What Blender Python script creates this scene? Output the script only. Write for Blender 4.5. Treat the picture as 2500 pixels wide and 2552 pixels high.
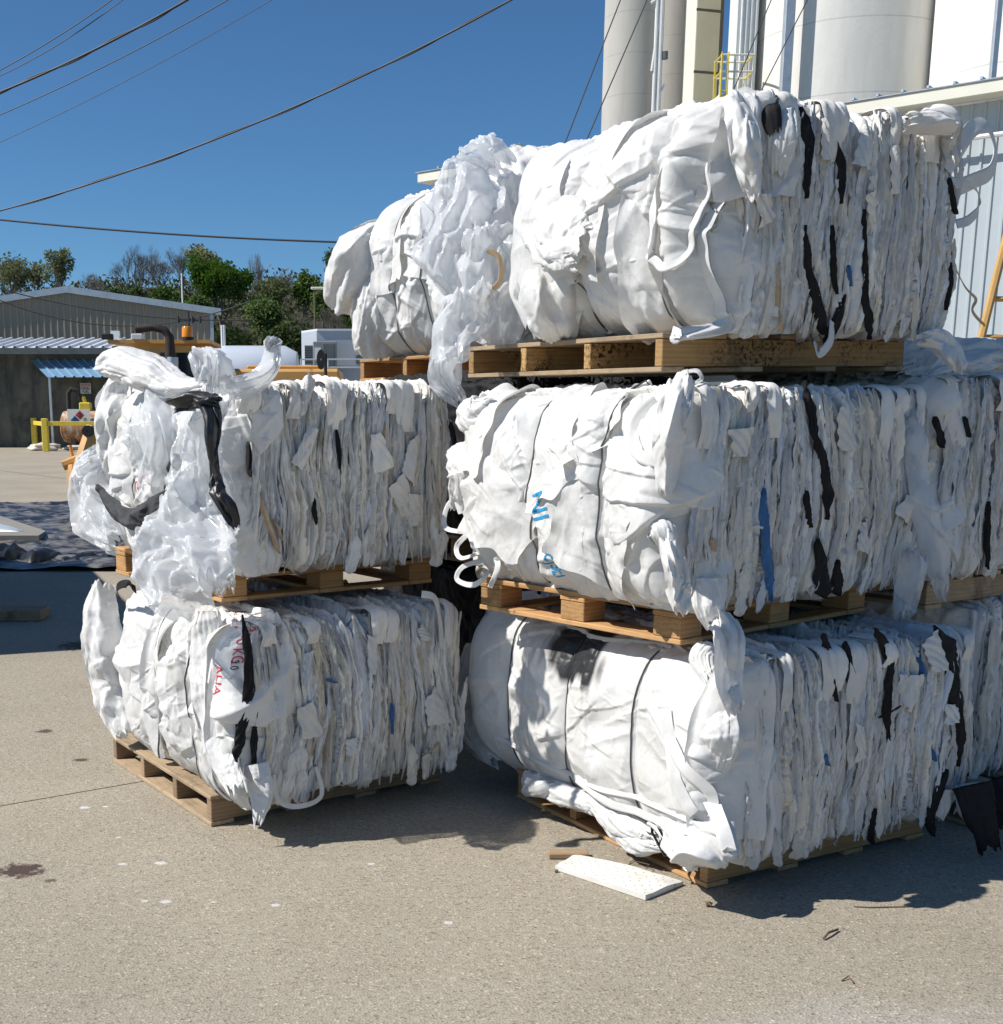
import bpy, bmesh, math, random
import numpy as np
from mathutils import Vector, Matrix
from mathutils.bvhtree import BVHTree

for o in list(bpy.data.objects):
    bpy.data.objects.remove(o)
SC = bpy.context.scene
COL = SC.collection
D2R = math.radians

# ------------------------------------------------------------------ camera
IMG_W, IMG_H, FPX, PCX, PCY, HOR = 2500., 2552., 3028., 988., 1645., 1028.
ROLL = 0.0
PITCH = math.atan((PCY - HOR) / FPX)
EYE = np.array([0., 0., 1.6])
_F = np.array([0, math.cos(PITCH), -math.sin(PITCH)])
_U0 = np.array([0, math.sin(PITCH), math.cos(PITCH)])
_R0 = np.array([1., 0, 0])
_R = math.cos(ROLL) * _R0 + math.sin(ROLL) * _U0
_U = -math.sin(ROLL) * _R0 + math.cos(ROLL) * _U0
cam_d = bpy.data.cameras.new('camera')
cam = bpy.data.objects.new('camera', cam_d)
COL.objects.link(cam)
cam.matrix_world = Matrix(((_R[0], _U[0], -_F[0], EYE[0]), (_R[1], _U[1], -_F[1], EYE[1]),
                           (_R[2], _U[2], -_F[2], EYE[2]), (0, 0, 0, 1)))
cam_d.sensor_fit = 'HORIZONTAL'
cam_d.sensor_width = 36.0
cam_d.lens = 36.0 * FPX / IMG_W
cam_d.shift_x = (IMG_W / 2 - PCX) / IMG_W
cam_d.shift_y = (PCY - IMG_H / 2) / IMG_W
cam_d.clip_start = 0.05
cam_d.clip_end = 3000
SC.camera = cam

# ------------------------------------------------------------------ sky, sun, exposure
SUN_EL, SUN_TRAVEL = D2R(46), (math.cos(math.radians(9)), math.sin(math.radians(9)))      # travel: where shadows fall
w = bpy.data.worlds.new('World')
SC.world = w
w.use_nodes = True
nt = w.node_tree
nt.nodes.clear()
sky = nt.nodes.new('ShaderNodeTexSky')
sky.sky_type = 'NISHITA'
sky.sun_disc = False
sky.sun_elevation = SUN_EL
_tx, _ty = -SUN_TRAVEL[0], -SUN_TRAVEL[1]
sky.sun_rotation = math.atan2(_tx, _ty)
sky.altitude = 0
sky.air_density = 0.8
sky.dust_density = 0.1
sky.ozone_density = 2.5
bg = nt.nodes.new('ShaderNodeBackground')
bg.inputs['Strength'].default_value = 0.084
wo = nt.nodes.new('ShaderNodeOutputWorld')
tn = nt.nodes.new('ShaderNodeMix'); tn.data_type = 'RGBA'; tn.blend_type = 'MULTIPLY'; tn.inputs[0].default_value = 1.0
tn.inputs[7].default_value = (0.49, 0.78, 0.98, 1)     # clear, deep blue day
nt.links.new(sky.outputs[0], tn.inputs[6]); nt.links.new(tn.outputs[2], bg.inputs[0])
nt.links.new(bg.outputs[0], wo.inputs[0])
sd = bpy.data.lights.new('sun', 'SUN')
sd.energy = 5.0
sd.angle = D2R(0.5)
sd.color = (1.0, 0.955, 0.89)
sun = bpy.data.objects.new('sun', sd)
COL.objects.link(sun)
_dir = Vector((SUN_TRAVEL[0] * math.cos(SUN_EL), SUN_TRAVEL[1] * math.cos(SUN_EL), -math.sin(SUN_EL)))
sun.rotation_euler = _dir.to_track_quat('-Z', 'Y').to_euler()
SC.view_settings.view_transform = 'Standard'
SC.view_settings.look = 'None'
SC.view_settings.exposure = 0.25
SC.view_settings.gamma = 1.0
SC.cycles.max_bounces = 8
SC.cycles.diffuse_bounces = 4
SC.cycles.transparent_max_bounces = 16
SC.cycles.use_denoising = True

# ------------------------------------------------------------------ measuring helpers
VS = 2500. / 1904.
def vray(x, y):
    return _F + _R * (x * VS - PCX) / FPX - _U * (y * VS - PCY) / FPX
def at_z(x, y, z):
    d = vray(x, y); return EYE + d * ((z - EYE[2]) / d[2])
def at_y(x, y, Y):
    d = vray(x, y); return EYE + d * (Y / d[1])

# ------------------------------------------------------------------ numpy noise
_rs = np.random.RandomState(7)
_perm = _rs.permutation(256).astype(np.int32)
_perm = np.concatenate([_perm, _perm, _perm])
_g = _rs.normal(size=(256, 3)).astype(np.float32)
_g /= np.linalg.norm(_g, axis=1)[:, None]
def perlin(x, y, z=0.0):
    x, y, z = np.broadcast_arrays(np.asarray(x, np.float32), np.asarray(y, np.float32), np.asarray(z, np.float32))
    xi, yi, zi = np.floor(x), np.floor(y), np.floor(z)
    fx, fy, fz = x - xi, y - yi, z - zi
    xi = xi.astype(np.int32) & 255; yi = yi.astype(np.int32) & 255; zi = zi.astype(np.int32) & 255
    ux = fx * fx * fx * (fx * (fx * 6 - 15) + 10)
    uy = fy * fy * fy * (fy * (fy * 6 - 15) + 10)
    uz = fz * fz * fz * (fz * (fz * 6 - 15) + 10)
    out = 0
    for dx in (0, 1):
        wx = ux if dx else 1 - ux
        px = _perm[(xi + dx) & 255]
        for dy in (0, 1):
            wy = uy if dy else 1 - uy
            py = _perm[px + ((yi + dy) & 255)]
            for dz in (0, 1):
                wz = uz if dz else 1 - uz
                g = _g[_perm[py + ((zi + dz) & 255)] & 255]
                out = out + wx * wy * wz * (g[..., 0] * (fx - dx) + g[..., 1] * (fy - dy) + g[..., 2] * (fz - dz))
    return out * 1.5
def fbm(x, y, z=0.0, o=3):
    s, a = 0, 1.0
    for k in range(o):
        s = s + a * perlin(x * 2 ** k + 13.1 * k, y * 2 ** k + 7.7 * k, z * 2 ** k + 3.3 * k); a *= 0.5
    return s
def tri(x):
    return np.abs((x - np.floor(x)) * 2 - 1) * 2 - 1
def sstep(a, b, x):
    t = np.clip((x - a) / (b - a), 0, 1); return t * t * (3 - 2 * t)

# ------------------------------------------------------------------ object helpers
def link(o):
    COL.objects.link(o); return o
def empty(name, loc=(0, 0, 0), rz=0, label=None, cat=None, group=None):
    o = bpy.data.objects.new(name, None)
    o.empty_display_size = 0.1
    o.location = loc; o.rotation_euler = (0, 0, rz)
    link(o)
    return tag(o, label, cat, group)
def tag(o, label=None, cat=None, group=None, kind=None):
    if label: o['label'] = label
    if cat: o['category'] = cat
    if group: o['group'] = group
    if kind: o['kind'] = kind
    return o
def mesh_obj(name, verts, faces, mat, parent=None, smooth=False, label=None):
    me = bpy.data.meshes.new(name)
    me.from_pydata([tuple(v) for v in verts], [], faces)
    me.update()
    if smooth:
        me.polygons.foreach_set('use_smooth', [True] * len(me.polygons))
    o = bpy.data.objects.new(name, me)
    if mat: me.materials.append(mat)
    link(o)
    if parent: o.parent = parent
    if label: o['label'] = label
    return o
def grid_mesh(name, grids, mat, parent=None, cols=None, smooth=True, merge=False, closed=None):
    """grids: list of (n,m,3) arrays, joined as quads in one mesh; cols: list of (n,m,3) linear colours"""
    vs, fs, cs, b = [], [], [], 0
    for gi, G in enumerate(grids):
        n, m = G.shape[:2]
        vs.append(G.reshape(-1, 3))
        idx = (np.arange(n * m).reshape(n, m) + b)
        f = np.stack([idx[:-1, :-1], idx[1:, :-1], idx[1:, 1:], idx[:-1, 1:]], -1).reshape(-1, 4)
        fs.append(f)
        if closed:   # wrap in second direction
            f = np.stack([idx[:-1, -1], idx[1:, -1], idx[1:, 0], idx[:-1, 0]], -1).reshape(-1, 4)
            fs.append(f)
        if cols is not None: cs.append(cols[gi].reshape(-1, 3))
        b += n * m
    V = np.concatenate(vs).astype(np.float32); Fc = np.concatenate(fs).astype(np.int32)
    me = bpy.data.meshes.new(name)
    me.vertices.add(len(V)); me.vertices.foreach_set('co', V.ravel())
    me.loops.add(len(Fc) * 4); me.loops.foreach_set('vertex_index', Fc.ravel())
    me.polygons.add(len(Fc)); me.polygons.foreach_set('loop_start', np.arange(0, len(Fc) * 4, 4, dtype=np.int32))
    me.update(calc_edges=True)
    if cols is not None:
        C = np.concatenate(cs).astype(np.float32)
        at = me.color_attributes.new('tint', 'FLOAT_COLOR', 'POINT')
        at.data.foreach_set('color', np.concatenate([C, np.ones((len(C), 1), np.float32)], 1).ravel())
    me.polygons.foreach_set('use_smooth', np.full(len(Fc), smooth))
    if merge:
        bm = bmesh.new(); bm.from_mesh(me)
        bmesh.ops.remove_doubles(bm, verts=bm.verts, dist=0.0002)
        bm.to_mesh(me); bm.free()
    me.validate()
    if mat: me.materials.append(mat)
    o = bpy.data.objects.new(name, me); link(o)
    if parent: o.parent = parent
    return o
class MB:
    """collects simple solids into one mesh"""
    def __init__(s): s.v = []; s.f = []
    def add(s, vs, fs):
        b = len(s.v); s.v += [tuple(v) for v in vs]; s.f += [tuple(i + b for i in f) for f in fs]; return s
    def box(s, x0, x1, y0, y1, z0, z1, c=0.0):
        """box with chamfered edges"""
        if c <= 0:
            vs = [(x, y, z) for x in (x0, x1) for y in (y0, y1) for z in (z0, z1)]
            return s.add(vs, [(0, 1, 3, 2), (4, 6, 7, 5), (0, 4, 5, 1), (2, 3, 7, 6), (0, 2, 6, 4), (1, 5, 7, 3)])
        bm = bmesh.new()
        bmesh.ops.create_cube(bm, size=1.0)
        for v in bm.verts:
            v.co = ((x0 + x1) / 2 + v.co.x * (x1 - x0), (y0 + y1) / 2 + v.co.y * (y1 - y0), (z0 + z1) / 2 + v.co.z * (z1 - z0))
        bmesh.ops.bevel(bm, geom=bm.edges[:], offset=c, segments=1, affect='EDGES')
        bm.verts.index_update()
        s.add([v.co[:] for v in bm.verts], [[v.index for v in f.verts] for f in bm.faces]); bm.free(); return s
    def tube(s, pts, r, n=8, cap=True, closed=False):
        pts = [Vector(p) for p in pts]; N = len(pts)
        rr = r if hasattr(r, '__len__') else [r] * N
        rings = []; ref = None
        for i, p in enumerate(pts):
            a = pts[i - 1] if i else p; b = pts[i + 1] if i < N - 1 else p
            t = (b - a).normalized()
            if ref is None: ref = Vector((0, 0, 1)) if abs(t.z) < 0.9 else Vector((1, 0, 0))
            x = t.cross(ref).normalized(); y = x.cross(t).normalized(); ref = y
            rings.append([p + (x * math.cos(k * 2 * math.pi / n) + y * math.sin(k * 2 * math.pi / n)) * rr[i] for k in range(n)])
        vs = [v for R in rings for v in R]
        fs = [(i * n + k, i * n + (k + 1) % n, (i + 1) * n + (k + 1) % n, (i + 1) * n + k) for i in range(N - 1) for k in range(n)]
        if cap: fs += [tuple(range(n))[::-1], tuple((N - 1) * n + k for k in range(n))]
        return s.add(vs, fs)
    def lathe(s, prof, c=(0, 0, 0), n=32, a0=0, a1=2 * math.pi):
        """profile [(r,z)] turned round the vertical through c"""
        full = abs(a1 - a0 - 2 * math.pi) < 1e-6
        m = n if full else n + 1
        vs = [(c[0] + r * math.cos(a0 + (a1 - a0) * k / n), c[1] + r * math.sin(a0 + (a1 - a0) * k / n), c[2] + z) for r, z in prof for k in range(m)]
        fs = [(i * m + k, i * m + (k + 1) % m, (i + 1) * m + (k + 1) % m, (i + 1) * m + k) for i in range(len(prof) - 1) for k in range(n)]
        return s.add(vs, fs)
    def prism(s, poly, y0, y1):
        """polygon in x,z extruded along y"""
        n = len(poly)
        vs = [(x, y0, z) for x, z in poly] + [(x, y1, z) for x, z in poly]
        return s.add(vs, [tuple(range(n)), tuple(range(2 * n - 1, n - 1, -1))] + [(i, i + n, (i + 1) % n + n, (i + 1) % n) for i in range(n)])
    def xf(s, M):
        s.v = [tuple(M @ Vector(v)) for v in s.v]; return s
    def build(s, name, mat, parent=None, smooth=False, label=None):
        o = mesh_obj(name, s.v, s.f, mat, parent, smooth, label)
        if smooth:
            bm = bmesh.new(); bm.from_mesh(o.data)
            for e in bm.edges:
                if len(e.link_faces) == 2 and e.calc_face_angle(0) > 0.7: e.smooth = False
            bmesh.ops.recalc_face_normals(bm, faces=bm.faces)
            bm.to_mesh(o.data); bm.free()
        return o

# ------------------------------------------------------------------ materials
def mat_new(name):
    m = bpy.data.materials.new(name); m.use_nodes = True
    nt = m.node_tree; nt.nodes.clear()
    out = nt.nodes.new('ShaderNodeOutputMaterial')
    p = nt.nodes.new('ShaderNodeBsdfPrincipled')
    nt.links.new(p.outputs[0], out.inputs[0])
    return m, nt, p, out
def N(nt, t, **kw):
    n = nt.nodes.new('ShaderNode' + t)
    for k, v in kw.items():
        if k in n.inputs: n.inputs[k].default_value = v
        else: setattr(n, k, v)
    return n
def L(nt, a, b): nt.links.new(a, b)
def ramp(nt, fac, stops, interp='LINEAR'):
    r = nt.nodes.new('ShaderNodeValToRGB'); r.color_ramp.interpolation = interp
    el = r.color_ramp.elements
    while len(el) > 1: el.remove(el[-1])
    el[0].position = stops[0][0]; el[0].color = (*stops[0][1], 1) if len(stops[0][1]) == 3 else stops[0][1]
    for p, c in stops[1:]:
        e = el.new(p); e.color = (*c, 1) if len(c) == 3 else c
    nt.links.new(fac, r.inputs[0]); return r.outputs[0]
def mixc(nt, fac, a, b, mode='MIX'):
    m = nt.nodes.new('ShaderNodeMix'); m.data_type = 'RGBA'; m.blend_type = mode
    for s, v in ((m.inputs[0], fac), (m.inputs[6], a), (m.inputs[7], b)):
        if hasattr(v, 'links'): nt.links.new(v, s)
        elif isinstance(v, (int, float)): s.default_value = v
        else: s.default_value = (*v, 1)
    return m.outputs[2]
def mth(nt, op, a, b=None, c=None):
    m = nt.nodes.new('ShaderNodeMath'); m.operation = op
    for s, v in zip(m.inputs, (a, b, c)):
        if v is None: continue
        if hasattr(v, 'links'): nt.links.new(v, s)
        else: s.default_value = v
    return m.outputs[0]
def noise_n(nt, vec, scale, detail=4, rough=0.6, dist=0.0):
    n = N(nt, 'TexNoise', Scale=scale, Detail=detail, Roughness=rough, Distortion=dist)
    if vec is not None: L(nt, vec, n.inputs['Vector'])
    return n.outputs['Fac']
def objco(nt): return N(nt, 'TexCoord').outputs['Object']
def mapping(nt, vec, scale=(1, 1, 1), rot=(0, 0, 0), loc=(0, 0, 0)):
    m = nt.nodes.new('ShaderNodeMapping'); L(nt, vec, m.inputs[0])
    m.inputs['Scale'].default_value = scale; m.inputs['Rotation'].default_value = rot; m.inputs['Location'].default_value = loc
    return m.outputs[0]
def bump(nt, h, p, strength=0.5, dist=0.01, prev=None):
    b = N(nt, 'Bump', Strength=strength, Distance=dist); L(nt, h, b.inputs['Height'])
    if prev is not None: L(nt, prev, b.inputs['Normal'])
    if p is not None: L(nt, b.outputs[0], p.inputs['Normal'])
    return b.outputs[0]
def simple(name, col, rough=0.6, metal=0.0, vary=0.15, scale=6.0, bumpd=0.0, spec=0.5, dirt=None):
    m, nt, p, out = mat_new(name)
    co = objco(nt)
    n = noise_n(nt, co, scale, 5, 0.65)
    a = tuple(max(0, c * (1 - vary)) for c in col); b = tuple(min(1, c * (1 + vary)) for c in col)
    c = ramp(nt, n, [(0.3, a), (0.7, b)])
    if dirt:
        n2 = noise_n(nt, co, dirt[1], 6, 0.7, 0.4)
        c = mixc(nt, ramp(nt, n2, [(dirt[2], (0, 0, 0)), (dirt[2] + 0.12, (1, 1, 1))]), c, dirt[0])
    L(nt, c, p.inputs['Base Color'])
    p.inputs['Roughness'].default_value = rough; p.inputs['Metallic'].default_value = metal
    p.inputs['Specular IOR Level'].default_value = spec
    if bumpd: bump(nt, noise_n(nt, co, scale * 12, 3), p, 0.6, bumpd)
    return m

# fabric: woven white plastic cloth; 'tint' is the colour of each layer of cloth
def fabric_mat(name, trans=0.0, rough=0.5, weave=900, gain=1.0, wb=0.25, fine=0.004):
    m, nt, p, out = mat_new(name)
    co = objco(nt)
    at = N(nt, 'Attribute'); at.attribute_name = 'tint'
    n1 = noise_n(nt, co, 9, 6, 0.7, 0.5)
    c = mixc(nt, 1.0, at.outputs['Color'], ramp(nt, n1, [(0.3, (0.90 * gain, 0.90 * gain, 0.89 * gain)), (0.62, (gain, gain, gain))]), 'MULTIPLY')
    n3 = noise_n(nt, mapping(nt, co, (30, 30, 8)), 6, 4, 0.8)
    c = mixc(nt, ramp(nt, n3, [(0.60, (0, 0, 0)), (0.74, (0.32, 0.32, 0.32))]), c, (0.42, 0.40, 0.36), 'MULTIPLY')
    L(nt, c, p.inputs['Base Color'])
    p.inputs['Roughness'].default_value = rough
    p.inputs['Specular IOR Level'].default_value = 0.35
    w1 = N(nt, 'TexWave', Scale=weave / 6.283, Distortion=1.0); w1.bands_direction = 'Z'; L(nt, co, w1.inputs['Vector'])
    b1 = bump(nt, w1.outputs['Fac'], None, wb, 0.0006)
    # fine crumple: warped cell edges give straight little creases instead of lumps
    nz = N(nt, 'TexNoise', Scale=14.0, Detail=2.0)
    L(nt, co, nz.inputs['Vector'])
    va = nt.nodes.new('ShaderNodeVectorMath'); va.operation = 'MULTIPLY_ADD'
    L(nt, nz.outputs['Color'], va.inputs[0]); va.inputs[1].default_value = (0.06, 0.06, 0.06); L(nt, co, va.inputs[2])
    def facets(scale, mp):      # each cell a plane tilted its own way, like crushed cloth
        v = N(nt, 'TexVoronoi', Scale=scale); L(nt, mp, v.inputs['Vector'])
        d = nt.nodes.new('ShaderNodeVectorMath'); d.operation = 'SUBTRACT'; L(nt, mp, d.inputs[0]); L(nt, v.outputs['Position'], d.inputs[1])
        c2 = nt.nodes.new('ShaderNodeVectorMath'); c2.operation = 'SUBTRACT'; L(nt, v.outputs['Color'], c2.inputs[0]); c2.inputs[1].default_value = (0.5, 0.5, 0.5)
        t_ = nt.nodes.new('ShaderNodeVectorMath'); t_.operation = 'DOT_PRODUCT'; L(nt, d.outputs[0], t_.inputs[0]); L(nt, c2.outputs[0], t_.inputs[1])
        return mth(nt, 'MULTIPLY', t_.outputs['Value'], scale)
    hh = mth(nt, 'ADD', facets(17.0, mapping(nt, va.outputs[0], (1, 1, 0.5), (0.3, 0.2, 0.4))), mth(nt, 'MULTIPLY', facets(46.0, mapping(nt, va.outputs[0], (1, 1, 0.6), (0.9, 0.5, 0.1))), 0.4))
    bump(nt, hh, p, 0.6, fine, b1)
    if trans:
        t = N(nt, 'BsdfTranslucent'); L(nt, c, t.inputs[0])
        mx = nt.nodes.new('ShaderNodeMixShader'); mx.inputs[0].default_value = trans
        L(nt, p.outputs[0], mx.inputs[1]); L(nt, t.outputs[0], mx.inputs[2]); L(nt, mx.outputs[0], out.inputs[0])
    return m
M_BODY = fabric_mat('pressed_fabric', fine=0.006)
M_SHEET = fabric_mat('woven_sheet', trans=0.18, rough=0.34, fine=0.009)
M_STRAP = fabric_mat('webbing', rough=0.6, weave=1200, wb=1.0, fine=0.002)
M_BLACK = simple('black_fabric', (0.012, 0.012, 0.013), 0.75, vary=0.3, scale=30, bumpd=0.002, spec=0.3)
M_CHAR = simple('charcoal_fabric', (0.045, 0.046, 0.05), 0.7, vary=0.5, scale=25, bumpd=0.004, spec=0.3)
M_WIRE = simple('steel_wire', (0.12, 0.115, 0.11), 0.4, 0.8)
M_RED = simple('red_ink', (0.55, 0.02, 0.05), 0.6, vary=0.3, scale=60)
M_BLUEINK = simple('blue_ink', (0.01, 0.28, 0.55), 0.6, vary=0.35, scale=60)
M_YELLOWINK = simple('yellow_ink', (0.75, 0.65, 0.2), 0.6)
M_TAN = simple('tan_stained_film', (0.5, 0.36, 0.2), 0.5)
def film_mat():
    m, nt, p, out = mat_new('clear_film')
    p.inputs['Base Color'].default_value = (0.86, 0.88, 0.90, 1)
    p.inputs['Roughness'].default_value = 0.2
    p.inputs['Specular IOR Level'].default_value = 0.9
    co = objco(nt)
    bump(nt, noise_n(nt, co, 16, 3, 0.5, 1.0), p, 0.5, 0.008)
    t = N(nt, 'BsdfTranslucent'); t.inputs[0].default_value = (0.84, 0.86, 0.88, 1)
    tr = N(nt, 'BsdfTransparent'); tr.inputs[0].default_value = (0.97, 0.975, 0.98, 1)
    a = nt.nodes.new('ShaderNodeMixShader'); a.inputs[0].default_value = 0.5
    L(nt, p.outputs[0], a.inputs[1]); L(nt, t.outputs[0], a.inputs[2])
    b = nt.nodes.new('ShaderNodeMixShader')
    lw = N(nt, 'LayerWeight', Blend=0.35)
    L(nt, mth(nt, 'MULTIPLY_ADD', lw.outputs['Facing'], -0.30, 0.34), b.inputs[0])
    L(nt, a.outputs[0], b.inputs[1]); L(nt, tr.outputs[0], b.inputs[2]); L(nt, b.outputs[0], out.inputs[0])
    return m
M_FILM = film_mat()

# ------------------------------------------------------------------ cloth relaxation
def upsample(D):
    n, m = D.shape[:2]
    A = np.empty((2 * n - 1, m, 3)); A[::2] = D; A[1::2] = (D[1:] + D[:-1]) / 2
    B = np.empty((2 * n - 1, 2 * m - 1, 3)); B[:, ::2] = A; B[:, 1::2] = (A[:, 1:] + A[:, :-1]) / 2
    return B
def base_normals(B):
    du = np.gradient(B, axis=0); dv = np.gradient(B, axis=1)
    n = np.cross(du, dv); n /= np.linalg.norm(n, axis=2)[..., None] + 1e-9
    return n
def wrinkle(S, n, m, levels=2, eu=1.08, ev=1.05, anchor=0.015, amap=None, iters=(120, 60, 30), amp=0.02, seed=0,
            grav=0.0, side=1, inner=0.006, freq=3.0, collide=None, bend=0.35, flip=False, spot=0.6, sf=3.0):
    """relaxes a sheet with more cloth in it than its base surface S(a,b) holds, so that it buckles into folds"""
    P = None
    for lv in range(levels + 1):
        a, b = np.meshgrid(np.linspace(0, 1, n), np.linspace(0, 1, m), indexing='ij')
        B = S(a, b)
        nn = base_normals(B) * (-1 if flip else 1)
        if P is None:
            P = B + nn * (amp * fbm(a * freq + seed * 3.1, b * freq + 5.2, seed * 1.7, 3)[..., None])
            P = P + amp * 0.4 * np.stack([fbm(a * freq, b * freq, seed + 31 + k, 2) for k in range(3)], -1)
        else:
            P = B + upsample(P - Bp) + nn * (amp * 0.22 / lv * fbm(a * freq * 4 * lv, b * freq * 4 * lv, seed + 9 * lv, 2)[..., None])
        fld = 1 + spot * fbm(a * sf + seed, b * sf - seed, 4.4, 2)
        def rest(d, e, ff):
            return np.linalg.norm(d, axis=-1) * (1 + (e - 1) * np.clip(ff, 0.05, 3))
        ru = rest(B[1:] - B[:-1], eu, fld[1:]); rv = rest(B[:, 1:] - B[:, :-1], ev, fld[:, 1:])
        em = math.sqrt((eu * eu + ev * ev) / 2)
        r1 = rest(B[1:, 1:] - B[:-1, :-1], em, fld[1:, 1:]); r2 = rest(B[1:, :-1] - B[:-1, 1:], em, fld[1:, 1:])
        ru2 = np.linalg.norm(B[2:] - B[:-2], axis=-1) * (1 + (eu - 1) * 0.6); rv2 = np.linalg.norm(B[:, 2:] - B[:, :-2], axis=-1) * (1 + (ev - 1) * 0.6)
        am = (amap(a, b) if amap else np.ones((n, m))) * anchor
        am = np.clip(am, 0, 1)[..., None]
        def sol(A, C, r, k):
            d = C - A; l = np.sqrt((d * d).sum(-1)) + 1e-9
            c = (k * 0.5 * (l - r) / l)[..., None] * d
            A += c; C -= c
        for it in range(iters[min(lv, len(iters) - 1)]):
            for o in (0, 1):
                sol(P[o:-1:2], P[o + 1::2], ru[o::2], 0.9)
                sol(P[:, o:-1:2], P[:, o + 1::2], rv[:, o::2], 0.9)
                sol(P[o:-1:2, :-1], P[o + 1::2, 1:], r1[o::2], 0.5)
                sol(P[o:-1:2, 1:], P[o + 1::2, :-1], r2[o::2], 0.5)
            if bend:
                for st in (2, 4) if lv else (2,):
                    for o in range(2 * st):
                        A, C = P[o:-st:2 * st], P[o + st::2 * st]; k = min(len(A), len(C))
                        if k: sol(A[:k], C[:k], np.linalg.norm(B[o:-st:2 * st] - B[o + st::2 * st][:k], axis=-1)[:k] * (1 + (eu - 1) * 0.75), bend)
                        A, C = P[:, o:-st:2 * st], P[:, o + st::2 * st]; k = min(A.shape[1], C.shape[1])
                        if k: sol(A[:, :k], C[:, :k], np.linalg.norm(B[:, o:-st:2 * st] - B[:, o + st::2 * st][:, :k], axis=-1)[:, :k] * (1 + (ev - 1) * 0.75), bend)
            P += am * (B - P)
            if grav: P[..., 2] -= grav
            if side:
                d = ((P - B) * nn).sum(-1) + inner
                P += nn * np.maximum(0, -d)[..., None]
            if collide: collide(P)
        Bp = B
        if lv < levels: n, m = 2 * n - 1, 2 * m - 1
    return P

def creases(s, t, seed, n=60, w=(0.02, 0.10), amp=(0.004, 0.014), ln=(0.1, 0.5), steep=0.4, ext=(1.2, 0.8), dirs=None, warp=0.03, cen=None):
    """height field of crossing folds: each a long tent, some with one steep side like a lapped edge"""
    rs = np.random.RandomState(seed)
    h = np.zeros_like(s)
    ws = s + warp * perlin(s * 4 + seed, t * 4, 1.3) + warp * 0.12 * perlin(s * 13, t * 13 + seed, 2.3)
    wt = t + warp * perlin(s * 4, t * 4 + seed, 5.3) + warp * 0.12 * perlin(s * 13 + seed, t * 13, 7.3)
    for k in range(n):
        cs, ct = (rs.uniform(0, ext[0]), rs.uniform(0, ext[1])) if cen is None else cen(rs)
        an = rs.uniform(0, math.pi) if dirs is None else dirs(rs, cs, ct)
        l = rs.uniform(*ln) / 2; ww = rs.uniform(*w) ; a = rs.uniform(*amp)
        da, db = math.cos(an), math.sin(an)
        al = (ws - cs) * da + (wt - ct) * db; pe = -(ws - cs) * db + (wt - ct) * da
        pe = pe + rs.uniform(-0.8, 0.8) * al * al
        e = np.clip(1 - (al / l) ** 2, 0, 1)
        if rs.rand() < steep:
            w2 = 0.004; f = np.where(pe > 0, np.clip(1 - pe / (ww * 1.5), 0, 1), np.clip(1 + pe / w2, 0, 1)); a *= 0.8
            f = f * np.clip(e * 3, 0, 1)
        else:
            wl = ww * (0.25 + 0.75 * e); f = np.clip(1 - np.abs(pe) / wl, 0, 1) * e; f = f * (0.6 + 0.4 * f)
        h = h + (a if rs.rand() < 0.7 else -a * 0.6) * f
    return h

def sheet(S, n, m, ext, seed, amp=1.0, n1=26, n2=70, n3=120, lump=0.012, dirs=None, flip=False, steep=0.4, dents=None, sm=1, cen=None, warp=0.03):
    """cloth over a base surface: big folds, lapped edges, small creases"""
    a, b = np.meshgrid(np.linspace(0, 1, n), np.linspace(0, 1, m), indexing='ij')
    B = S(a, b); nn = base_normals(B) * (-1 if flip else 1)
    s, t = a * ext[0], b * ext[1]
    h = lump * fbm(s * 4 + seed, t * 4, seed * 0.7, 2)
    h = h + amp * creases(s, t, seed, n1, (0.05, 0.16), (0.010, 0.026), (0.25, 0.9), steep, ext, dirs, warp)
    h = h + amp * creases(s, t, seed + 1, n2, (0.010, 0.042), (0.004, 0.012), (0.08, 0.45), steep * 0.7, ext, dirs, warp, cen)
    h = h + amp * creases(s, t, seed + 2, n3, (0.004, 0.014), (0.0018, 0.0058), (0.03, 0.18), 0.1, ext, None, warp, cen)
    if dents is not None: h = h * dents(a, b)
    for _ in range(sm):
        h[1:-1] = (h[:-2] + 2 * h[1:-1] + h[2:]) / 4; h[:, 1:-1] = (h[:, :-2] + 2 * h[:, 1:-1] + h[:, 2:]) / 4
    P = B + nn * h[..., None]
    P[..., 2] += 0.004 * perlin(s * 20, t * 20, seed)
    return P

def rbox_push(P, lo, hi, r, pad=0.0):
    """push points out of a rounded box"""
    lo = np.asarray(lo); hi = np.asarray(hi)
    c = np.clip(P, lo + r, hi - r); d = P - c; l = np.sqrt((d * d).sum(-1))
    inside_core = l < 1e-6
    k = np.maximum(0, r + pad - l)
    P += np.where(inside_core[..., None], 0, d / (l[..., None] + 1e-9) * k[..., None])

WHITE = np.array([0.81, 0.805, 0.79])
EDGE = np.array([0.77, 0.75, 0.715])   # the worn pressed edges are a little dirtier

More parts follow.
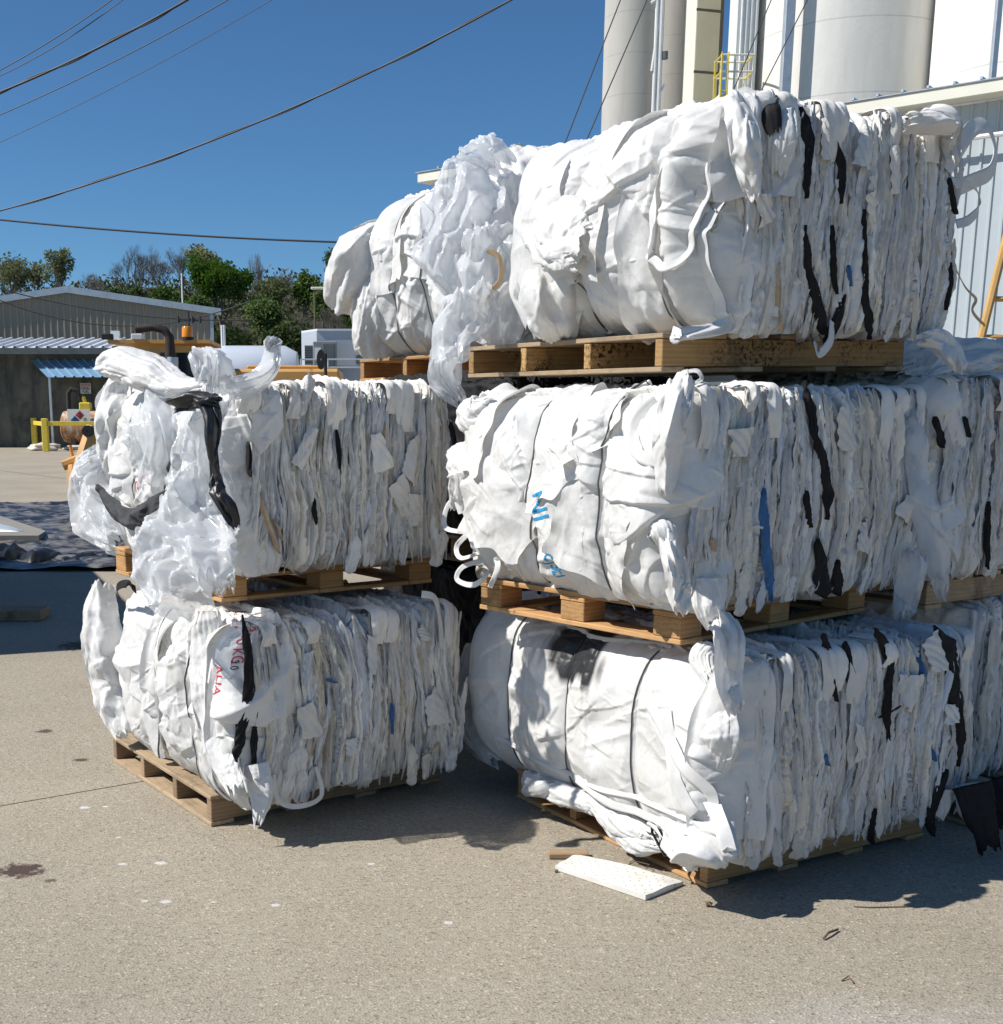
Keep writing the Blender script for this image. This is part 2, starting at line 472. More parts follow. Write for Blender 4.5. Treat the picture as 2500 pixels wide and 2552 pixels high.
def bale_body(Lx, Ly, H, seed, blacks=(), stains=0.3, r=0.06, dens=1.0, lw=(0.008, 0.027), tintv=0.08, blues=(), bulge=0.03, nrib=100, nflap=6, droop=8, loops=6):
    rs = np.random.RandomState(seed)
    lo = np.array([0., 0, 0]); hi = np.array([Lx, Ly, H])
    # layer edges
    E = [-0.3]
    while E[-1] < Lx + 0.3: E.append(E[-1] + (rs.uniform(0.005, 0.012) if rs.rand() < 0.62 else rs.uniform(0.016, 0.045)))
    E = np.array(E); nl = len(E)
    E2 = [-0.3]
    while E2[-1] < Lx + 0.3: E2.append(E2[-1] + rs.uniform(0.004, 0.010))
    E2 = np.array(E2)
    rs3 = rs.uniform(-1, 1, nl + 1); roff = rs.uniform(-1, 1, nl + 1); rtop = rs.uniform(-1, 1, nl + 1); rbot = rs.uniform(-1, 1, nl + 1)
    rcol = rs.normal(0, 1, (nl + 1)); rwarm = rs.normal(0, 1, nl + 1)
    def surf(p, n):
        x, y, z = p[..., 0], p[..., 1], p[..., 2]
        s = seed * 1.37
        w = x + 0.055 * perlin(x * 2.2 + s, y * 2.0, z * 1.7) + 0.020 * perlin(x * 7 + s, y * 6, z * 5.5 + 3) + 0.005 * perlin(x * 16, y * 14, z * 14 + s)
        i = np.clip(np.searchsorted(E, w) - 1, 0, nl - 2); wd = E[i + 1] - E[i]; f = (w - E[i]) / wd; q = 2 * f - 1
        prof = 0.6 * (np.sqrt(np.clip(1 - q * q * 0.97, 0, 1)) - 1) - 0.75 * np.abs(q + 0.5 * rs3[i] * (1 - q * q)) ** 1.5
        lay = 1 - np.clip(np.abs(n[..., 0]), 0, 1) ** 3
        off = 0.011 * roff[i] + 0.032 * perlin(i * 7.77 + s, y * 2.4, z * 2.4) + 0.006 * perlin(i * 3.3, y * 6, z * 6 + s)
        h = off + np.minimum(wd, 0.016) * 2.1 * np.where(wd > 0.014, 0.35 * prof - 0.75 * np.abs(q) ** 6, prof)
        w2 = x + 0.03 * perlin(x * 3 + s, y * 3, z * 3 + 8) + 0.012 * perlin(x * 9, y * 9, z * 7 + 1)
        i2 = np.clip(np.searchsorted(E2, w2) - 1, 0, len(E2) - 2); q2 = 2 * (w2 - E2[i2]) / (E2[i2 + 1] - E2[i2]) - 1
        msk = sstep(-0.15, 0.3, perlin(i * 5.1 + s, y * 2.5, z * 2.5 + 4) + 0.12)
        h = h + msk * (0.0055 * (np.sqrt(np.clip(1 - q2 * q2 * 0.97, 0, 1)) - 1) + 0.006 * perlin(i2 * 3.7, y * 3.5, z * 3.5))
        # creases running across and slanting
        cr = 0
        for k in range(5):
            a = rs2[k]; cr = cr + (0.0030 / (1 + 0.3 * k)) * tri((x * a[0] + y * a[1] + z * a[2]) * (5 + 5 * k) + 2.6 * perlin(x * 5 + k * 9, y * 5, z * 4 + s) + i * 0.37)
        h = h + cr * (0.6 + 0.8 * np.clip(0.5 + perlin(x * 4, y * 4 + s, z * 4), 0, 1))
        h = h * lay + (1 - lay) * (0.02 * fbm(x * 5 + s, y * 5, z * 5, 3) + cr)
        # ragged top and bottom
        up = np.clip(n[..., 2], 0, 1); dn = np.clip(-n[..., 2], 0, 1)
        h = h + lay * (up * (0.020 * rtop[i] + 0.012 * perlin(i * 9.1, y * 7 + s, 0.5)) + dn * (0.02 * rbot[i]))
        h = h + bulge * (1 - ((z - H / 2) / (H / 2)) ** 2).clip(0, 1) * np.clip(np.abs(n[..., 1]), 0, 1) * (0.7 + 0.6 * perlin(x * 2 + s, 1.1, z))
        P = p + n * h[..., None]
        P[..., 0] += 0.003 * perlin(x * 30 + s, y * 30, z * 15) * lay + 0.006 * rs3[i] * (1 - q * q)
        # colour of each layer
        v = 1 + tintv * rcol[i] * 1.0
        c = EDGE * v[..., None]
        c = c * (1 + 0.035 * rwarm[i][..., None] * np.array([1, 0.2, -1.4]))
        st = sstep(0.32, 0.62, perlin(x * 7 + 3 * s, y * 4, z * 2.6) * 0.8 + 0.35 * perlin(x * 30, y * 10, z * 9 + s)) * stains
        c = c * (1 - st[..., None]) + st[..., None] * np.array([0.50, 0.38, 0.22])
        dots = sstep(0.50, 0.62, perlin(x * 90, y * 90, z * 90 + s)) * sstep(0.0, 0.4, perlin(x * 3 + 5, y * 3, z * 2 + s + 2)) * 0.55
        c = c * (1 - dots[..., None] * 0.8)
        for (bx, bw, z0, z1, wob) in blacks:
            wz = bx + wob * perlin(z * 2.2 + bx * 9, 3.3 + s, 0.2) + 0.01 * perlin(z * 12, bx * 20, 1)
            ww = bw * (0.65 + 0.55 * perlin(z * 4 + bx * 5, 7.7, s))
            mk = (np.abs(x - wz) < ww) & (z > z0) & (z < z1) & (lay > 0.6)
            c = np.where(mk[..., None], np.array([0.012, 0.012, 0.014]), c)
            P[..., 1] += np.where(mk & (n[..., 1] < -0.5), 0.008, 0)
        for (bx, bw, z0, z1, wob) in blues:
            mk = (np.abs(x - bx - wob * (z - z0)) < bw * np.clip((z1 - z) / (z1 - z0) * 1.5, 0.15, 1)) & (z > z0) & (z < z1) & (lay > 0.6)
            c = np.where(mk[..., None], np.array([0.02, 0.13, 0.42]), c)
        return P, np.clip(c, 0.005, 0.86)
    rs2 = rs.normal(size=(5, 3)); rs2[:, 2] *= 0.45; rs2[:, 0] *= 1.5
    rs2 /= np.linalg.norm(rs2, axis=1)[:, None]
    grids, cols = [], []
    def face(ax, sgn, na, nb):
        o = [k for k in range(3) if k != ax]
        a, b = np.meshgrid(np.linspace(0, 1, na), np.linspace(0, 1, nb), indexing='ij')
        p = np.zeros((na, nb, 3)); p[..., o[0]] = a * hi[o[0]]; p[..., o[1]] = b * hi[o[1]]; p[..., ax] = hi[ax] if sgn > 0 else 0
        c = np.clip(p, lo + r, hi - r); d = p - c; n = d / np.linalg.norm(d, axis=-1)[..., None]
        P, C = surf(c + n * r, n)
        if ax == 1 and sgn < 0:
            P[..., 1] -= creases(p[..., 0], p[..., 2], seed + 50, 110, (0.006, 0.03), (0.004, 0.013), (0.06, 0.35), 0.65, (Lx, H), lambda rr, cs, ct: rr.normal(1.57, 0.38), 0.02)
            P[..., 1] -= creases(p[..., 0], p[..., 2], seed + 51, 90, (0.004, 0.014), (0.002, 0.006), (0.02, 0.10), 0.4, (Lx, H), None, 0.01)
        if (sgn < 0) != (ax == 1): P = P[::-1]; C = C[::-1]
        grids.append(P); cols.append(C)
    q = lambda l, s: max(4, int(l / s * dens))
    face(1, -1, q(Lx, 0.0030), q(H, 0.0042))
    face(2, 1, q(Lx, 0.0034), q(Ly, 0.007))
    face(0, -1, q(Ly, 0.008), q(H, 0.008))
    face(0, 1, q(Ly, 0.012), q(H, 0.008))
    face(1, 1, q(Lx, 0.008), q(H, 0.012))
    face(2, -1, q(Lx, 0.008), q(Ly, 0.03))
    # ---- single folds of cloth lying over the pressed edges
    def fold(x0, z0, z1, wid, prot, slant=0.0, col=None, yb=-0.012, blunt=False):
        nz = max(10, int(abs(z1 - z0) / 0.007)); nw = 15
        t, s = np.meshgrid(np.linspace(0, 1, nz), np.linspace(-1, 1, nw), indexing='ij')
        sd = rs.rand() * 50; sk = rs.uniform(-0.8, 0.8)
        z = z0 + (z1 - z0) * t
        env = np.clip(np.sin(np.pi * np.clip(t, 0.0, 1.0)) * 2.6, 0, 1) ** 0.6
        W = wid * np.clip(np.minimum(t / rs.uniform(0.1, 0.5), (1 - t) / rs.uniform(0.1, 0.5)), 0.04, 1) ** 0.8 * (1 + 0.35 * perlin(t * 4 + sd, 0.5, 0.1))
        if blunt: W = wid * (0.75 + 0.25 * t) * np.sqrt(np.clip(1 - (1 - np.clip(t / 0.12, 0, 1)) ** 2, 0.02, 1)) * (1 + 0.25 * perlin(t * 4 + sd, 0.5, 0.1)) * np.clip((1 - t) / 0.3, 0.05, 1)
        x = x0 - 0.055 * perlin(x0 * 2.2 + seed * 1.37, 0.0, z * 1.7) - 0.016 * perlin(x0 * 6 + seed * 1.37, 0.0, z * 5 + 3) + slant * (t - 0.5) + 0.004 * perlin(t * 8, sd, 1) + s * W / 2
        y = yb - bulge * 0.8 * (1 - ((z - H / 2) / (H / 2)) ** 2).clip(0, 1) - (prot * env) * (0.55 * (1 - np.abs(s - sk) / (1 + abs(sk))) + 0.45 * np.clip((1 - np.abs(s)) * 5, 0, 1)) + 0.012 - 0.014 * perlin(t * 3 + sd, s * 0.3, 2)
        y = y + 0.0035 * tri(s * 1.5 + t * 2 * rs.uniform(-1, 1) + 1.2 * perlin(s + sd, t * 4, 1.1)) + 0.004 * perlin(s * 3 + sd, t * 14, 0.7) + 0.0022 * tri(t * rs.uniform(4, 12) + s * rs.uniform(-1.5, 1.5) + perlin(t * 6, s * 2, sd))
        P = np.stack([x, y, z], -1)
        c = (EDGE * rs.uniform(0.72, 1.06) * (1 + 0.035 * rs.normal() * np.array([1, 0.2, -1.4]))) if col is None else np.array(col)
        C = np.broadcast_to(c, P.shape).copy()
        if col is None:
            st = sstep(0.4, 0.7, perlin(x * 9 + sd, 0, z * 5)) * stains; C = C * (1 - st[..., None]) + st[..., None] * np.array([0.5, 0.38, 0.22])
        grids.append(P[:, ::-1] if z1 > z0 else P); cols.append(np.clip(C, 0.005, 0.84))
    for k in range(nrib):
        ln = rs.uniform(0.35, 1.05) * H; zc = rs.uniform(0.1, H - 0.1)
        z0, z1 = max(-0.01, zc - ln / 2), min(H + 0.01, zc + ln / 2)
        fold(rs.uniform(0.02, Lx - 0.02), z0, z1, rs.uniform(0.008, 0.034), rs.uniform(0.004, 0.014), rs.normal() * 0.035)
    for k in range(droop):
        x0 = rs.uniform(0.03, Lx - 0.03); fold(x0, rs.uniform(-0.04, -0.005), rs.uniform(0.08, 0.3), rs.uniform(0.03, 0.075), rs.uniform(0.008, 0.018), rs.uniform(-0.05, 0.05), blunt=True)
    for k in range(nflap):   # turned-over corners and patches
        sd = rs.rand() * 90; n1, n2 = 14, 14
        a, b = np.meshgrid(np.linspace(-1, 1, n1), np.linspace(-1, 1, n2), indexing='ij')
        sx, sz, an = rs.uniform(0.015, 0.045), rs.uniform(0.03, 0.09), rs.uniform(-0.5, 0.5)
        cx, cz = rs.uniform(0.05, Lx - 0.05), rs.uniform(0.05, H - 0.02)
        u = a * sx * (1 + 0.35 * b * rs.uniform(-1, 1)); v = b * sz * (1 + 0.3 * a * rs.uniform(-1, 1))
        x = cx + u * math.cos(an) - v * math.sin(an); z = cz + u * math.sin(an) + v * math.cos(an)
        y = -0.012 - bulge * (1 - ((z - H / 2) / (H / 2)) ** 2).clip(0, 1) - 0.006 - 0.012 * (1 - a * a) - 0.01 * b * rs.uniform(-1, 1) + 0.006 * tri(a * 1.2 + b * rs.uniform(0.5, 2) + sd) - 0.012 * perlin(a + sd, b, 0)
        P = np.stack([x, y, z], -1)
        C = np.broadcast_to(EDGE * rs.uniform(0.86, 1.02), P.shape).copy()
        grids.append(P); cols.append(np.clip(C, 0, 0.84))
    for k in range(loops):  # loops of cloth standing up along the top front edge and hanging over it
        x0 = rs.uniform(0.04, Lx - 0.04); wv = rs.uniform(0.04, 0.09); hh = rs.uniform(0.005, 0.02); ov = rs.uniform(0.05, 0.22); sd = rs.rand() * 70
        t, s = np.meshgrid(np.linspace(0, 1, 36), np.linspace(-1, 1, 11), indexing='ij')
        ang = t * (math.pi * 0.5 + 0.3)
        y = np.where(t < 0.45, r + 0.10 - t / 0.45 * (0.10 + r), -0.018 - 0.012 * np.sin((t - 0.45) * 6))
        z = np.where(t < 0.45, H + 0.004 + hh * np.sin(t / 0.45 * math.pi * 0.62), H + hh * math.sin(math.pi * 0.62) - (t - 0.45) / 0.55 * (ov + hh))
        x = x0 + s * wv / 2 * (1 + 0.4 * perlin(t * 3 + sd, 1, 1)) + 0.02 * perlin(t * 2 + sd, 2, 2)
        y = y - 0.010 * (1 - s * s) + 0.006 * perlin(t * 6, s * 2, sd) + 0.006 * tri(s * 1.4 + t * 2 + perlin(t * 5, s, sd)); z = z + 0.010 * (1 - s * s) * (t < 0.5) + 0.005 * perlin(t * 7, s * 2 + 4, sd)
        P = np.stack([x, y, z], -1)
        for _ in range(3): P[1:-1] = (P[:-2] + P[1:-1] * 2 + P[2:]) / 4
        C = np.broadcast_to(EDGE * rs.uniform(0.88, 1.03), P.shape).copy()
        grids.append(P); cols.append(np.clip(C, 0, 0.84))
    return grids, cols

def end_surface(Ly, H, wrap=0.12, top=0.16, bul=0.05, wires=(0.33, 0.66), gr=0.045, r=0.07, x_off=0.0, y1=None):
    """base shape of the cloth over the short end: bulging between the wires, wrapped round corner and top.
    a runs from the front face round the corner to the far side, b from bottom to top."""
    y1 = Ly if y1 is None else y1
    def S(a, b):
        s = -wrap + a * (wrap + y1 + 0.05)          # signed arc: <0 on the front face
        q = r * math.pi / 2
        # horizontal profile
        on_front = s < 0
        th = np.clip(s / q, 0, 1) * math.pi / 2
        hx = np.where(on_front, r - s, r - r * np.sin(th)); hy = np.where(on_front, 0.0, r - r * np.cos(th) + np.maximum(0, s - q))
        nx = np.where(on_front, 0.0, -np.sin(th)); ny = np.where(on_front, -1.0, -np.cos(th))
        # far end curls round too
        k = sstep(y1 - 0.12, y1 + 0.05, s); hx = hx + k * 0.05
        tz = b * (H + top * 1.0 + 0.02) - 0.01
        q2 = 0.09 * math.pi / 2
        up = np.clip((tz - (H - 0.09)) / q2, 0, 1) * math.pi / 2
        inset = 0.09 * (1 - np.cos(up)) + np.maximum(0, tz - (H - 0.09) - q2)
        z = np.minimum(tz, H - 0.09) + 0.09 * np.sin(up)
        lowc = np.clip((0.10 - tz) / 0.10, 0, 1); inset = inset + 0.04 * lowc ** 2
        yy = np.clip(s, 0, y1)
        ed = np.concatenate([[0.0], np.array(wires) * y1, [y1]])
        bb = np.zeros_like(s)
        for i in range(len(ed) - 1):
            f = (yy - ed[i]) / (ed[i + 1] - ed[i]); mk = (f >= 0) & (f <= 1)
            bb = np.where(mk, np.sin(np.pi * np.clip(f, 0, 1)) ** 0.55, bb)
        vert = np.clip(1 - np.abs(z / H * 2 - 1.0) ** 3.0, 0, 1)
        out = (bul * vert + gr * (bb - 0.5) * (0.55 + 0.45 * vert)) * np.clip(-nx, 0, 1) - inset
        return np.stack([hx + nx * out + x_off, hy + ny * (out * 0 - inset * on_front * 0 + 0.012), z], -1) + np.stack([np.where(on_front, 0, 0) * s, np.where(on_front, inset, 0), 0 * s], -1)
    return S

# ------------------------------------------------------------------ more materials
def concrete_mat():
    m, nt, p, out = mat_new('exposed_aggregate_concrete')
    co = objco(nt)
    big = noise_n(nt, co, 0.5, 6, 0.6, 0.3)
    c = ramp(nt, big, [(0.32, (0.312, 0.278, 0.220)), (0.68, (0.39, 0.348, 0.278))])
    st = noise_n(nt, mapping(nt, co, (0.35, 2.2, 1), (0, 0, 0.9)), 1.6, 5, 0.7, 0.5)
    c = mixc(nt, ramp(nt, st, [(0.45, (0, 0, 0)), (0.75, (0.30, 0.30, 0.30))]), c, (0.36, 0.335, 0.29))
    # pale washed patch to the right, in front of the bales
    geo = N(nt, 'SeparateXYZ'); L(nt, co, geo.inputs[0])
    X, Y = geo.outputs[0], geo.outputs[1]
    dx = mth(nt, 'MULTIPLY', mth(nt, 'SUBTRACT', X, 1.25), 1.0); dy = mth(nt, 'MULTIPLY', mth(nt, 'SUBTRACT', Y, 2.75), 1.5)
    d = mth(nt, 'SQRT', mth(nt, 'ADD', mth(nt, 'MULTIPLY', dx, dx), mth(nt, 'MULTIPLY', dy, dy)))
    d = mth(nt, 'ADD', d, mth(nt, 'MULTIPLY', noise_n(nt, co, 3.0, 4, 0.6), 0.7))
    c = mixc(nt, ramp(nt, d, [(0.55, (0.6, 0.6, 0.6)), (1.05, (0, 0, 0))]), c, (0.46, 0.45, 0.43))
    # aggregate
    v = N(nt, 'TexVoronoi', Scale=150.0); L(nt, mapping(nt, co, (0.8, 1, 1)), v.inputs['Vector'])
    vs = nt.nodes.new('ShaderNodeSeparateColor'); L(nt, v.outputs['Color'], vs.inputs[0])
    c = mixc(nt, 1.0, c, ramp(nt, vs.outputs[0], [(0.0, (0.6, 0.58, 0.55)), (0.12, (0.84, 0.83, 0.81)), (0.3, (0.97, 0.96, 0.95)), (0.85, (1.04, 1.03, 1.01)), (0.95, (1.2, 1.19, 1.17)), (1.0, (1.5, 1.48, 1.44))]), 'MULTIPLY')
    v2 = N(nt, 'TexVoronoi', Scale=44.0); L(nt, co, v2.inputs['Vector'])
    vs2 = nt.nodes.new('ShaderNodeSeparateColor'); L(nt, v2.outputs['Color'], vs2.inputs[0])
    pit = mth(nt, 'MULTIPLY', mth(nt, 'LESS_THAN', v2.outputs['Distance'], 0.22), mth(nt, 'GREATER_THAN', vs2.outputs[1], 0.55))
    c = mixc(nt, mth(nt, 'MULTIPLY', pit, 0.28), c, (0.13, 0.11, 0.09))
    fl = noise_n(nt, co, 260, 3, 0.8)
    c = mixc(nt, 1.0, c, ramp(nt, fl, [(0.3, (0.8, 0.8, 0.8)), (0.7, (1.18, 1.18, 1.18))]), 'MULTIPLY')
    # joints, scratches
    def line(px, py, qx, qy, wdt, col, amt, wob=0.0):
        nonlocal c
        ln = math.hypot(qx - px, qy - py); ux, uy = (qx - px) / ln, (qy - py) / ln
        pe = mth(nt, 'ADD', mth(nt, 'MULTIPLY', mth(nt, 'SUBTRACT', X, px), -uy), mth(nt, 'MULTIPLY', mth(nt, 'SUBTRACT', Y, py), ux))
        if wob: pe = mth(nt, 'ADD', pe, mth(nt, 'MULTIPLY', mth(nt, 'SUBTRACT', noise_n(nt, co, 1.2, 3), 0.5), wob))
        al = mth(nt, 'ADD', mth(nt, 'MULTIPLY', mth(nt, 'SUBTRACT', X, px), ux), mth(nt, 'MULTIPLY', mth(nt, 'SUBTRACT', Y, py), uy))
        k = mth(nt, 'LESS_THAN', mth(nt, 'ABSOLUTE', pe), wdt)
        k = mth(nt, 'MULTIPLY', k, mth(nt, 'MULTIPLY', mth(nt, 'GREATER_THAN', al, 0.0), mth(nt, 'LESS_THAN', al, ln)))
        if amt < 1: k = mth(nt, 'MULTIPLY', k, mth(nt, 'MULTIPLY', ramp(nt, noise_n(nt, co, 14, 4, 0.8), [(0.45, (0, 0, 0)), (0.6, (1, 1, 1))]), amt))
        c = mixc(nt, k, c, col); return k
    A, B = at_z(0, 1530, 0), at_z(260, 1485, 0); dd = (B - A) / np.linalg.norm(B - A)
    j1 = line(*(A - dd * 6)[:2], *(A + dd * 30)[:2], 0.006, (0.09, 0.07, 0.055), 1.0)
    A2 = at_z(0, 893, 0); B2 = at_z(150, 912, 0); line(*A2[:2], *(A2 + (B2 - A2) * 3)[:2], 0.03, (0.11, 0.10, 0.09), 1.0)
    for q in [(40, 1310, 700, 1780), (560, 1690, 1000, 1900), (200, 1700, 330, 1760), (640, 1600, 760, 1700), (700, 1750, 1250, 1944), (80, 1350, 560, 1700), (0, 1420, 300, 1640), (1250, 1760, 1700, 1930)]:
        A, B = at_z(q[0], q[1], 0), at_z(q[2], q[3], 0); line(*A[:2], *B[:2], 0.003, (0.50, 0.47, 0.42), 0.45, 0.03)
    # oil spots and chalky spots
    sp = [(38, 1652, 0.10, 0.9), (85, 1388, 0.05, 0.8), (152, 1443, 0.045, 0.8), (170, 1225, 0.26, 0.8), (215, 1232, 0.2, 0.7), (95, 1672, 0.025, 0.7)]
    n4 = noise_n(nt, co, 22, 5, 0.7)
    for vx, vy, r, a in sp:
        q = at_z(vx, vy, 0)
        ddx = mth(nt, 'MULTIPLY', mth(nt, 'SUBTRACT', X, q[0]), 0.8); ddy = mth(nt, 'SUBTRACT', Y, q[1])
        r2 = mth(nt, 'ADD', mth(nt, 'SQRT', mth(nt, 'ADD', mth(nt, 'MULTIPLY', ddx, ddx), mth(nt, 'MULTIPLY', ddy, ddy))), mth(nt, 'MULTIPLY', mth(nt, 'SUBTRACT', n4, 0.5), r * 1.9))
        c = mixc(nt, ramp(nt, mth(nt, 'DIVIDE', r2, r), [(0.5, (a, a, a)), (0.75, (0, 0, 0))]), c, (0.055, 0.03, 0.028))
    for vx, vy, r in [(160, 1533, .02), (200, 1531, .012), (305, 1638, .02), (232, 1640, .016), (315, 1712, .02), (275, 1710, .012), (405, 1712, .01), (523, 1718, .016), (850, 1751, .017), (705, 1640, .014), (60, 1180, .02), (225, 1590, .012)]:
        q = at_z(vx, vy, 0)
        ddx = mth(nt, 'MULTIPLY', mth(nt, 'SUBTRACT', X, q[0]), 0.75); ddy = mth(nt, 'SUBTRACT', Y, q[1])
        r2 = mth(nt, 'ADD', mth(nt, 'SQRT', mth(nt, 'ADD', mth(nt, 'MULTIPLY', ddx, ddx), mth(nt, 'MULTIPLY', ddy, ddy))), mth(nt, 'MULTIPLY', mth(nt, 'SUBTRACT', n4, 0.5), r * 1.5))
        c = mixc(nt, ramp(nt, mth(nt, 'DIVIDE', r2, r), [(0.6, (0.8, 0.8, 0.8)), (0.9, (0, 0, 0))]), c, (0.62, 0.62, 0.6))
    L(nt, c, p.inputs['Base Color']); p.inputs['Roughness'].default_value = 0.9
    p.inputs['Specular IOR Level'].default_value = 0.2
    hgt = mth(nt, 'SUBTRACT', mth(nt, 'ADD', v.outputs['Distance'], mth(nt, 'MULTIPLY', fl, 0.5)), mth(nt, 'MULTIPLY', j1, 4.0))
    bump(nt, hgt, p, 0.7, 0.0035)
    return m
def wood_mat(name, base, dark, grain_axis='X', mould=0.0):
    m, nt, p, out = mat_new(name)
    co = objco(nt)
    oi = N(nt, 'ObjectInfo')
    sc = {'X': (1.2, 16, 16), 'Y': (16, 1.2, 16)}[grain_axis]
    mp = mapping(nt, co, sc)
    n1 = noise_n(nt, mp, 3.0, 6, 0.65, 1.2)
    c = ramp(nt, n1, [(0.3, tuple(v * 0.62 for v in base)), (0.5, base), (0.7, tuple(min(1, v * 1.2) for v in base))])
    wv = N(nt, 'TexWave', Scale=2.2, Distortion=7.0, Detail=3.0); wv.bands_direction = 'Z' if grain_axis == 'X' else 'Z'
    L(nt, mapping(nt, co, (0.7, 9, 9) if grain_axis == 'X' else (9, 0.7, 9)), wv.inputs['Vector'])
    c = mixc(nt, 0.35, c, ramp(nt, wv.outputs['Fac'], [(0.0, tuple(v * 0.55 for v in base)), (0.6, base)]), 'MIX')
    c = mixc(nt, 1.0, c, ramp(nt, oi.outputs['Random'], [(0, (0.72, 0.70, 0.68)), (1, (1.12, 1.1, 1.06))]), 'MULTIPLY')
    n2 = noise_n(nt, co, 5, 6, 0.75, 0.3)
    c = mixc(nt, ramp(nt, n2, [(0.52, (0, 0, 0)), (0.72, (0.7, 0.7, 0.7))]), c, dark)
    if mould:
        n3 = noise_n(nt, co, 55, 6, 0.8); n5 = noise_n(nt, co, 3.4, 2, 0.5)
        k = mth(nt, 'MULTIPLY', ramp(nt, n3, [(0.5, (0, 0, 0)), (0.56, (1, 1, 1))]), ramp(nt, n5, [(0.48, (0, 0, 0)), (0.6, (1, 1, 1))]))
        c = mixc(nt, mth(nt, 'MULTIPLY', k, mould), c, (0.015, 0.013, 0.01))
    L(nt, c, p.inputs['Base Color']); p.inputs['Roughness'].default_value = 0.75; p.inputs['Specular IOR Level'].default_value = 0.25
    bump(nt, n1, p, 0.35, 0.004)
    return m
W_NEW = wood_mat('new_pine', (0.50, 0.29, 0.13), (0.24, 0.15, 0.08))
W_NEWY = wood_mat('new_pine_cross', (0.52, 0.31, 0.145), (0.24, 0.15, 0.08), 'Y')
W_OLD = wood_mat('weathered_pine', (0.33, 0.235, 0.15), (0.07, 0.05, 0.035))
W_OLDY = wood_mat('weathered_pine_cross', (0.43, 0.33, 0.22), (0.12, 0.09, 0.06), 'Y')
W_MOULD = wood_mat('mouldy_timber', (0.46, 0.29, 0.13), (0.13, 0.09, 0.05), 'X', 1.0)

# ------------------------------------------------------------------ GROUND
CONC = concrete_mat()
def ground_sheet():
    o = mesh_obj('ground', [(-500, -30, 0), (500, -30, 0), (500, 900, 0), (-500, 900, 0)], [(0, 1, 2, 3)], CONC)
    o['kind'] = 'structure'
ground_sheet()

# ------------------------------------------------------------------ PALLETS
def pallet(name_label, loc, rz, Lx, Ly, style, mats, seed, group='wooden pallets under the bales', tilt=(0, 0), T=0.125, missing=(), end_mat=None):
    rs = np.random.RandomState(seed)
    e = empty('wooden_pallet', loc, rz, name_label, 'pallet', group)
    e.rotation_euler = (tilt[0], tilt[1], rz)
    mx, my = mats
    bt = 0.018
    def brd(name, x0, x1, y0, y1, z0, z1, m, jx=0.0):
        mb = MB().box(x0, x1, y0, y1, z0, z1, 0.0025)
        a = rs.uniform(-1, 1) * jx; mb.xf(Matrix.Translation((0, 0, 0)) @ Matrix.Rotation(a, 4, 'Z'))
        o = mb.build(name, m, e); return o
    if style == 'stringer':
        ys = [0.0, Ly / 3 - 0.02, 2 * Ly / 3 - 0.02, Ly - 0.04]
        for k, y in enumerate(ys):
            brd('stringer', 0.004, Lx - 0.004, y, y + 0.04, bt + 0.001, T - bt - 0.001, end_mat or mx, 0.0)
        n = 7; wd = 0.10
        for k in range(n):
            x = k * (Lx - wd) / (n - 1) + (rs.uniform(-0.01, 0.01) if 0 < k < n - 1 else 0)
            brd('deck_board', x, x + (0.16 if k == 0 else wd), -0.004, Ly + rs.uniform(0, 0.01), T - bt, T, my)
        for k in range(4):
            x = k * (Lx - wd) / 3
            brd('bottom_board', x, x + wd, -0.003, Ly, 0.0, bt, my)
    else:
        bx = [0, (Lx - 0.12) / 2, Lx - 0.12]; by = [0, (Ly - 0.12) / 2, Ly - 0.12]
        for i, x in enumerate(bx):
            for j, y in enumerate(by):
                if (i, j) in missing: continue
                brd('block', x + 0.003, x + 0.118, y + 0.003, y + 0.118, bt + 0.001, T - 2 * bt - 0.001, mx)
        for x in bx: brd('bottom_board', x, x + 0.12, -0.002, Ly + 0.002, 0.0, bt, my)
        for y in by[:1] + by[2:]: brd('bottom_board', bx[0] + 0.121, bx[1] - 0.001, y + 0.002, y + 0.1, 0.0, bt - 0.002, mx); brd('bottom_board', bx[1] + 0.121, bx[2] - 0.001, y + 0.002, y + 0.1, 0.0, bt - 0.002, mx)
        for y in by: brd('cross_board', 0, Lx, y, y + 0.12, T - 2 * bt, T - bt - 0.001, mx)
        for k in range(7):
            x = k * (Lx - 0.1) / 6
            brd('deck_board', x, x + 0.1, -0.004, Ly, T - bt, T, my)
    return e
PT = 0.125
R_LB, R_LT, R_RB, R_RM, R_RT, R_BT, R_RN = [D2R(v) for v in (34, 34, 29, 33, 29, 33, 31)]
pallet('weathered grey-brown pallet on the ground, its left end sticking out', (-0.731, 4.557, 0.002), D2R(33), 1.10, 1.09, 'stringer', (W_OLD, W_OLDY), 1)
pallet('pale new block pallet between the two bales of the left stack', (-0.693, 4.758, 0.862), D2R(34.5), 1.03, 1.10, 'block', (W_NEW, W_NEWY), 2)
pallet('low pine pallet on the ground under the front right stack', (1.06, 3.92, 0.002), D2R(28.5), 1.1, 1.15, 'stringer', (W_NEW, W_NEWY), 3)
pallet('new pine block pallet under the bale with blue stencilled letters', (0.937, 3.947, 0.845), D2R(38.5), 1.12, 0.98, 'block', (W_NEW, W_NEWY), 4)
pallet('mould-stained heavy timber pallet carrying the highest bale', (0.90, 4.25, 1.735), D2R(27), 1.17, 1.30, 'stringer', (W_MOULD, W_OLDY), 5, tilt=(D2R(0.5), D2R(-1.0)), T=0.13, end_mat=W_MOULD)
pallet('pine pallet high on the back stack, half hidden by hanging plastic', (0.55, 6.05, 1.775), D2R(33), 1.15, 1.40, 'stringer', (W_NEW, W_NEWY), 6)
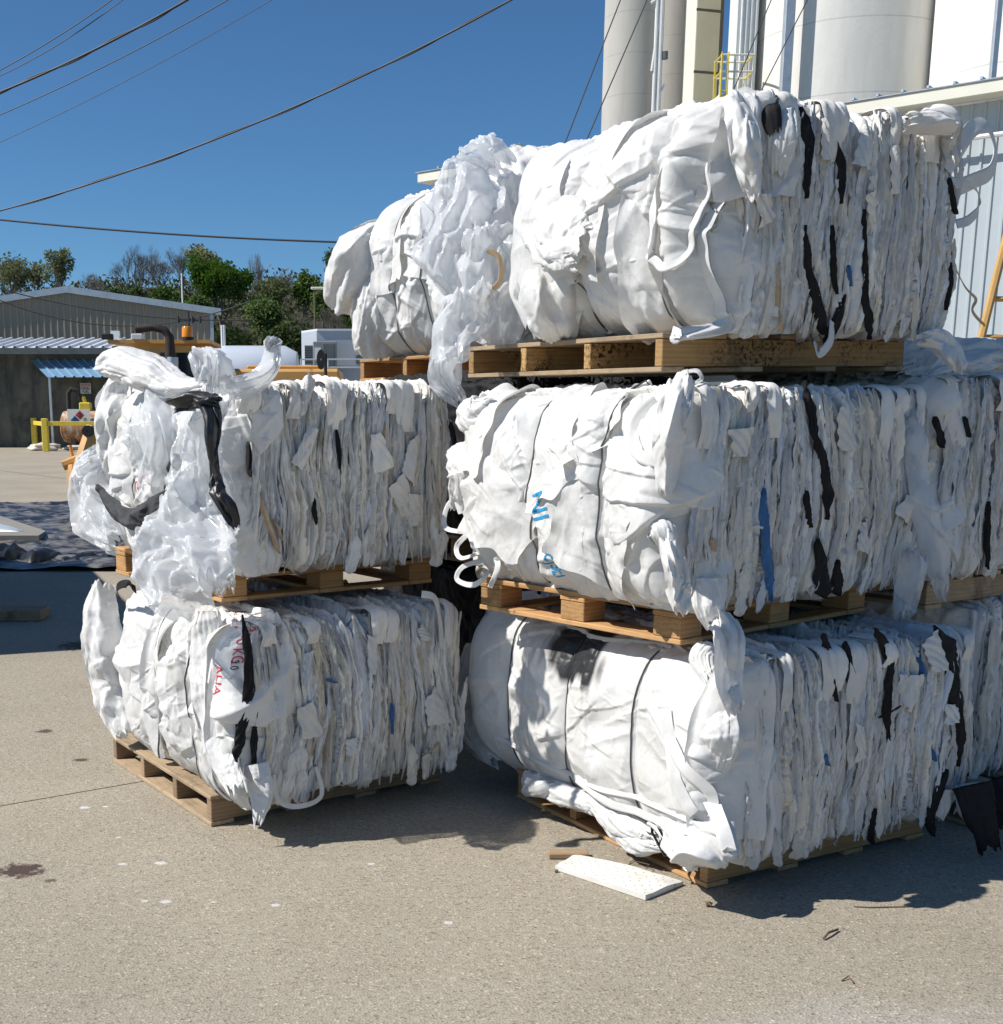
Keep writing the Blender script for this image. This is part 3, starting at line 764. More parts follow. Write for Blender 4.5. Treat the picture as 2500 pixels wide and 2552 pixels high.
pallet('pine pallet between the two bales at the right edge', (2.05, 4.66, 0.85), D2R(31), 1.2, 1.1, 'stringer', (W_OLD, W_OLDY), 7)
pallet('ground pallet in shadow at the right edge', (2.27, 4.52, 0.002), D2R(31), 1.2, 1.1, 'stringer', (W_OLD, W_OLDY), 8)
pallet('ground pallet under the hidden bottom bale of the back stack', (0.50, 5.57, 0.002), D2R(33), 1.15, 1.25, 'stringer', (W_OLD, W_OLDY), 9)
pallet('middle pallet of the back stack behind the front stacks', (0.50, 5.57, 0.89), D2R(33), 1.15, 1.25, 'stringer', (W_OLD, W_OLDY), 10)

# ------------------------------------------------------------------ BALES
class Bale:
    def __init__(s, label, loc, rz, Lx, Ly, H, group='stacked bales of pressed fabric bags', tilt=(0, 0)):
        s.e = empty('fabric_bale', loc, rz, label, 'bale', group)
        s.e.rotation_euler = (tilt[0], tilt[1], rz)
        s.Lx, s.Ly, s.H = Lx, Ly, H
        s.M = Matrix.LocRotScale(Vector(loc), s.e.rotation_euler, None); s.Mi = s.M.inverted()
        s.surf = []
    def loc(s, w): return np.array(s.Mi @ Vector(w))
    def ray(s, vx, vy):
        o = np.array(s.Mi @ Vector(EYE)); d = np.array(s.Mi.to_3x3() @ Vector(vray(vx, vy))); return o, d
    def front(s, vx, vy, off=0.03):      # point on the long face seen at that place, in the bale's own frame
        o, d = s.ray(vx, vy); t = (-off - o[1]) / d[1]; return o + t * d
    def end(s, vx, vy, off=0.03):
        o, d = s.ray(vx, vy); t = (-off - o[0]) / d[0]; return o + t * d
    def dep(s, vx, vy, Y): return s.loc(at_y(vx, vy, Y))
    def part(s, name, grids, mat, cols=None, smooth=True, label=None):
        if cols is None: cols = [np.broadcast_to(WHITE, g.shape).copy() for g in grids]
        o = grid_mesh(name, grids, mat, s.e, cols, smooth)
        if label: o['label'] = label
        return o
    def body(s, seed, **kw):
        g, c = bale_body(s.Lx, s.Ly, s.H, seed, **kw); return s.part('pressed_layers', g, M_BODY, c)

def toned(P, seed, amt=0.06, warm=0.0):
    x = P[..., 0]; v = 1 + amt * fbm(P[..., 0] * 3 + seed, P[..., 1] * 3, P[..., 2] * 3, 3)
    c = WHITE * v[..., None]
    st = sstep(0.35, 0.8, fbm(P[..., 0] * 5 + seed * 2, P[..., 1] * 5, P[..., 2] * 4, 4)) * (0.12 + warm)
    return np.clip(c * (1 - st[..., None]) + st[..., None] * np.array([0.62, 0.55, 0.42]), 0, 0.86)

def panel(b, S, ac, bc, wa, wb, rot, seed, lift=0.03, n=70, m=70, off=0.012, amp=0.6, free=(1, 1, 1, 0)):
    """a turned-out piece of cloth lying on the end surface with lifted free edges (left,right,bottom,top)"""
    p, q = np.meshgrid(np.linspace(-1, 1, n), np.linspace(-1, 1, m), indexing='ij')
    Lw, Lh = b.Ly + 0.2, b.H + 0.15
    p2 = p * (1 + 0.18 * perlin(q * 1.6 + seed, 0.3, p * 0.3)) ; q2 = q * (1 + 0.18 * perlin(p * 1.6 + seed, 4.3, q * 0.3))
    u = p2 * wa * math.cos(rot) - q2 * wb * math.sin(rot); v = p2 * wa * math.sin(rot) + q2 * wb * math.cos(rot)
    A, B = ac + u / Lw, bc + v / Lh
    P0 = S(np.clip(A, 0.0, 1), np.clip(B, 0.0, 1)); nn = base_normals(P0)
    if nn[n // 2, m // 2, 0] > 0: nn = -nn
    h = off + 0.010 * fbm(p * 1.2 + seed, q * 1.2, 0.3, 2)
    for k, (d, f) in enumerate(((1 + p, free[0]), (1 - p, free[1]), (1 + q, free[2]), (1 - q, free[3]))):
        e = np.clip(1 - d / 0.45, 0, 1)
        h = h + (lift * e ** 2 * (0.5 + perlin(p * 2 + seed, q * 2, k * 3.3)) if f else -0.035 * e ** 2)
    h = h + amp * creases(p * wa, q * wb, seed, 16, (0.02, 0.07), (0.005, 0.014), (0.1, 0.5), 0.3, (wa * 2, wb * 2), None, 0.02, lambda r: (r.uniform(-wa, wa), r.uniform(-wb, wb)))
    h = h + amp * creases(p * wa, q * wb, seed + 5, 40, (0.008, 0.03), (0.002, 0.005), (0.03, 0.2), 0.2, (wa * 2, wb * 2), None, 0.02, lambda r: (r.uniform(-wa, wa), r.uniform(-wb, wb)))
    return P0 + nn * h[..., None]

def wires_for(b, S, wires, wrap, y1, targets, r=0.0030):
    """tie wires: each its own part, drawn taut over the end cloth"""
    trs = [BVHTree.FromPolygons([v.co[:] for v in t.data.vertices], [p.vertices[:] for p in t.data.polygons]) for t in targets]
    for k, wq in enumerate(wires):
        a = (wrap + wq * y1) / (wrap + y1 + 0.05)
        t = np.linspace(0.02, 1.0, 60); aa = np.full_like(t, a) + 0.008 * np.sin(t * 4 + k * 2)
        pts = S(np.stack([aa - 0.004, aa, aa + 0.004]), np.stack([t] * 3))[1].copy()
        out = np.zeros(len(t))
        for i, p in enumerate(pts):
            d = Vector((-1, 0, 0)) if t[i] < 0.86 else Vector((-0.3, 0, 1)).normalized()
            for tr in trs:
                h = tr.ray_cast(Vector(p) + d * 0.2, -d)
                if h[0] is not None: out[i] = max(out[i], 0.2 - h[3])
        for _ in range(2): out[1:-1] = np.maximum(out[1:-1], (out[:-2] + out[2:]) / 2)
        for i in range(len(t)):
            d = np.array((-1, 0, 0)) if t[i] < 0.86 else np.array((-0.3, 0, 0.95)); pts[i] += d * (out[i] + 0.0015)
        MB().tube(pts, r, 6).build('tie_wire', M_WIRE, b.e, True)

_bvh = {}
def onto(b, C, off):
    """lay a centre line on the end cloth of a bale instead of letting it hover"""
    tg = getattr(b, 'tg', None)
    if not tg: return C
    C = C.copy(); C[:, 1] = np.maximum(C[:, 1], 0.015); trs = []
    for t in tg:
        if t.name not in _bvh: _bvh[t.name] = BVHTree.FromPolygons([v.co[:] for v in t.data.vertices], [p.vertices[:] for p in t.data.polygons])
        trs.append(_bvh[t.name])
    X = C[:, 0].copy(); hit = np.zeros(len(C), bool)
    for i, p in enumerate(C):
        if not (0.0 < p[1] < b.Ly): continue
        bx = None
        for tr in trs:
            h = tr.ray_cast(Vector((-0.9, p[1], p[2])), Vector((1, 0, 0)))
            if h[0] is not None and (bx is None or h[0].x < bx): bx = h[0].x
        if bx is not None: X[i] = bx - off; hit[i] = True
    for _ in range(6):
        Y = X.copy(); Y[1:-1] = np.minimum(X[1:-1], (X[:-2] + X[2:]) / 2 ) if True else X[1:-1]; X = np.where(hit, Y, X)
    for _ in range(4): X[1:-1] = (X[:-2] + 2 * X[1:-1] + X[2:]) / 4
    C[:, 0] = X
    return C

def strap(b, pts, width=0.045, nrm=None, twist=0.0, thick=0.0024, mat=None, seed=0, name='webbing_strap', col=None, label=None, wobble=0.004, lay=None):
    """flat woven band along a smooth path through pts (bale frame)"""
    P = np.array([np.asarray(p, float) for p in pts]); n = 14 * (len(P) - 1) + 1
    k = len(P); tt = np.linspace(0, k - 1, n); i = np.clip(tt.astype(int), 0, k - 2); f = (tt - i)[:, None]
    g = lambda j: P[np.clip(j, 0, k - 1)]
    p0, p1, p2, p3 = g(i - 1), g(i), g(i + 1), g(i + 2)
    C = 0.5 * (2 * p1 + (p2 - p0) * f + (2 * p0 - 5 * p1 + 4 * p2 - p3) * f ** 2 + (3 * p1 - p0 - 3 * p2 + p3) * f ** 3)
    if lay is not None: C = onto(b, C, lay)
    T = np.gradient(C, axis=0); T /= np.linalg.norm(T, axis=1)[:, None] + 1e-9
    nr = np.array(nrm if nrm is not None else (-0.7, -0.7, 0.1), float)
    Nn = nr - T * (T @ nr)[:, None]; Nn /= np.linalg.norm(Nn, axis=1)[:, None] + 1e-9
    Bn = np.cross(T, Nn)
    tw = twist * np.linspace(0, 1, n) + 0.35 * perlin(np.linspace(0, 3, n) + seed * 7.7, 0.5, 0.5)
    Bv = Bn * np.cos(tw)[:, None] + Nn * np.sin(tw)[:, None]; Nv = np.cross(Bv, T)
    prof = [(-1, 0.5), (-0.5, 0.62), (0, 0.5), (0.5, 0.62), (1, 0.5), (1, -0.5), (0, -0.55), (-1, -0.5)]
    wd = width * (1 + 0.12 * perlin(np.linspace(0, 4, n) + seed, 1.5, 0.5))
    G = np.stack([C + Bv * (wd * 0.5 * u)[:, None] + Nv * (thick * v + wobble * perlin(np.linspace(0, 5, n) + seed, u * 0.7, 0.3))[:, None] for u, v in prof], 1)
    G = np.concatenate([G, G[:, :1]], 1)
    c = np.broadcast_to(WHITE * 1.0 if col is None else np.array(col), G.shape).copy()
    o = grid_mesh(name, [G], mat or M_STRAP, b.e, [c])
    if label: o['label'] = label
    return o

def bag(b, path, rad, seed, mat, name, n=110, m=110, flat=0.5, amp=0.6, smooth=True, nrm=(-0.7, -0.7, 0), label=None, cols=None, along=0.8, pleat=1.0):
    """crumpled sheet or film gathered along a path; rad = half widths, flat = depth/width; folds run mostly along it"""
    P = np.array([np.asarray(p, float) for p in path]); k = len(P)
    tt = np.linspace(0, k - 1, n); i = np.clip(tt.astype(int), 0, k - 2); f = (tt - i)[:, None]
    g = lambda j: P[np.clip(j, 0, k - 1)]
    p0, p1, p2, p3 = g(i - 1), g(i), g(i + 1), g(i + 2)
    C = 0.5 * (2 * p1 + (p2 - p0) * f + (2 * p0 - 5 * p1 + 4 * p2 - p3) * f ** 2 + (3 * p1 - p0 - 3 * p2 + p3) * f ** 3)
    R = np.interp(tt, np.arange(k), rad)
    T = np.gradient(C, axis=0); T /= np.linalg.norm(T, axis=1)[:, None] + 1e-9
    nr = np.array(nrm, float); Nn = nr - T * (T @ nr)[:, None]; Nn /= np.linalg.norm(Nn, axis=1)[:, None] + 1e-9
    Bn = np.cross(T, Nn)
    TH, TT = np.meshgrid(np.linspace(0, 2 * math.pi, m), np.linspace(0, 1, n))
    L_ = np.linalg.norm(np.diff(C, axis=0), axis=1).sum(); rm = float(np.mean(rad)); q = TT * L_
    cw, sw_ = np.cos(TH), np.sin(TH)
    # sharp long pleats whose number changes along the path, plus a ragged outline
    rr = 1 + 0.12 * fbm(cw * 1.2 + seed, sw_ * 1.2, q / 0.3 + seed, 2)
    for j, (kf, am) in enumerate(((3, 0.13), (6, 0.09), (11, 0.05))):
        ph = kf * (TH / (2 * math.pi)) + 0.5 * kf ** 0.5 * perlin(cw * 1.1 + seed + j, sw_ * 1.1, q / 0.22)
        rr = rr + pleat * am * tri(ph) * np.clip(0.55 + 1.1 * perlin(cw + seed, sw_ + j * 3, q / 0.15), 0, 1.2)
    # closed ends: cut edges rather than domes
    G = C[:, None] + (Bn[:, None] * (cw * rr)[..., None] + Nn[:, None] * (sw_ * rr * flat)[..., None]) * R[:, None, None]
    endz = 0.05 * np.maximum(0, TT - 0.8) * 5 * fbm(cw * 2 + seed, sw_ * 2, 3.3, 3)
    G = G + T[:, None] * endz[..., None]
    nn = base_normals(G); out = G - C[:, None]; nn *= np.sign((nn * out).sum(-1).mean())
    s, t = TH * rm * 0.8, q
    ex = (2 * math.pi * rm * 0.8, L_); dr_ = lambda r, cs, ct: r.normal(math.pi / 2, 0.45) if r.rand() < along else r.uniform(0, math.pi)
    ar = ex[0] * ex[1] / 0.12
    nn_ = lambda v: int(max(6, min(220, v * ar)))
    sc_ = min(1.0, rm / 0.09)
    h = amp * creases(s, t, seed, nn_(22), (0.02, 0.06), (0.008 * sc_, 0.022 * sc_), (0.10, 0.5), 0.35, ex, dr_, 0.02)
    h = h + amp * creases(s, t, seed + 1, nn_(70), (0.008, 0.028), (0.003 * sc_, 0.009 * sc_), (0.04, 0.2), 0.2, ex, dr_, 0.012)
    h = h + amp * creases(s, t, seed + 2, nn_(130), (0.004, 0.012), (0.001, 0.0035), (0.02, 0.10), 0.1, ex, None, 0.008)
    G = G + nn * h[..., None]
    o = grid_mesh(name, [G], mat, b.e, [np.broadcast_to(WHITE, G.shape).copy() if cols is None else cols(G)], smooth)
    if label: o['label'] = label
    return o

def strip(b, pts, name='black_strip', mat=None, seed=0, off=0.0, label=None):
    """edge of one pressed layer of another colour: crumpled ribbon down the long face; pts = (x, y, half width) seen places"""
    Q = [b.front(x, y, 0.0) for x, y, _ in pts]; k = len(Q); P = np.array(Q)
    hw = np.array([np.linalg.norm(b.front(x + h, y, 0) - b.front(x - h, y, 0)) / 2 for x, y, h in pts])
    L_ = np.linalg.norm(np.diff(P, axis=0), axis=1).sum(); n = int(L_ / 0.006) + 4; m = 13
    t = np.linspace(0, k - 1, n); C = np.stack([np.interp(t, np.arange(k), P[:, j]) for j in range(3)], -1)
    for _ in range(int(n / 8) + 1): C[1:-1] = (C[:-2] + 2 * C[1:-1] + C[2:]) / 4
    W = np.interp(t, np.arange(k), hw); U, TT = np.meshgrid(np.linspace(-1, 1, m), t)
    q = TT * L_ / k
    W2 = W[:, None] * (1 + 0.45 * fbm(q * 14 + seed, np.sign(U) * 1.3, 0.5, 3)) * np.clip(np.minimum(TT, k - 1 - TT) / (k - 1) * 9, 0.1, 1)
    X = C[:, None, 0] + U * W2 + 0.006 * perlin(q * 20 + seed, 0.5, 0.5)
    zf = C[:, None, 2] + 0 * U
    Y = -0.008 - off - 0.026 * (1 - ((zf - b.H / 2) / (b.H / 2)) ** 2).clip(0, 1) - 0.014 * (1 - np.abs(U) ** 3) + 0.005 * tri(U * 1.3 + q * 12 + perlin(q * 9, U, seed)) + 0.006 * perlin(q * 25, U * 1.5, seed)
    G = np.stack([X, Y, zf], -1)
    o = grid_mesh(name, [G], mat or M_BLACK, b.e, [np.broadcast_to(WHITE, G.shape).copy()])
    if label: o['label'] = label
    return o

def film(b, pts, hw, seed, cell=0.008, mat=None, smooth=True, amp=1.0, label=None, nrm=(-0.7, -0.7, 0), layers=2, curl=0.5, name='plastic_film', lay=None):
    """crumpled clear film: open sheets with sharp facets, hanging along a path"""
    P = np.array([np.asarray(p, float) for p in pts]); k = len(P); grids = []
    for ly in range(layers):
        rs = np.random.RandomState(seed * 7 + ly)
        L_ = np.linalg.norm(np.diff(P, axis=0), axis=1).sum(); n = int(L_ / cell) + 4; m = int(2 * max(hw) * 1.25 / cell) + 4
        tt = np.linspace(0, k - 1, n); i = np.clip(tt.astype(int), 0, k - 2); f = (tt - i)[:, None]
        g = lambda j: P[np.clip(j, 0, k - 1)]
        p0, p1, p2, p3 = g(i - 1), g(i), g(i + 1), g(i + 2)
        C = 0.5 * (2 * p1 + (p2 - p0) * f + (2 * p0 - 5 * p1 + 4 * p2 - p3) * f ** 2 + (3 * p1 - p0 - 3 * p2 + p3) * f ** 3)
        if lay is not None: C = onto(b, C, lay)
        R = np.interp(tt, np.arange(k), hw)
        T = np.gradient(C, axis=0); T /= np.linalg.norm(T, axis=1)[:, None] + 1e-9
        nr = np.array(nrm, float); Nn = nr - T * (T @ nr)[:, None]; Nn /= np.linalg.norm(Nn, axis=1)[:, None] + 1e-9
        Bn = np.cross(T, Nn)
        U, TT = np.meshgrid(np.linspace(-1, 1, m), np.linspace(0, 1, n)); q = TT * L_; sd = seed * 3.3 + ly * 11
        edge = 1 + (0.14 if mat else 0.25) * fbm(q * 6 + sd, np.sign(U) * 2.0, 0.4, 3)
        X = U * R[:, None] * edge
        Z = R[:, None] * curl * (1 - U ** 2) * (1 if ly == 0 else -0.4) + 0.35 * R[:, None] * perlin(U * 1.6 + sd, q * 5, 0.3)
        Z = Z + amp * (0.050 * fbm(U * R[:, None] * 6 + sd, q * 4.5, 1.3, 2) + creases(X + max(hw), q, seed + ly, 34, (0.03, 0.10), (0.014, 0.034), (0.12, 0.6), 0.2, (2 * max(hw), L_), lambda r, c1, c2: r.normal(1.57, 0.7), 0.03)
                       + creases(X + max(hw), q, seed + ly + 3, 70, (0.010, 0.03), (0.003, 0.009), (0.03, 0.2), 0.1, (2 * max(hw), L_), None, 0.02))
        G = C[:, None] + Bn[:, None] * X[..., None] + Nn[:, None] * Z[..., None]
        G = G + rs.normal(0, 0.0003, G.shape) + T[:, None] * ((0.02 if mat else 0.05) * fbm(U * 2.5 + sd, 1.1, 0.2, 3) * np.abs(2 * TT - 1))[..., None]
        grids.append(G)
    o = grid_mesh(name, grids, mat or M_FILM, b.e, [np.broadcast_to(WHITE, G.shape).copy() for G in grids], smooth)
    if label: o['label'] = label
    return o

def letters(b, txt, size, origin, xdir, ydir, mat, targets, name='printed_letters', label=None, font_w=1.0, rag=0.0):
    """flat print laid on the cloth: glyph meshes pushed onto the surface they are printed on"""
    cu = bpy.data.curves.new('txt', 'FONT'); cu.body = txt; cu.size = size; cu.offset = size * 0.003
    to = bpy.data.objects.new('txt', cu); COL.objects.link(to)
    dg = bpy.context.evaluated_depsgraph_get(); dg.update()
    me = bpy.data.meshes.new_from_object(to.evaluated_get(dg)); bpy.data.objects.remove(to)
    bm = bmesh.new(); bm.from_mesh(me)
    bmesh.ops.triangulate(bm, faces=bm.faces[:])
    for _ in range(3):
        ed = [e for e in bm.edges if e.calc_length() > 0.006]
        if not ed: break
        bmesh.ops.subdivide_edges(bm, edges=ed, cuts=1)
        bmesh.ops.triangulate(bm, faces=bm.faces[:])
    xd = Vector(xdir).normalized(); yd = Vector(ydir).normalized(); nz = xd.cross(yd)
    trees = []
    for t in targets:
        me2 = t.data; vv = [v.co[:] for v in me2.vertices]; trees.append(BVHTree.FromPolygons(vv, [p.vertices[:] for p in me2.polygons]))
    for v in bm.verts:
        p = Vector(origin) + xd * (v.co.x * font_w) + yd * v.co.y
        best = None
        for tr in trees:
            h = tr.ray_cast(p + nz * 0.3, -nz)
            if h[0] is not None and (best is None or h[3] < best): best = h[3]
        v.co = p + nz * (0.3 - (best if best is not None else 0.3) + 0.0022)
    bm.to_mesh(me); bm.free()
    me.materials.clear(); me.materials.append(mat)
    me.name = name
    o = bpy.data.objects.new(name, me); link(o); o.parent = b.e
    if label: o['label'] = label
    return o

M_BLACKF = simple('black_plastic_film', (0.012, 0.012, 0.013), 0.42, vary=0.2, spec=0.6)
FAN = lambda wires, Ly: (lambda rs, cs, ct: rs.choice([rs.normal(0.0, 0.35), rs.normal(0.6, 0.3), rs.normal(-0.6, 0.3), rs.normal(1.5, 0.25)]))
def std_end(b, seed, wires=(0.3, 0.6, 0.85), bul=0.05, gr=0.045, wrap=0.12, top=0.16, amp=1.15, y1=None, panels=(), warm=0.0, r=0.07, steep=0.4, x_off=0.0, lump=0.012, wr=True):
    S = end_surface(b.Ly, b.H, wrap, top, bul, wires, gr, r, x_off, y1)
    y1 = y1 or b.Ly
    den = lambda a_, b_: 1 - 0.75 * np.max([np.exp(-((a_ * (wrap + y1 + 0.05) - wrap - q * y1) / 0.035) ** 2) for q in wires], 0)
    def cen(rs):
        q = rs.choice(list(wires)) * y1 + wrap + rs.normal(0, 0.09); return (q, rs.uniform(0, b.H + 0.1)) if rs.rand() < 0.6 else (rs.uniform(0, y1 + 0.2), rs.uniform(0, b.H + 0.1))
    P = sheet(S, 420, 280, (y1 + 0.2, b.H + 0.15), seed, amp, n2=110, n3=240, dents=den, dirs=FAN(wires, b.Ly), flip=True, steep=steep, lump=lump, cen=cen)
    o = b.part('outer_bag', [P], M_SHEET, [toned(P, seed, warm=warm)])
    tg = [o]
    for k, pn in enumerate(panels):
        Q = panel(b, S, *pn, seed=seed * 3 + k)
        tg.append(b.part('loose_sheet', [Q], M_SHEET, [toned(Q, seed + k, warm=warm)]))
    if wr: wires_for(b, S, wires, wrap, y1, tg)
    b.tg = tg
    return S, tg

# ---------- left stack, bottom
LB = Bale('bottom bale of the left stack with red print and a black strip at its corner', (-0.56, 4.40, 0.128), R_LB, 1.00, 1.22, 0.69)
LB.body(5, stains=0.55, tintv=0.09)
S_LB, T_LB = std_end(LB, 21, (0.32, 0.62), 0.05, 0.05, panels=[(0.30, 0.45, 0.12, 0.36, -0.05), (0.62, 0.45, 0.10, 0.30, 0.15), (0.16, 0.40, 0.06, 0.38, 0.05)], steep=0.5)
# long hanging sheets at the far-left side
film(LB, [LB.end(200, 1110, 0.03), LB.end(195, 1200, 0.08), LB.end(215, 1300, 0.06), LB.end(245, 1395, 0.05)], [0.05, 0.10, 0.11, 0.05], 3, mat=M_SHEET, amp=0.55, name='loose_sheet', curl=0.6)
bag(LB, [LB.end(395, 1160, 0.03), LB.end(400, 1280, 0.05), LB.end(425, 1420, 0.06), LB.end(450, 1495, 0.07)], [0.04, 0.08, 0.07, 0.035], 4, M_SHEET, 'loose_sheet', flat=0.4, amp=0.7)
bag(LB, [LB.front(485, 1450, 0.03), LB.front(495, 1500, 0.06), LB.front(490, 1555, 0.08)], [0.05, 0.05, 0.012], 6, M_SHEET, 'loose_sheet', flat=0.4, amp=0.6)
strap(LB, [LB.front(600, 1455, 0.03), LB.front(610, 1510, 0.06), LB.front(570, 1530, 0.07), LB.front(530, 1520, 0.05), LB.front(520, 1470, 0.03)], 0.02, (0.3, -1, 0))
strap(LB, [LB.end(235, 1150, 0.04), LB.end(222, 1118, 0.10), LB.end(240, 1108, 0.12), LB.end(258, 1120, 0.07)], 0.035, (-1, -0.2, 0.3), mat=M_BLACK, name='black_handle', label='black handle loop')
strap(LB, [LB.front(800, 1128, 0.03), LB.front(825, 1135, 0.05), LB.front(835, 1175, 0.04), LB.front(838, 1230, 0.03)], 0.03, (0.3, -1, 0.2), seed=3)
xd = LB.end(436, 1300, 0) - LB.end(428, 1170, 0)
for txt, vx, vy, sz, m_ in [('5,2 M', 444, 1160, 0.035, M_RED), ('800 KG', 440, 1192, 0.042, M_RED), ('2.0', 444, 1252, 0.03, M_CHAR), ('ALIA', 430, 1258, 0.055, M_RED)]:
    o_ = LB.end(vx, vy, 0.03); letters(LB, txt, sz, o_, (0.0, -0.10, -1), (0.05, -1, 0.1), m_, T_LB, label='red print on the sheet' if m_ is M_RED else None)

# ---------- left stack, top
LT = Bale('top bale of the left stack, draped at its left end in clear plastic', (-0.61, 4.62, 0.992), R_LT, 1.00, 1.22, 0.71)
LT.body(6, stains=0.8, tintv=0.10, lw=(0.008, 0.028))
S_LT, T_LT = std_end(LT, 31, (0.4, 0.7), 0.07, 0.05, panels=[(0.40, 0.35, 0.13, 0.30, 0.3), (0.75, 0.3, 0.10, 0.35, -0.2), (0.55, 0.7, 0.16, 0.2, 0.1)])
# the rolled white flap over the top left
bag(LT, [LT.dep(193, 690, 5.27), LT.dep(235, 690, 5.21), LT.dep(290, 712, 5.08), LT.dep(345, 734, 4.94), LT.dep(395, 730, 4.84)], [0.05, 0.095, 0.085, 0.05, 0.03], 7, M_SHEET, 'rolled_flap', flat=0.7, amp=0.5, label='rolled end of a white bag sticking out', nrm=(-0.3, -0.5, 1))
film(LT, [LT.end(232, 715, 0.02), LT.end(220, 770, 0.05), LT.end(222, 850, 0.05), LT.end(228, 930, 0.03)], [0.05, 0.085, 0.085, 0.04], 8, mat=M_SHEET, amp=0.5, name='loose_sheet', curl=0.6)
bag(LT, [LT.end(225, 990, 0.04), LT.end(270, 1015, 0.10), LT.end(320, 1030, 0.08)], [0.05, 0.08, 0.05], 9, M_SHEET, 'loose_sheet', flat=0.5, amp=0.7)
# film
film(LT, [LT.end(205, 862, 0.08), LT.end(182, 900, 0.10), LT.end(196, 970, 0.12), LT.end(235, 1030, 0.12)], [0.05, 0.12, 0.14, 0.06], 10, amp=1.1, label='billow of clear plastic')
film(LT, [LT.end(290, 765, 0.05), LT.end(300, 830, 0.09), LT.end(305, 900, 0.07)], [0.09, 0.15, 0.07], 11, amp=1.0)
film(LT, [LT.end(418, 760, 0.06), LT.end(395, 820, 0.10), LT.end(390, 900, 0.12), LT.end(400, 980, 0.12)], [0.06, 0.09, 0.11, 0.08], 12, amp=1.3)
film(LT, [LT.end(350, 925, 0.12), LT.end(350, 1000, 0.20), LT.end(350, 1070, 0.24), LT.end(375, 1135, 0.24)], [0.04, 0.12, 0.19, 0.16], 13, amp=1.3, label='clear plastic hanging down over the pallet')
film(LT, [LT.end(392, 1000, 0.14), LT.end(410, 1060, 0.2), LT.end(420, 1120, 0.22)], [0.06, 0.11, 0.05], 14, amp=1.2)
film(LT, [LT.front(415, 775, 0.06), LT.front(428, 740, 0.04), LT.front(425, 710, 0.0), LT.front(422, 688, 0.0)], [0.05, 0.07, 0.06, 0.02], 15, amp=1.3)
film(LT, [LT.front(440, 745, 0.04), LT.front(480, 735, 0.06), LT.front(500, 722, 0.04), LT.front(512, 708, 0.03)], [0.04, 0.04, 0.025, 0.012], 16, amp=1.1)
# black straps
film(LT, [LT.end(376, 768, 0.17), LT.end(402, 762, 0.19), LT.end(430, 772, 0.18)], [0.022, 0.03, 0.025], 150, mat=M_BLACKF, amp=0.5, name='black_film_strap', smooth=True, cell=0.007)
film(LT, [LT.end(408, 770, 0.18), LT.end(414, 800, 0.2), LT.end(414, 860, 0.21), LT.end(420, 920, 0.21), LT.end(438, 965, 0.21), LT.end(452, 998, 0.19)], [0.04, 0.026, 0.018, 0.020, 0.03, 0.015], 151, mat=M_BLACKF, amp=0.45, name='black_film_strap', smooth=True, cell=0.007, label='long shiny black plastic strip hanging at the corner')
bag(LT, [LT.end(334, 862, 0.15), LT.end(330, 890, 0.17), LT.end(332, 915, 0.15)], [0.012, 0.03, 0.012], 17, M_BLACK, 'black_tab', flat=0.4, n=30, m=30, amp=0.3)
film(LT, [LT.end(192, 925, 0.17), LT.end(215, 962, 0.19), LT.end(255, 985, 0.20), LT.end(300, 968, 0.20), LT.end(345, 945, 0.19)], [0.01, 0.035, 0.045, 0.055, 0.045], 18, mat=M_CHAR, smooth=True, amp=0.45, cell=0.007, layers=1, name='charcoal_sash', label='charcoal grey sash with a white stitched edge')
strap(LT, [LT.end(270, 1000, 0.235), LT.end(305, 980, 0.24), LT.end(342, 960, 0.235)], 0.008, (-0.7, -0.7, 0), name='stitched_edge')
for txt, vx, vy, sz in [('Tal', 285, 935, 0.06), ('kont', 300, 920, 0.055)]:
    letters(LT, txt, sz, LT.end(vx, vy, 0.03), (0, -0.72, 0.35), (0, 0.35, 0.72), M_RED, T_LT, label='red print on the sheet')
letters(LT, '1', 0.09, LT.end(217, 885, 0.03), (0, -1, 0.1), (0, 0.1, 1), M_RED, T_LT)
letters(LT, '/', 0.06, LT.end(228, 925, 0.03), (0, -1, 0.1), (0, 0.1, 1), M_YELLOWINK, T_LT)

# ---------- right stack, bottom
RB = Bale('bottom bale of the right stack, taut white bag tied with wires, black smudge', (1.12, 3.80, 0.128), R_RB, 1.13, 1.55, 0.69)
RB.body(3, stains=0.25)
S_RB, T_RB = std_end(RB, 41, (0.29, 0.55, 0.80), 0.11, 0.045, amp=0.8, steep=0.35, lump=0.014, panels=[(0.10, 0.55, 0.07, 0.34, 0.02)])
# seams on the bag
for zq, a0, a1 in ((0.80, 0.30, 0.98), (0.17, 0.12, 0.9)):
    a = np.linspace(a0, a1, 60); G = S_RB(np.stack([a, a]), np.stack([zq + 0.02 * np.sin(a * 9), zq + 0.02 * np.sin(a * 9)]))[0]
    G = G.copy(); G[:, 0] -= 0.018
    strap(RB, G[::6], 0.018, (-1, -0.1, 0.1), thick=0.005, name='sewn_seam', lay=0.002)
film(RB, [RB.end(1380, 1208, 0.0), RB.end(1385, 1235, 0.05), RB.end(1385, 1280, 0.07), RB.end(1395, 1325, 0.04)], [0.03, 0.05, 0.04, 0.02], 44, mat=M_SHEET, smooth=True, cell=0.005, amp=0.75, name='knotted_cloth', curl=0.9, label='knotted bunch of cloth at the corner')
bag(RB, [RB.end(1345, 1225, 0.02), RB.end(1335, 1250, 0.06), RB.end(1350, 1290, 0.07)], [0.02, 0.035, 0.02], 45, M_SHEET, 'knotted_cloth', flat=0.8, amp=1.0)
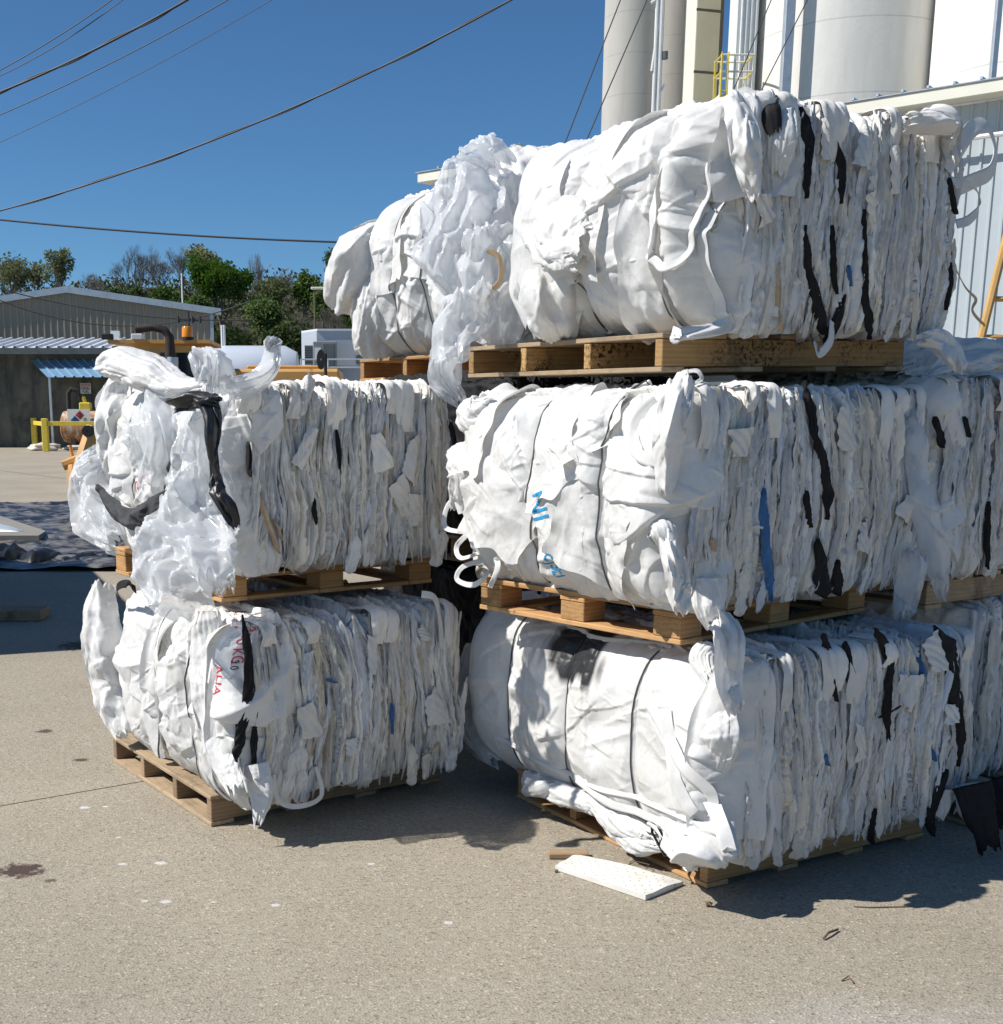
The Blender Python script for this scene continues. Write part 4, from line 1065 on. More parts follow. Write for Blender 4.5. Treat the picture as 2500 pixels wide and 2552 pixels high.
film(RB, [RB.end(1275, 1550, 0.02), RB.end(1310, 1585, 0.07), RB.end(1355, 1605, 0.09), RB.end(1385, 1635, 0.07)], [0.06, 0.085, 0.09, 0.04], 46, mat=M_SHEET, smooth=True, cell=0.006, amp=0.75, name='loose_sheet', curl=0.7)
bag(RB, [RB.end(1365, 1330, 0.06), RB.end(1370, 1400, 0.09), RB.end(1350, 1480, 0.08)], [0.04, 0.06, 0.03], 47, M_SHEET, 'loose_sheet', flat=0.4, amp=0.9)
bag(RB, [RB.end(915, 1225, -0.02), RB.end(905, 1300, 0.0), RB.end(912, 1380, 0.0), RB.end(945, 1440, 0.0)], [0.06, 0.10, 0.09, 0.04], 48, M_SHEET, 'loose_sheet', flat=0.5, amp=0.8)
for k, pt in enumerate([[(1000, 1480, .05), (1060, 1505, .07), (1130, 1530, .06)], [(1120, 1500, .04), (1170, 1555, .07), (1240, 1590, .06)], [(1150, 1545, .05), (1200, 1590, .06), (1260, 1605, .04)]]):
    bag(RB, [RB.end(*q) for q in pt], [0.035, 0.05, 0.025], 49 + k, M_SHEET, 'loose_sheet', flat=0.7, amp=0.8)
bag(RB, [RB.end(997, 1503, 0.10), RB.end(1025, 1498, 0.12), RB.end(1050, 1490, 0.09)], [0.02, 0.035, 0.015], 53, M_SHEET, 'cloth_knot', flat=0.5, n=40, m=40, amp=0.4)
for q in [[(1260, 1330, .07), (1300, 1410, .10), (1345, 1480, .10), (1375, 1560, .10)], [(1290, 1345, .08), (1295, 1420, .11), (1320, 1500, .10), (1340, 1540, .09)]]:
    strap(RB, [RB.end(*p) for p in q], 0.045, (-0.8, -0.5, 0), seed=q[0][0], lay=0.012)
strap(RB, [RB.end(1350, 1520, .1), RB.end(1370, 1570, .13), RB.end(1385, 1620, .13), RB.end(1378, 1560, .10)], 0.05, (-0.5, -0.8, 0), seed=4)
for k, q in enumerate([[(1235, 1510, .06), (1238, 1580, .10), (1262, 1625, .10), (1290, 1615, .08)], [(1252, 1515, .06), (1250, 1570, .10), (1270, 1610, .10), (1300, 1600, .08)]]):
    MB().tube([RB.end(*p) for p in q], 0.005, 6).build('drawstring', M_STRAP, RB.e, True)
strap(RB, [RB.end(1110, 1475, .06), RB.end(1160, 1525, .10), RB.end(1240, 1555, .11), RB.end(1330, 1590, .10)], 0.03, (-0.8, -0.4, 0.3), seed=14, lay=0.012)
# black smudge on the taut bag: lies in the cloth
def smudge_patch(b, S, a0, a1, b0, b1, seed, off, mat, name, label):
    a, q = np.meshgrid(np.linspace(a0, a1, 50), np.linspace(b0, b1, 40), indexing='ij'); return a, q
o_ = RB.surf
bm_ = T_RB[0].data
co_ = np.empty(len(bm_.vertices) * 3, np.float32); bm_.vertices.foreach_get('co', co_); co_ = co_.reshape(-1, 3)
ca_ = np.empty(len(bm_.vertices) * 4, np.float32); bm_.color_attributes['tint'].data.foreach_get('color', ca_); ca_ = ca_.reshape(-1, 4)
c0, c1 = RB.end(1150, 1250, 0.09), RB.end(1030, 1225, 0.09)
yy = (co_[:, 1] - c0[1]) / (c1[1] - c0[1]); edge_ = np.minimum(yy * 5, (1 - yy) * 4); zz = co_[:, 2] - (RB.end(1130, 1300, 0.1)[2] - 0.03 + 0.05 * yy)
k_ = np.clip(edge_ + 0.7 * perlin(co_[:, 1] * 25, co_[:, 2] * 8, 1.0), 0, 1) * np.clip((zz + 0.02 + 0.06 * perlin(co_[:, 1] * 30, 0.5, 0.5)) * 20, 0, 1) * (co_[:, 0] < 0.06) * 1.0
k_ = np.clip(k_ * 1.5, 0, 1) * 0.97
ca_[:, :3] = ca_[:, :3] * (1 - k_[:, None]) + k_[:, None] * np.array([0.02, 0.022, 0.026]); bm_.color_attributes['tint'].data.foreach_set('color', ca_.ravel())
strap(RB, [RB.front(1710, 1340, 0.05), RB.front(1690, 1352, 0.08), RB.front(1668, 1362, 0.03)], 0.008, (0.3, -1, 0), mat=M_BLACK, name='black_cord')

# ---------- right stack, middle
RM = Bale('middle bale of the right stack, white flat bag end stencilled with blue letters', (0.92, 3.86, 0.972), R_RM, 1.21, 1.16, 0.70)
RM.body(4, stains=0.3, tintv=0.08)
S_RM, T_RM = std_end(RM, 52, (0.30, 0.62), 0.08, 0.07, amp=1.05, panels=[(0.55, 0.62, 0.16, 0.20, -0.35), (0.78, 0.35, 0.20, 0.16, 0.25), (0.35, 0.30, 0.18, 0.18, 0.4), (0.42, 0.72, 0.14, 0.12, -0.5), (0.85, 0.72, 0.10, 0.2, 0.2)], steep=0.55, warm=0.08)
film(RM, [RM.end(1285, 755, 0.0), RM.end(1275, 800, 0.05), RM.end(1268, 850, 0.06), RM.end(1265, 930, 0.05)], [0.035, 0.05, 0.045, 0.03], 55, mat=M_SHEET, smooth=True, cell=0.006, amp=0.7, name='knotted_cloth', curl=0.8)
bag(RM, [RM.end(1240, 985, 0.05), RM.end(1255, 1010, 0.09), RM.end(1260, 1040, 0.06)], [0.02, 0.04, 0.02], 56, M_SHEET, 'knotted_cloth', flat=0.9, amp=0.9, label='round knot of webbing')
film(RM, [RM.end(1270, 1040, 0.05), RM.end(1283, 1080, 0.06), RM.end(1288, 1115, 0.06), RM.end(1296, 1155, 0.05)], [0.02, 0.035, 0.04, 0.02], 57, mat=M_SHEET, smooth=True, cell=0.005, amp=0.7, name='loose_sheet', curl=0.8)
bag(RM, [RM.front(1345, 1100, 0.03), RM.front(1345, 1150, 0.05), RM.front(1350, 1190, 0.05)], [0.06, 0.05, 0.015], 58, M_SHEET, 'loose_sheet', flat=0.5, amp=0.9)
for k, q in enumerate([[(880, 780, .02), (905, 790, .05), (940, 770, .03)], [(870, 850, .02), (885, 900, .05), (880, 960, .03)]]):
    bag(RM, [RM.end(*p) for p in q], [0.05, 0.07, 0.04], 60 + k, M_SHEET, 'loose_sheet', flat=0.5, amp=0.9)
for k, q in enumerate([[(880, 930, .03), (850, 960, .06), (845, 1000, .07), (880, 1010, .05), (925, 1015, .03)], [(905, 1000, .03), (868, 1035, .07), (878, 1060, .09), (930, 1040, .05)],
                       [(935, 1060, .04), (880, 1075, .08), (868, 1100, .09), (900, 1110, .08), (930, 1085, .05)], [(925, 1030, .05), (945, 1070, .08), (930, 1115, .10)], [(870, 880, .03), (862, 930, .06), (875, 975, .06)]]):
    strap(RM, [RM.end(*p) for p in q], 0.02, (-0.8, -0.5, 0.2), seed=70 + k, twist=0.6)
strap(RM, [RM.end(1240, 760, .03), RM.end(1210, 815, .08), RM.end(1230, 860, .08), RM.end(1280, 880, .08)], 0.04, (-0.8, -0.5, 0), seed=81, lay=0.012)
strap(RM, [RM.front(1290, 722, -0.05), RM.front(1300, 708, -0.03), RM.front(1322, 704, 0.0), RM.front(1332, 718, 0.01), RM.front(1318, 728, 0.0)], 0.012, (-0.4, -0.8, 0.3), seed=82)
for txt, vx, vy, sz in [('NI', 1012, 935, 0.125), ('CJSEI', 1030, 1052, 0.10)]:
    q = RM.end(vx, vy, 0.1); letters(RM, txt, sz, q, (0, -0.25, -1), (0, -1, 0.25), M_BLUEINK, T_RM, label='blue stencilled letters', font_w=0.85 if txt == 'NI' else 0.42)

# ---------- right stack, top
RT = Bale('highest bale, on the mouldy pallet, bulging white bags with webbing straps and black strips', (1.10, 4.15, 1.87), R_RT, 1.08, 1.16, 0.72, tilt=(D2R(0.5), D2R(-1.0)))
RT.body(8,
        stains=0.35, tintv=0.08)
S_RT, T_RT = std_end(RT, 61, (0.24, 0.62), 0.14, 0.14, wrap=0.20, top=0.22, r=0.12, steep=0.5, lump=0.013, amp=1.0, panels=[(0.56, 0.62, 0.13, 0.32, 0.05), (0.80, 0.40, 0.18, 0.22, -0.4), (0.36, 0.35, 0.10, 0.30, 0.1), (0.15, 0.70, 0.10, 0.22, 0.0)])
# wide flap and its straps
for k, (q, wd, tw) in enumerate([([(1195, 300, .26), (1195, 360, .28), (1198, 430, .28), (1205, 470, .26)], 0.028, 0.2), ([(1200, 480, .26), (1225, 505, .28), (1255, 480, .27), (1275, 400, .24), (1290, 300, .22)], 0.028, 0.4),
                                 ([(1290, 360, .2), (1330, 380, .24), (1375, 360, .24), (1405, 325, .18)], 0.034, 0.6), ([(1320, 400, .2), (1350, 415, .25), (1385, 395, .24), (1420, 340, .16)], 0.03, -0.5),
                                 ([(1430, 330, .14), (1405, 430, .22), (1375, 500, .24), (1350, 560, .24), (1338, 630, .2)], 0.036, 0.8), ([(1400, 400, .2), (1405, 470, .24), (1425, 530, .22), (1440, 590, .18)], 0.034, -0.6),
                                 ([(1340, 640, .18), (1370, 560, .24), (1400, 500, .22), (1412, 420, .2)], 0.03, 0.3), ([(1275, 630, .2), (1310, 640, .22), (1345, 632, .2), (1350, 600, .18)], 0.03, 0.2)]):
    strap(RT, [RT.end(*p) for p in q], wd * (1.25 if k > 1 else 1.0), (-0.9, -0.3, 0.1), seed=90 + k, twist=tw * 0.3, lay=0.012 + 0.008 * (k % 3))
strap(RT, [RT.front(1795, 320, 0.03), RT.front(1818, 285, 0.02), RT.front(1845, 245, 0.0), RT.front(1875, 240, -0.02), RT.front(1890, 285, -0.02), RT.front(1880, 325, 0.0), RT.front(1850, 342, 0.02), RT.front(1820, 354, 0.02), RT.front(1800, 352, 0.03)], 0.06, (0.1, -1.0, 0.35), seed=99, twist=0.5, label='stiff strap loop sticking out against the wall')
strap(RT, [RT.front(1810, 350, 0.03), RT.front(1840, 345, 0.02), RT.front(1856, 365, 0.0), RT.front(1858, 395, 0.0), RT.front(1838, 418, 0.02), RT.front(1815, 425, 0.03)], 0.035, (0.5, -0.6, 0.2), seed=100)
strap(RT, [RT.front(1810, 500, 0.03), RT.front(1832, 545, 0.02), RT.front(1852, 568, 0.0), RT.front(1846, 590, 0.0), RT.front(1870, 618, 0.0)], 0.01, (0.3, -1, 0), seed=101, mat=M_TAN, name='torn_string')
film(RT, [RT.front(1400, 220, -0.05), RT.front(1410, 245, 0.06), RT.front(1418, 300, 0.08), RT.front(1425, 350, 0.05)], [0.03, 0.045, 0.045, 0.02], 102, mat=M_SHEET, cell=0.006, amp=0.6, name='strap_bundle', curl=0.8)
bag(RT, [RT.front(1455, 195, -0.02), RT.front(1462, 215, 0.03), RT.front(1470, 250, 0.05)], [0.015, 0.035, 0.02], 103, M_BLACK, 'black_tab', flat=0.5, n=30, m=30, amp=0.4)
bag(RT, [RT.front(1485, 195, -0.02), RT.front(1485, 250, 0.05), RT.front(1475, 330, 0.04)], [0.03, 0.05, 0.03], 104, M_SHEET, 'loose_sheet', flat=0.5, amp=0.8)
film(RT, [RT.front(1700, 240, 0.02), RT.front(1740, 240, 0.04), RT.front(1770, 245, 0.03)], [0.03, 0.035, 0.03], 105, mat=M_STRAP, cell=0.006, amp=0.45, name='strap_bundle', curl=0.6)
film(RT, [RT.front(1765, 230, 0.0), RT.front(1785, 228, 0.03), RT.front(1798, 250, 0.03), RT.front(1802, 300, 0.02)], [0.03, 0.04, 0.035, 0.015], 106, mat=M_STRAP, cell=0.006, amp=0.5, name='strap_bundle', curl=0.7)
film(RT, [RT.front(1735, 645, 0.0), RT.front(1775, 645, 0.03), RT.front(1800, 665, 0.05), RT.front(1812, 690, 0.05)], [0.02, 0.04, 0.04, 0.02], 107, mat=M_SHEET, cell=0.006, amp=0.5, name='loose_sheet')
strap(RT, [RT.front(1580, 610, 0.03), RT.front(1575, 650, 0.05), RT.front(1555, 670, 0.06), RT.front(1548, 650, 0.04)], 0.035, (0.3, -1, 0), seed=108)
# cloth bundles on the left of it, hanging to the pallet's end
film(RT, [RT.end(1035, 470, 0.05), RT.end(1045, 540, 0.14), RT.end(1055, 600, 0.12), RT.end(1058, 640, 0.08)], [0.08, 0.14, 0.10, 0.05], 109, mat=M_SHEET, smooth=True, cell=0.008, amp=0.6, name='loose_sheet', curl=0.6)
bag(RT, [RT.end(1020, 410, 0.10), RT.end(1060, 440, 0.24), RT.end(1110, 470, 0.26)], [0.05, 0.13, 0.07], 110, M_SHEET, 'loose_sheet', flat=0.4, amp=0.7)

# ---------- back stack, top
BT = Bale('top bale of the back stack, seen between the other stacks, with white sheets trailing left', (0.62, 6.00, 1.902), R_BT, 1.15, 1.26, 0.82)
BT.body(9, dens=0.6)
S_BT, T_BT = std_end(BT, 71, (0.55, 0.8), 0.14, 0.07, top=0.3, steep=0.45, lump=0.02, panels=[(0.45, 0.5, 0.2, 0.25, 0.4), (0.8, 0.6, 0.15, 0.3, -0.2)])
film(BT, [BT.end(735, 440, 0.05), BT.end(690, 490, 0.16), BT.end(660, 540, 0.20), BT.end(645, 585, 0.20)], [0.08, 0.17, 0.17, 0.07], 111, mat=M_SHEET, amp=0.55, name='trailing_sheet', curl=0.8, label='white sheet billowing out to the left')
bag(BT, [BT.end(640, 560, 0.20), BT.end(625, 545, 0.22), BT.end(618, 542, 0.22)], [0.05, 0.03, 0.005], 112, M_SHEET, 'trailing_sheet', flat=0.3, n=30, m=30, amp=0.4)
film(BT, [BT.end(725, 520, 0.10), BT.end(712, 600, 0.14), BT.end(712, 675, 0.10)], [0.08, 0.13, 0.10], 113, mat=M_SHEET, amp=0.5, name='trailing_sheet')
strap(BT, [BT.end(695, 455, 0.05), BT.end(705, 430, 0.08), BT.end(728, 420, 0.05), BT.end(745, 425, 0.02)], 0.09, (-0.5, -0.5, 1), mat=M_BLACK, name='black_strap')
bag(BT, [BT.end(1035, 365, 0.0), BT.end(985, 352, 0.12), BT.end(930, 360, 0.16), BT.end(900, 370, 0.14)], [0.08, 0.14, 0.12, 0.05], 114, M_SHEET, 'loose_sheet', flat=0.6, amp=0.9)
bag(BT, [BT.dep(985, 300, 5.85), BT.dep(985, 370, 5.67), BT.dep(990, 470, 5.62), BT.dep(1000, 580, 5.62), BT.dep(1000, 640, 5.62)], [0.12, 0.22, 0.20, 0.16, 0.10], 115, M_SHEET, 'loose_sheet', flat=0.5, amp=0.9)
def filmseg(pts, rad, seed, amp=1.3, flat=0.5): film(BT, [BT.dep(p[0], p[1], p[2] * 1.17) for p in pts], rad, seed, amp=0.9 * amp)
filmseg([(890, 330, 4.75), (890, 400, 4.65), (885, 480, 4.6), (890, 560, 4.6)], [0.08, 0.17, 0.20, 0.08], 116, 1.6)
filmseg([(905, 300, 4.8), (935, 310, 4.75), (960, 330, 4.7)], [0.06, 0.10, 0.06], 117)
filmseg([(930, 440, 4.55), (935, 510, 4.5), (925, 570, 4.5)], [0.08, 0.14, 0.08], 118)
filmseg([(912, 560, 4.5), (880, 615, 4.4), (858, 670, 4.3), (848, 725, 4.25), (862, 752, 4.2)], [0.05, 0.09, 0.09, 0.06, 0.02], 119, 1.3)
filmseg([(955, 540, 4.7), (950, 600, 4.7), (940, 655, 4.75)], [0.08, 0.12, 0.06], 120, 1.1)
strap(BT, [BT.dep(925, 475, 5.10), BT.dep(948, 490, 5.10), BT.dep(950, 530, 5.10), BT.dep(930, 555, 5.10), BT.dep(910, 580, 5.10)], 0.022, (0, -1, 0), mat=M_TAN, name='tan_film_hem', thick=0.003)

# ---------- stack at the right edge (cropped by the frame), and the hidden part of the back stack
RN = Bale('upper bale at the right edge of the photo, heaped with sunlit folded bags', (2.00, 4.60, 0.978), R_RN, 1.2, 1.1, 0.74)
nb_ = RN.body(12, stains=0.3, dens=0.9)
std_end(RN, 72, (0.5,), 0.06, 0.04)
film(RN, [RN.front(1725, 760, 0.03), RN.front(1735, 850, 0.07), RN.front(1745, 960, 0.08), RN.front(1775, 1060, 0.09), RN.front(1790, 1135, 0.09)], [0.02, 0.035, 0.04, 0.05, 0.02], 120, amp=0.6)
film(RN, [RN.front(1725, 1060, 0.03), RN.front(1715, 1120, 0.05), RN.front(1712, 1165, 0.05)], [0.05, 0.045, 0.03], 121, amp=0.6)
for k in range(9):
    y0 = 0.15 + 0.1 * k; zc = RN.H + 0.02 + 0.03 * (k % 3)
    bag(RN, [(0.02, y0, zc - 0.02), (0.3, y0 + 0.05, zc + 0.04), (0.7, y0, zc + 0.05), (1.2, y0 + 0.05, zc + 0.02)], [0.06, 0.10, 0.11, 0.08], 130 + k, M_SHEET, 'folded_bag', flat=0.45, amp=0.9, nrm=(0, 0, 1))
RN1 = Bale('lower bale in shade at the right edge, with black cloth hanging to the ground', (2.34, 4.78, 0.128), R_RN, 1.2, 1.1, 0.73)
RN1.part('pressed_layers', *(lambda g: ([g[0][i] for i in range(len(g[0]))], M_BODY, g[1]))(bale_body(1.2, 1.1, 0.73, 14, dens=0.9)))
bag(RN1, [RN1.front(1845, 1490, 0.36), RN1.front(1862, 1550, 0.40), RN1.front(1875, 1590, 0.42), RN1.front(1880, 1610, 0.42)], [0.06, 0.05, 0.04, 0.035], 141, M_BLACK, 'black_cloth', flat=0.3, amp=0.4)
bag(RN1, [RN1.front(1885, 1480, 0.30), RN1.front(1905, 1520, 0.34), RN1.front(1920, 1570, 0.36)], [0.06, 0.07, 0.06], 142, M_BLACK, 'black_cloth', flat=0.3, amp=0.4)
bag(RN1, [RN1.front(1835, 1490, 0.32), RN1.front(1845, 1535, 0.34), RN1.front(1860, 1560, 0.34)], [0.04, 0.045, 0.02], 143, M_SHEET, 'loose_sheet', flat=0.5, amp=0.6)
GAP_SHADE = nb_.data.copy(); GAP_SHADE.materials.clear(); GAP_SHADE.materials.append(M_BLACK)  # black material stands in for the shade deep in the gap
for (lb, z) in (('bottom bale of the back stack, coloured black for the shade in the gap', 0.128), ('middle bale of the back stack, coloured black for the shade in the gap', 1.03)):
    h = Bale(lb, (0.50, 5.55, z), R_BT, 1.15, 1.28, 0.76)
    dm_ = nb_.data if z > 5 else GAP_SHADE; o = bpy.data.objects.new('pressed_layers', dm_); link(o); o.parent = h.e

# ---------- black, charcoal and blue layers pressed between the white ones
for b, pts in [(RT, [(1512, 205, 6), (1522, 240, 17), (1522, 290, 16), (1516, 335, 10), (1512, 380, 5)]), (RT, [(1572, 262, 4), (1580, 300, 9), (1582, 350, 11), (1578, 390, 4)]),
               (RT, [(1510, 430, 3), (1520, 500, 9), (1535, 560, 17), (1550, 600, 16), (1560, 635, 14), (1575, 640, 5)]), (RT, [(1590, 560, 3), (1585, 600, 12), (1572, 635, 14), (1560, 655, 5)]),
               (RT, [(1622, 400, 3), (1625, 480, 5), (1630, 560, 10), (1640, 610, 13), (1645, 645, 6)]), (RT, [(1785, 340, 3), (1790, 380, 7), (1798, 410, 4)]), (RT, [(1785, 500, 3), (1790, 540, 5), (1785, 590, 4)]), (RT, [(1560, 430, 3), (1565, 500, 4), (1575, 560, 5)]),
               (RM, [(1520, 722, 5), (1530, 770, 11), (1532, 830, 9), (1545, 870, 11), (1555, 930, 12), (1552, 985, 9)]), (RM, [(1535, 1020, 5), (1548, 1060, 18), (1552, 1100, 26), (1560, 1135, 20)]), (RM, [(1575, 1060, 6), (1582, 1100, 14), (1585, 1130, 10)]), (RM, [(1512, 930, 3), (1516, 970, 6), (1520, 1000, 4)]),
               (RB, [(1655, 1190, 5), (1672, 1215, 14), (1680, 1260, 10), (1672, 1300, 8), (1668, 1360, 8), (1668, 1400, 4)]), (RB, [(1558, 1200, 3), (1565, 1230, 8), (1568, 1290, 6), (1572, 1328, 4)]), (RB, [(1598, 1215, 3), (1605, 1250, 9), (1612, 1290, 5)]),
               (RB, [(1765, 1185, 8), (1790, 1215, 26), (1795, 1270, 22), (1800, 1330, 18), (1806, 1390, 14), (1800, 1450, 8)]), (RB, [(1780, 1455, 6), (1770, 1500, 12), (1758, 1550, 14), (1765, 1585, 8)]), (RB, [(1650, 1530, 4), (1645, 1570, 9), (1650, 1600, 5)]),
               (LT, [(460, 838, 5), (466, 870, 9), (466, 905, 6)]), (LT, [(630, 815, 3), (636, 850, 6), (634, 890, 3)]), (LT, [(586, 945, 3), (588, 970, 7), (592, 995, 3)]), (LT, [(846, 800, 4), (855, 850, 9), (860, 900, 6)]),
               (LB, [(455, 1165, 6), (468, 1230, 14), (466, 1300, 14), (455, 1360, 16), (445, 1410, 17), (440, 1442, 10)]), (LB, [(478, 1330, 4), (474, 1400, 8), (474, 1470, 9), (476, 1530, 8)]),
               (RN, [(1760, 790, 4), (1768, 820, 10), (1772, 850, 6)]), (RN, [(1815, 790, 4), (1820, 810, 8), (1822, 830, 4)]), (RN, [(1858, 950, 3), (1860, 1000, 5), (1866, 1080, 4)]), (RN, [(1745, 1020, 3), (1748, 1050, 5), (1748, 1080, 3)])]:
    strip(b, [(p[0], p[1], p[2] * 0.68) for p in pts], seed=pts[0][0])
M_BLUEF = simple('blue_fabric', (0.03, 0.13, 0.33), 0.6, vary=0.3, scale=20, bumpd=0.002)
for b, pts in [(RM, [(1430, 925, 4), (1433, 975, 9), (1440, 1040, 12), (1450, 1090, 10), (1456, 1140, 6)]), (RT, [(1592, 505, 3), (1597, 525, 6), (1600, 545, 3)]), (RB, [(1732, 1245, 5), (1738, 1265, 8), (1740, 1280, 4)]), (RB, [(1748, 1418, 6), (1753, 1428, 8), (1756, 1440, 5)]),
               (RB, [(1548, 1425, 3), (1552, 1437, 6), (1556, 1448, 4)]), (LB, [(612, 1285, 4), (620, 1291, 8), (632, 1293, 4)]), (LB, [(732, 1330, 2), (736, 1360, 4), (734, 1390, 2)])]:
    strip(b, [(p[0], p[1], p[2] * 0.75) for p in pts], 'blue_strip', M_BLUEF, pts[0][0], label='blue scrap of cloth')
strap(RM, [RM.front(1425, 1003, 0.06), RM.front(1437, 1000, 0.07), RM.front(1448, 1002, 0.06)], 0.008, (0.3, -1, 0), name='white_tie')
M_TANF = simple('tan_stained_cloth', (0.50, 0.38, 0.25), 0.7, vary=0.25, scale=20, bumpd=0.002)
for b, pts in [(LT, [(484, 935, 3), (490, 960, 8), (500, 990, 10), (515, 1020, 8), (525, 1050, 6)]), (LT, [(730, 900, 2), (732, 930, 4), (738, 960, 3)]), (LT, [(510, 985, 3), (520, 1000, 6), (528, 1025, 4)]), (LT, [(722, 800, 2), (718, 830, 4), (722, 860, 2)]), (LB, [(560, 1345, 2), (565, 1360, 6), (572, 1372, 3)]), (LB, [(795, 1430, 4), (812, 1422, 8), (825, 1405, 4)]),
               (RT, [(1462, 500, 3), (1464, 550, 5), (1470, 600, 4), (1476, 630, 3)]), (RM, [(1335, 1020, 4), (1338, 1030, 8), (1340, 1045, 4)])]:
    strip(b, [(p[0], p[1], p[2] * 0.55) for p in pts], 'tan_strip', M_TANF, pts[0][0], label='tan stained scrap')

# ================================================================== BACKGROUND
M_WALL = simple('pale_blue_metal', (0.42, 0.47, 0.50), 0.5, 0.0, 0.05, 1.0)
M_WHITEM = simple('white_painted_metal', (0.70, 0.71, 0.70), 0.5, 0.0, 0.06, 2.0, dirt=((0.42, 0.38, 0.3), 1.2, 0.66))
M_TANW = simple('tan_metal_siding', (0.37, 0.32, 0.245), 0.6, 0.0, 0.06, 0.6)
M_DARKBASE = simple('dark_base_wall', (0.10, 0.12, 0.13), 0.7, 0, 0.2, 2.0)
M_GALV = simple('galvanised_steel', (0.50, 0.54, 0.58), 0.4, 0.5, 0.12, 3.0)
M_AWN = simple('blue_grey_sheet_metal', (0.20, 0.36, 0.52), 0.4, 0.2, 0.1, 3.0)
M_YEL = simple('yellow_paint', (0.72, 0.55, 0.06), 0.5, 0, 0.12, 8.0, dirt=((0.25, 0.14, 0.05), 6.0, 0.62))
M_MACH = simple('faded_machine_yellow', (0.60, 0.33, 0.10), 0.5, 0, 0.15, 3.0, dirt=((0.16, 0.09, 0.04), 5.0, 0.58))
M_GLASS = simple('dark_cab_glass', (0.02, 0.03, 0.035), 0.08, 0, 0.1, 2, spec=0.9)
M_RUBBER = simple('black_rubber', (0.02, 0.02, 0.021), 0.8, 0, 0.3, 9)
M_RUSTP = simple('rusty_exhaust', (0.05, 0.035, 0.03), 0.7, 0.3, 0.4, 9)
M_CABLE = simple('black_cable', (0.02, 0.021, 0.024), 0.6)
M_CREAM = simple('cream_painted_steel', (0.72, 0.66, 0.45), 0.5, 0, 0.05, 0.8, dirt=((0.22, 0.10, 0.04), 2.4, 0.68))
M_CREAMW = simple('cream_white_steel', (0.74, 0.72, 0.62), 0.5, 0, 0.05, 0.8, dirt=((0.4, 0.3, 0.2), 2.4, 0.7))
M_BROWNS = simple('brown_steel', (0.13, 0.10, 0.07), 0.7)
M_SIGNW = simple('sign_white', (0.75, 0.74, 0.70), 0.5, vary=0.05)
M_SIGNR = simple('sign_red', (0.42, 0.04, 0.04), 0.5, vary=0.1)
M_SIGNK = simple('sign_black', (0.02, 0.02, 0.02), 0.5)
M_BLUES = simple('sign_blue', (0.03, 0.10, 0.35), 0.5)
def silo_mat(name, col, lift_h, dirt_c, streak):
    m, nt, p, out = mat_new(name)
    co = objco(nt)
    n = noise_n(nt, mapping(nt, co, (0.5, 0.5, 0.12)), 1.0, 6, 0.65, 0.3)
    c = ramp(nt, n, [(0.35, tuple(v * 0.86 for v in col)), (0.65, col)])
    n2 = noise_n(nt, mapping(nt, co, (1.4, 1.4, 0.10)), 1.3, 6, 0.75)
    c = mixc(nt, ramp(nt, n2, [(0.5, (0, 0, 0)), (0.75, (streak,) * 3)]), c, dirt_c)
    sp = N(nt, 'SeparateXYZ'); L(nt, co, sp.inputs[0])
    zz = mth(nt, 'ADD', sp.outputs[2], mth(nt, 'MULTIPLY', noise_n(nt, co, 2.0, 2), 0.05))
    f = mth(nt, 'FRACT', mth(nt, 'DIVIDE', zz, lift_h))
    k = mth(nt, 'LESS_THAN', f, 0.018)
    c = mixc(nt, mth(nt, 'MULTIPLY', k, 0.45), c, tuple(v * 0.5 for v in col))
    L(nt, c, p.inputs['Base Color']); p.inputs['Roughness'].default_value = 0.85; p.inputs['Specular IOR Level'].default_value = 0.2
    bump(nt, noise_n(nt, co, 6, 5), p, 0.3, 0.03)
    return m
M_SILOG = silo_mat('weathered_concrete', (0.46, 0.445, 0.41), 1.9, (0.24, 0.22, 0.19), 0.35)
M_SILOW = silo_mat('painted_silo_concrete', (0.74, 0.725, 0.68), 3.1, (0.52, 0.46, 0.37), 0.35)
def stainwall():
    m, nt, p, out = mat_new('stained_block_wall'); co = objco(nt)
    n = noise_n(nt, mapping(nt, co, (1, 1, 0.25)), 0.9, 6, 0.7, 0.5)
    c = ramp(nt, n, [(0.35, (0.045, 0.05, 0.045)), (0.62, (0.16, 0.155, 0.125))])
    n2 = noise_n(nt, co, 1.3, 4, 0.6)
    c = mixc(nt, ramp(nt, n2, [(0.5, (0, 0, 0)), (0.7, (0.7, 0.7, 0.7))]), c, (0.03, 0.035, 0.035))
    L(nt, c, p.inputs['Base Color']); p.inputs['Roughness'].default_value = 0.9; return m
M_SHED = stainwall()
def rust_tank():
    m, nt, p, out = mat_new('rusty_white_tank'); co = objco(nt)
    n = noise_n(nt, mapping(nt, co, (1, 1, 0.5)), 2.2, 7, 0.75, 0.6)
    c = ramp(nt, n, [(0.40, (0.55, 0.53, 0.47)), (0.52, (0.42, 0.20, 0.08)), (0.65, (0.16, 0.07, 0.035))])
    L(nt, c, p.inputs['Base Color']); p.inputs['Roughness'].default_value = 0.7; return m
M_RTANK = rust_tank()

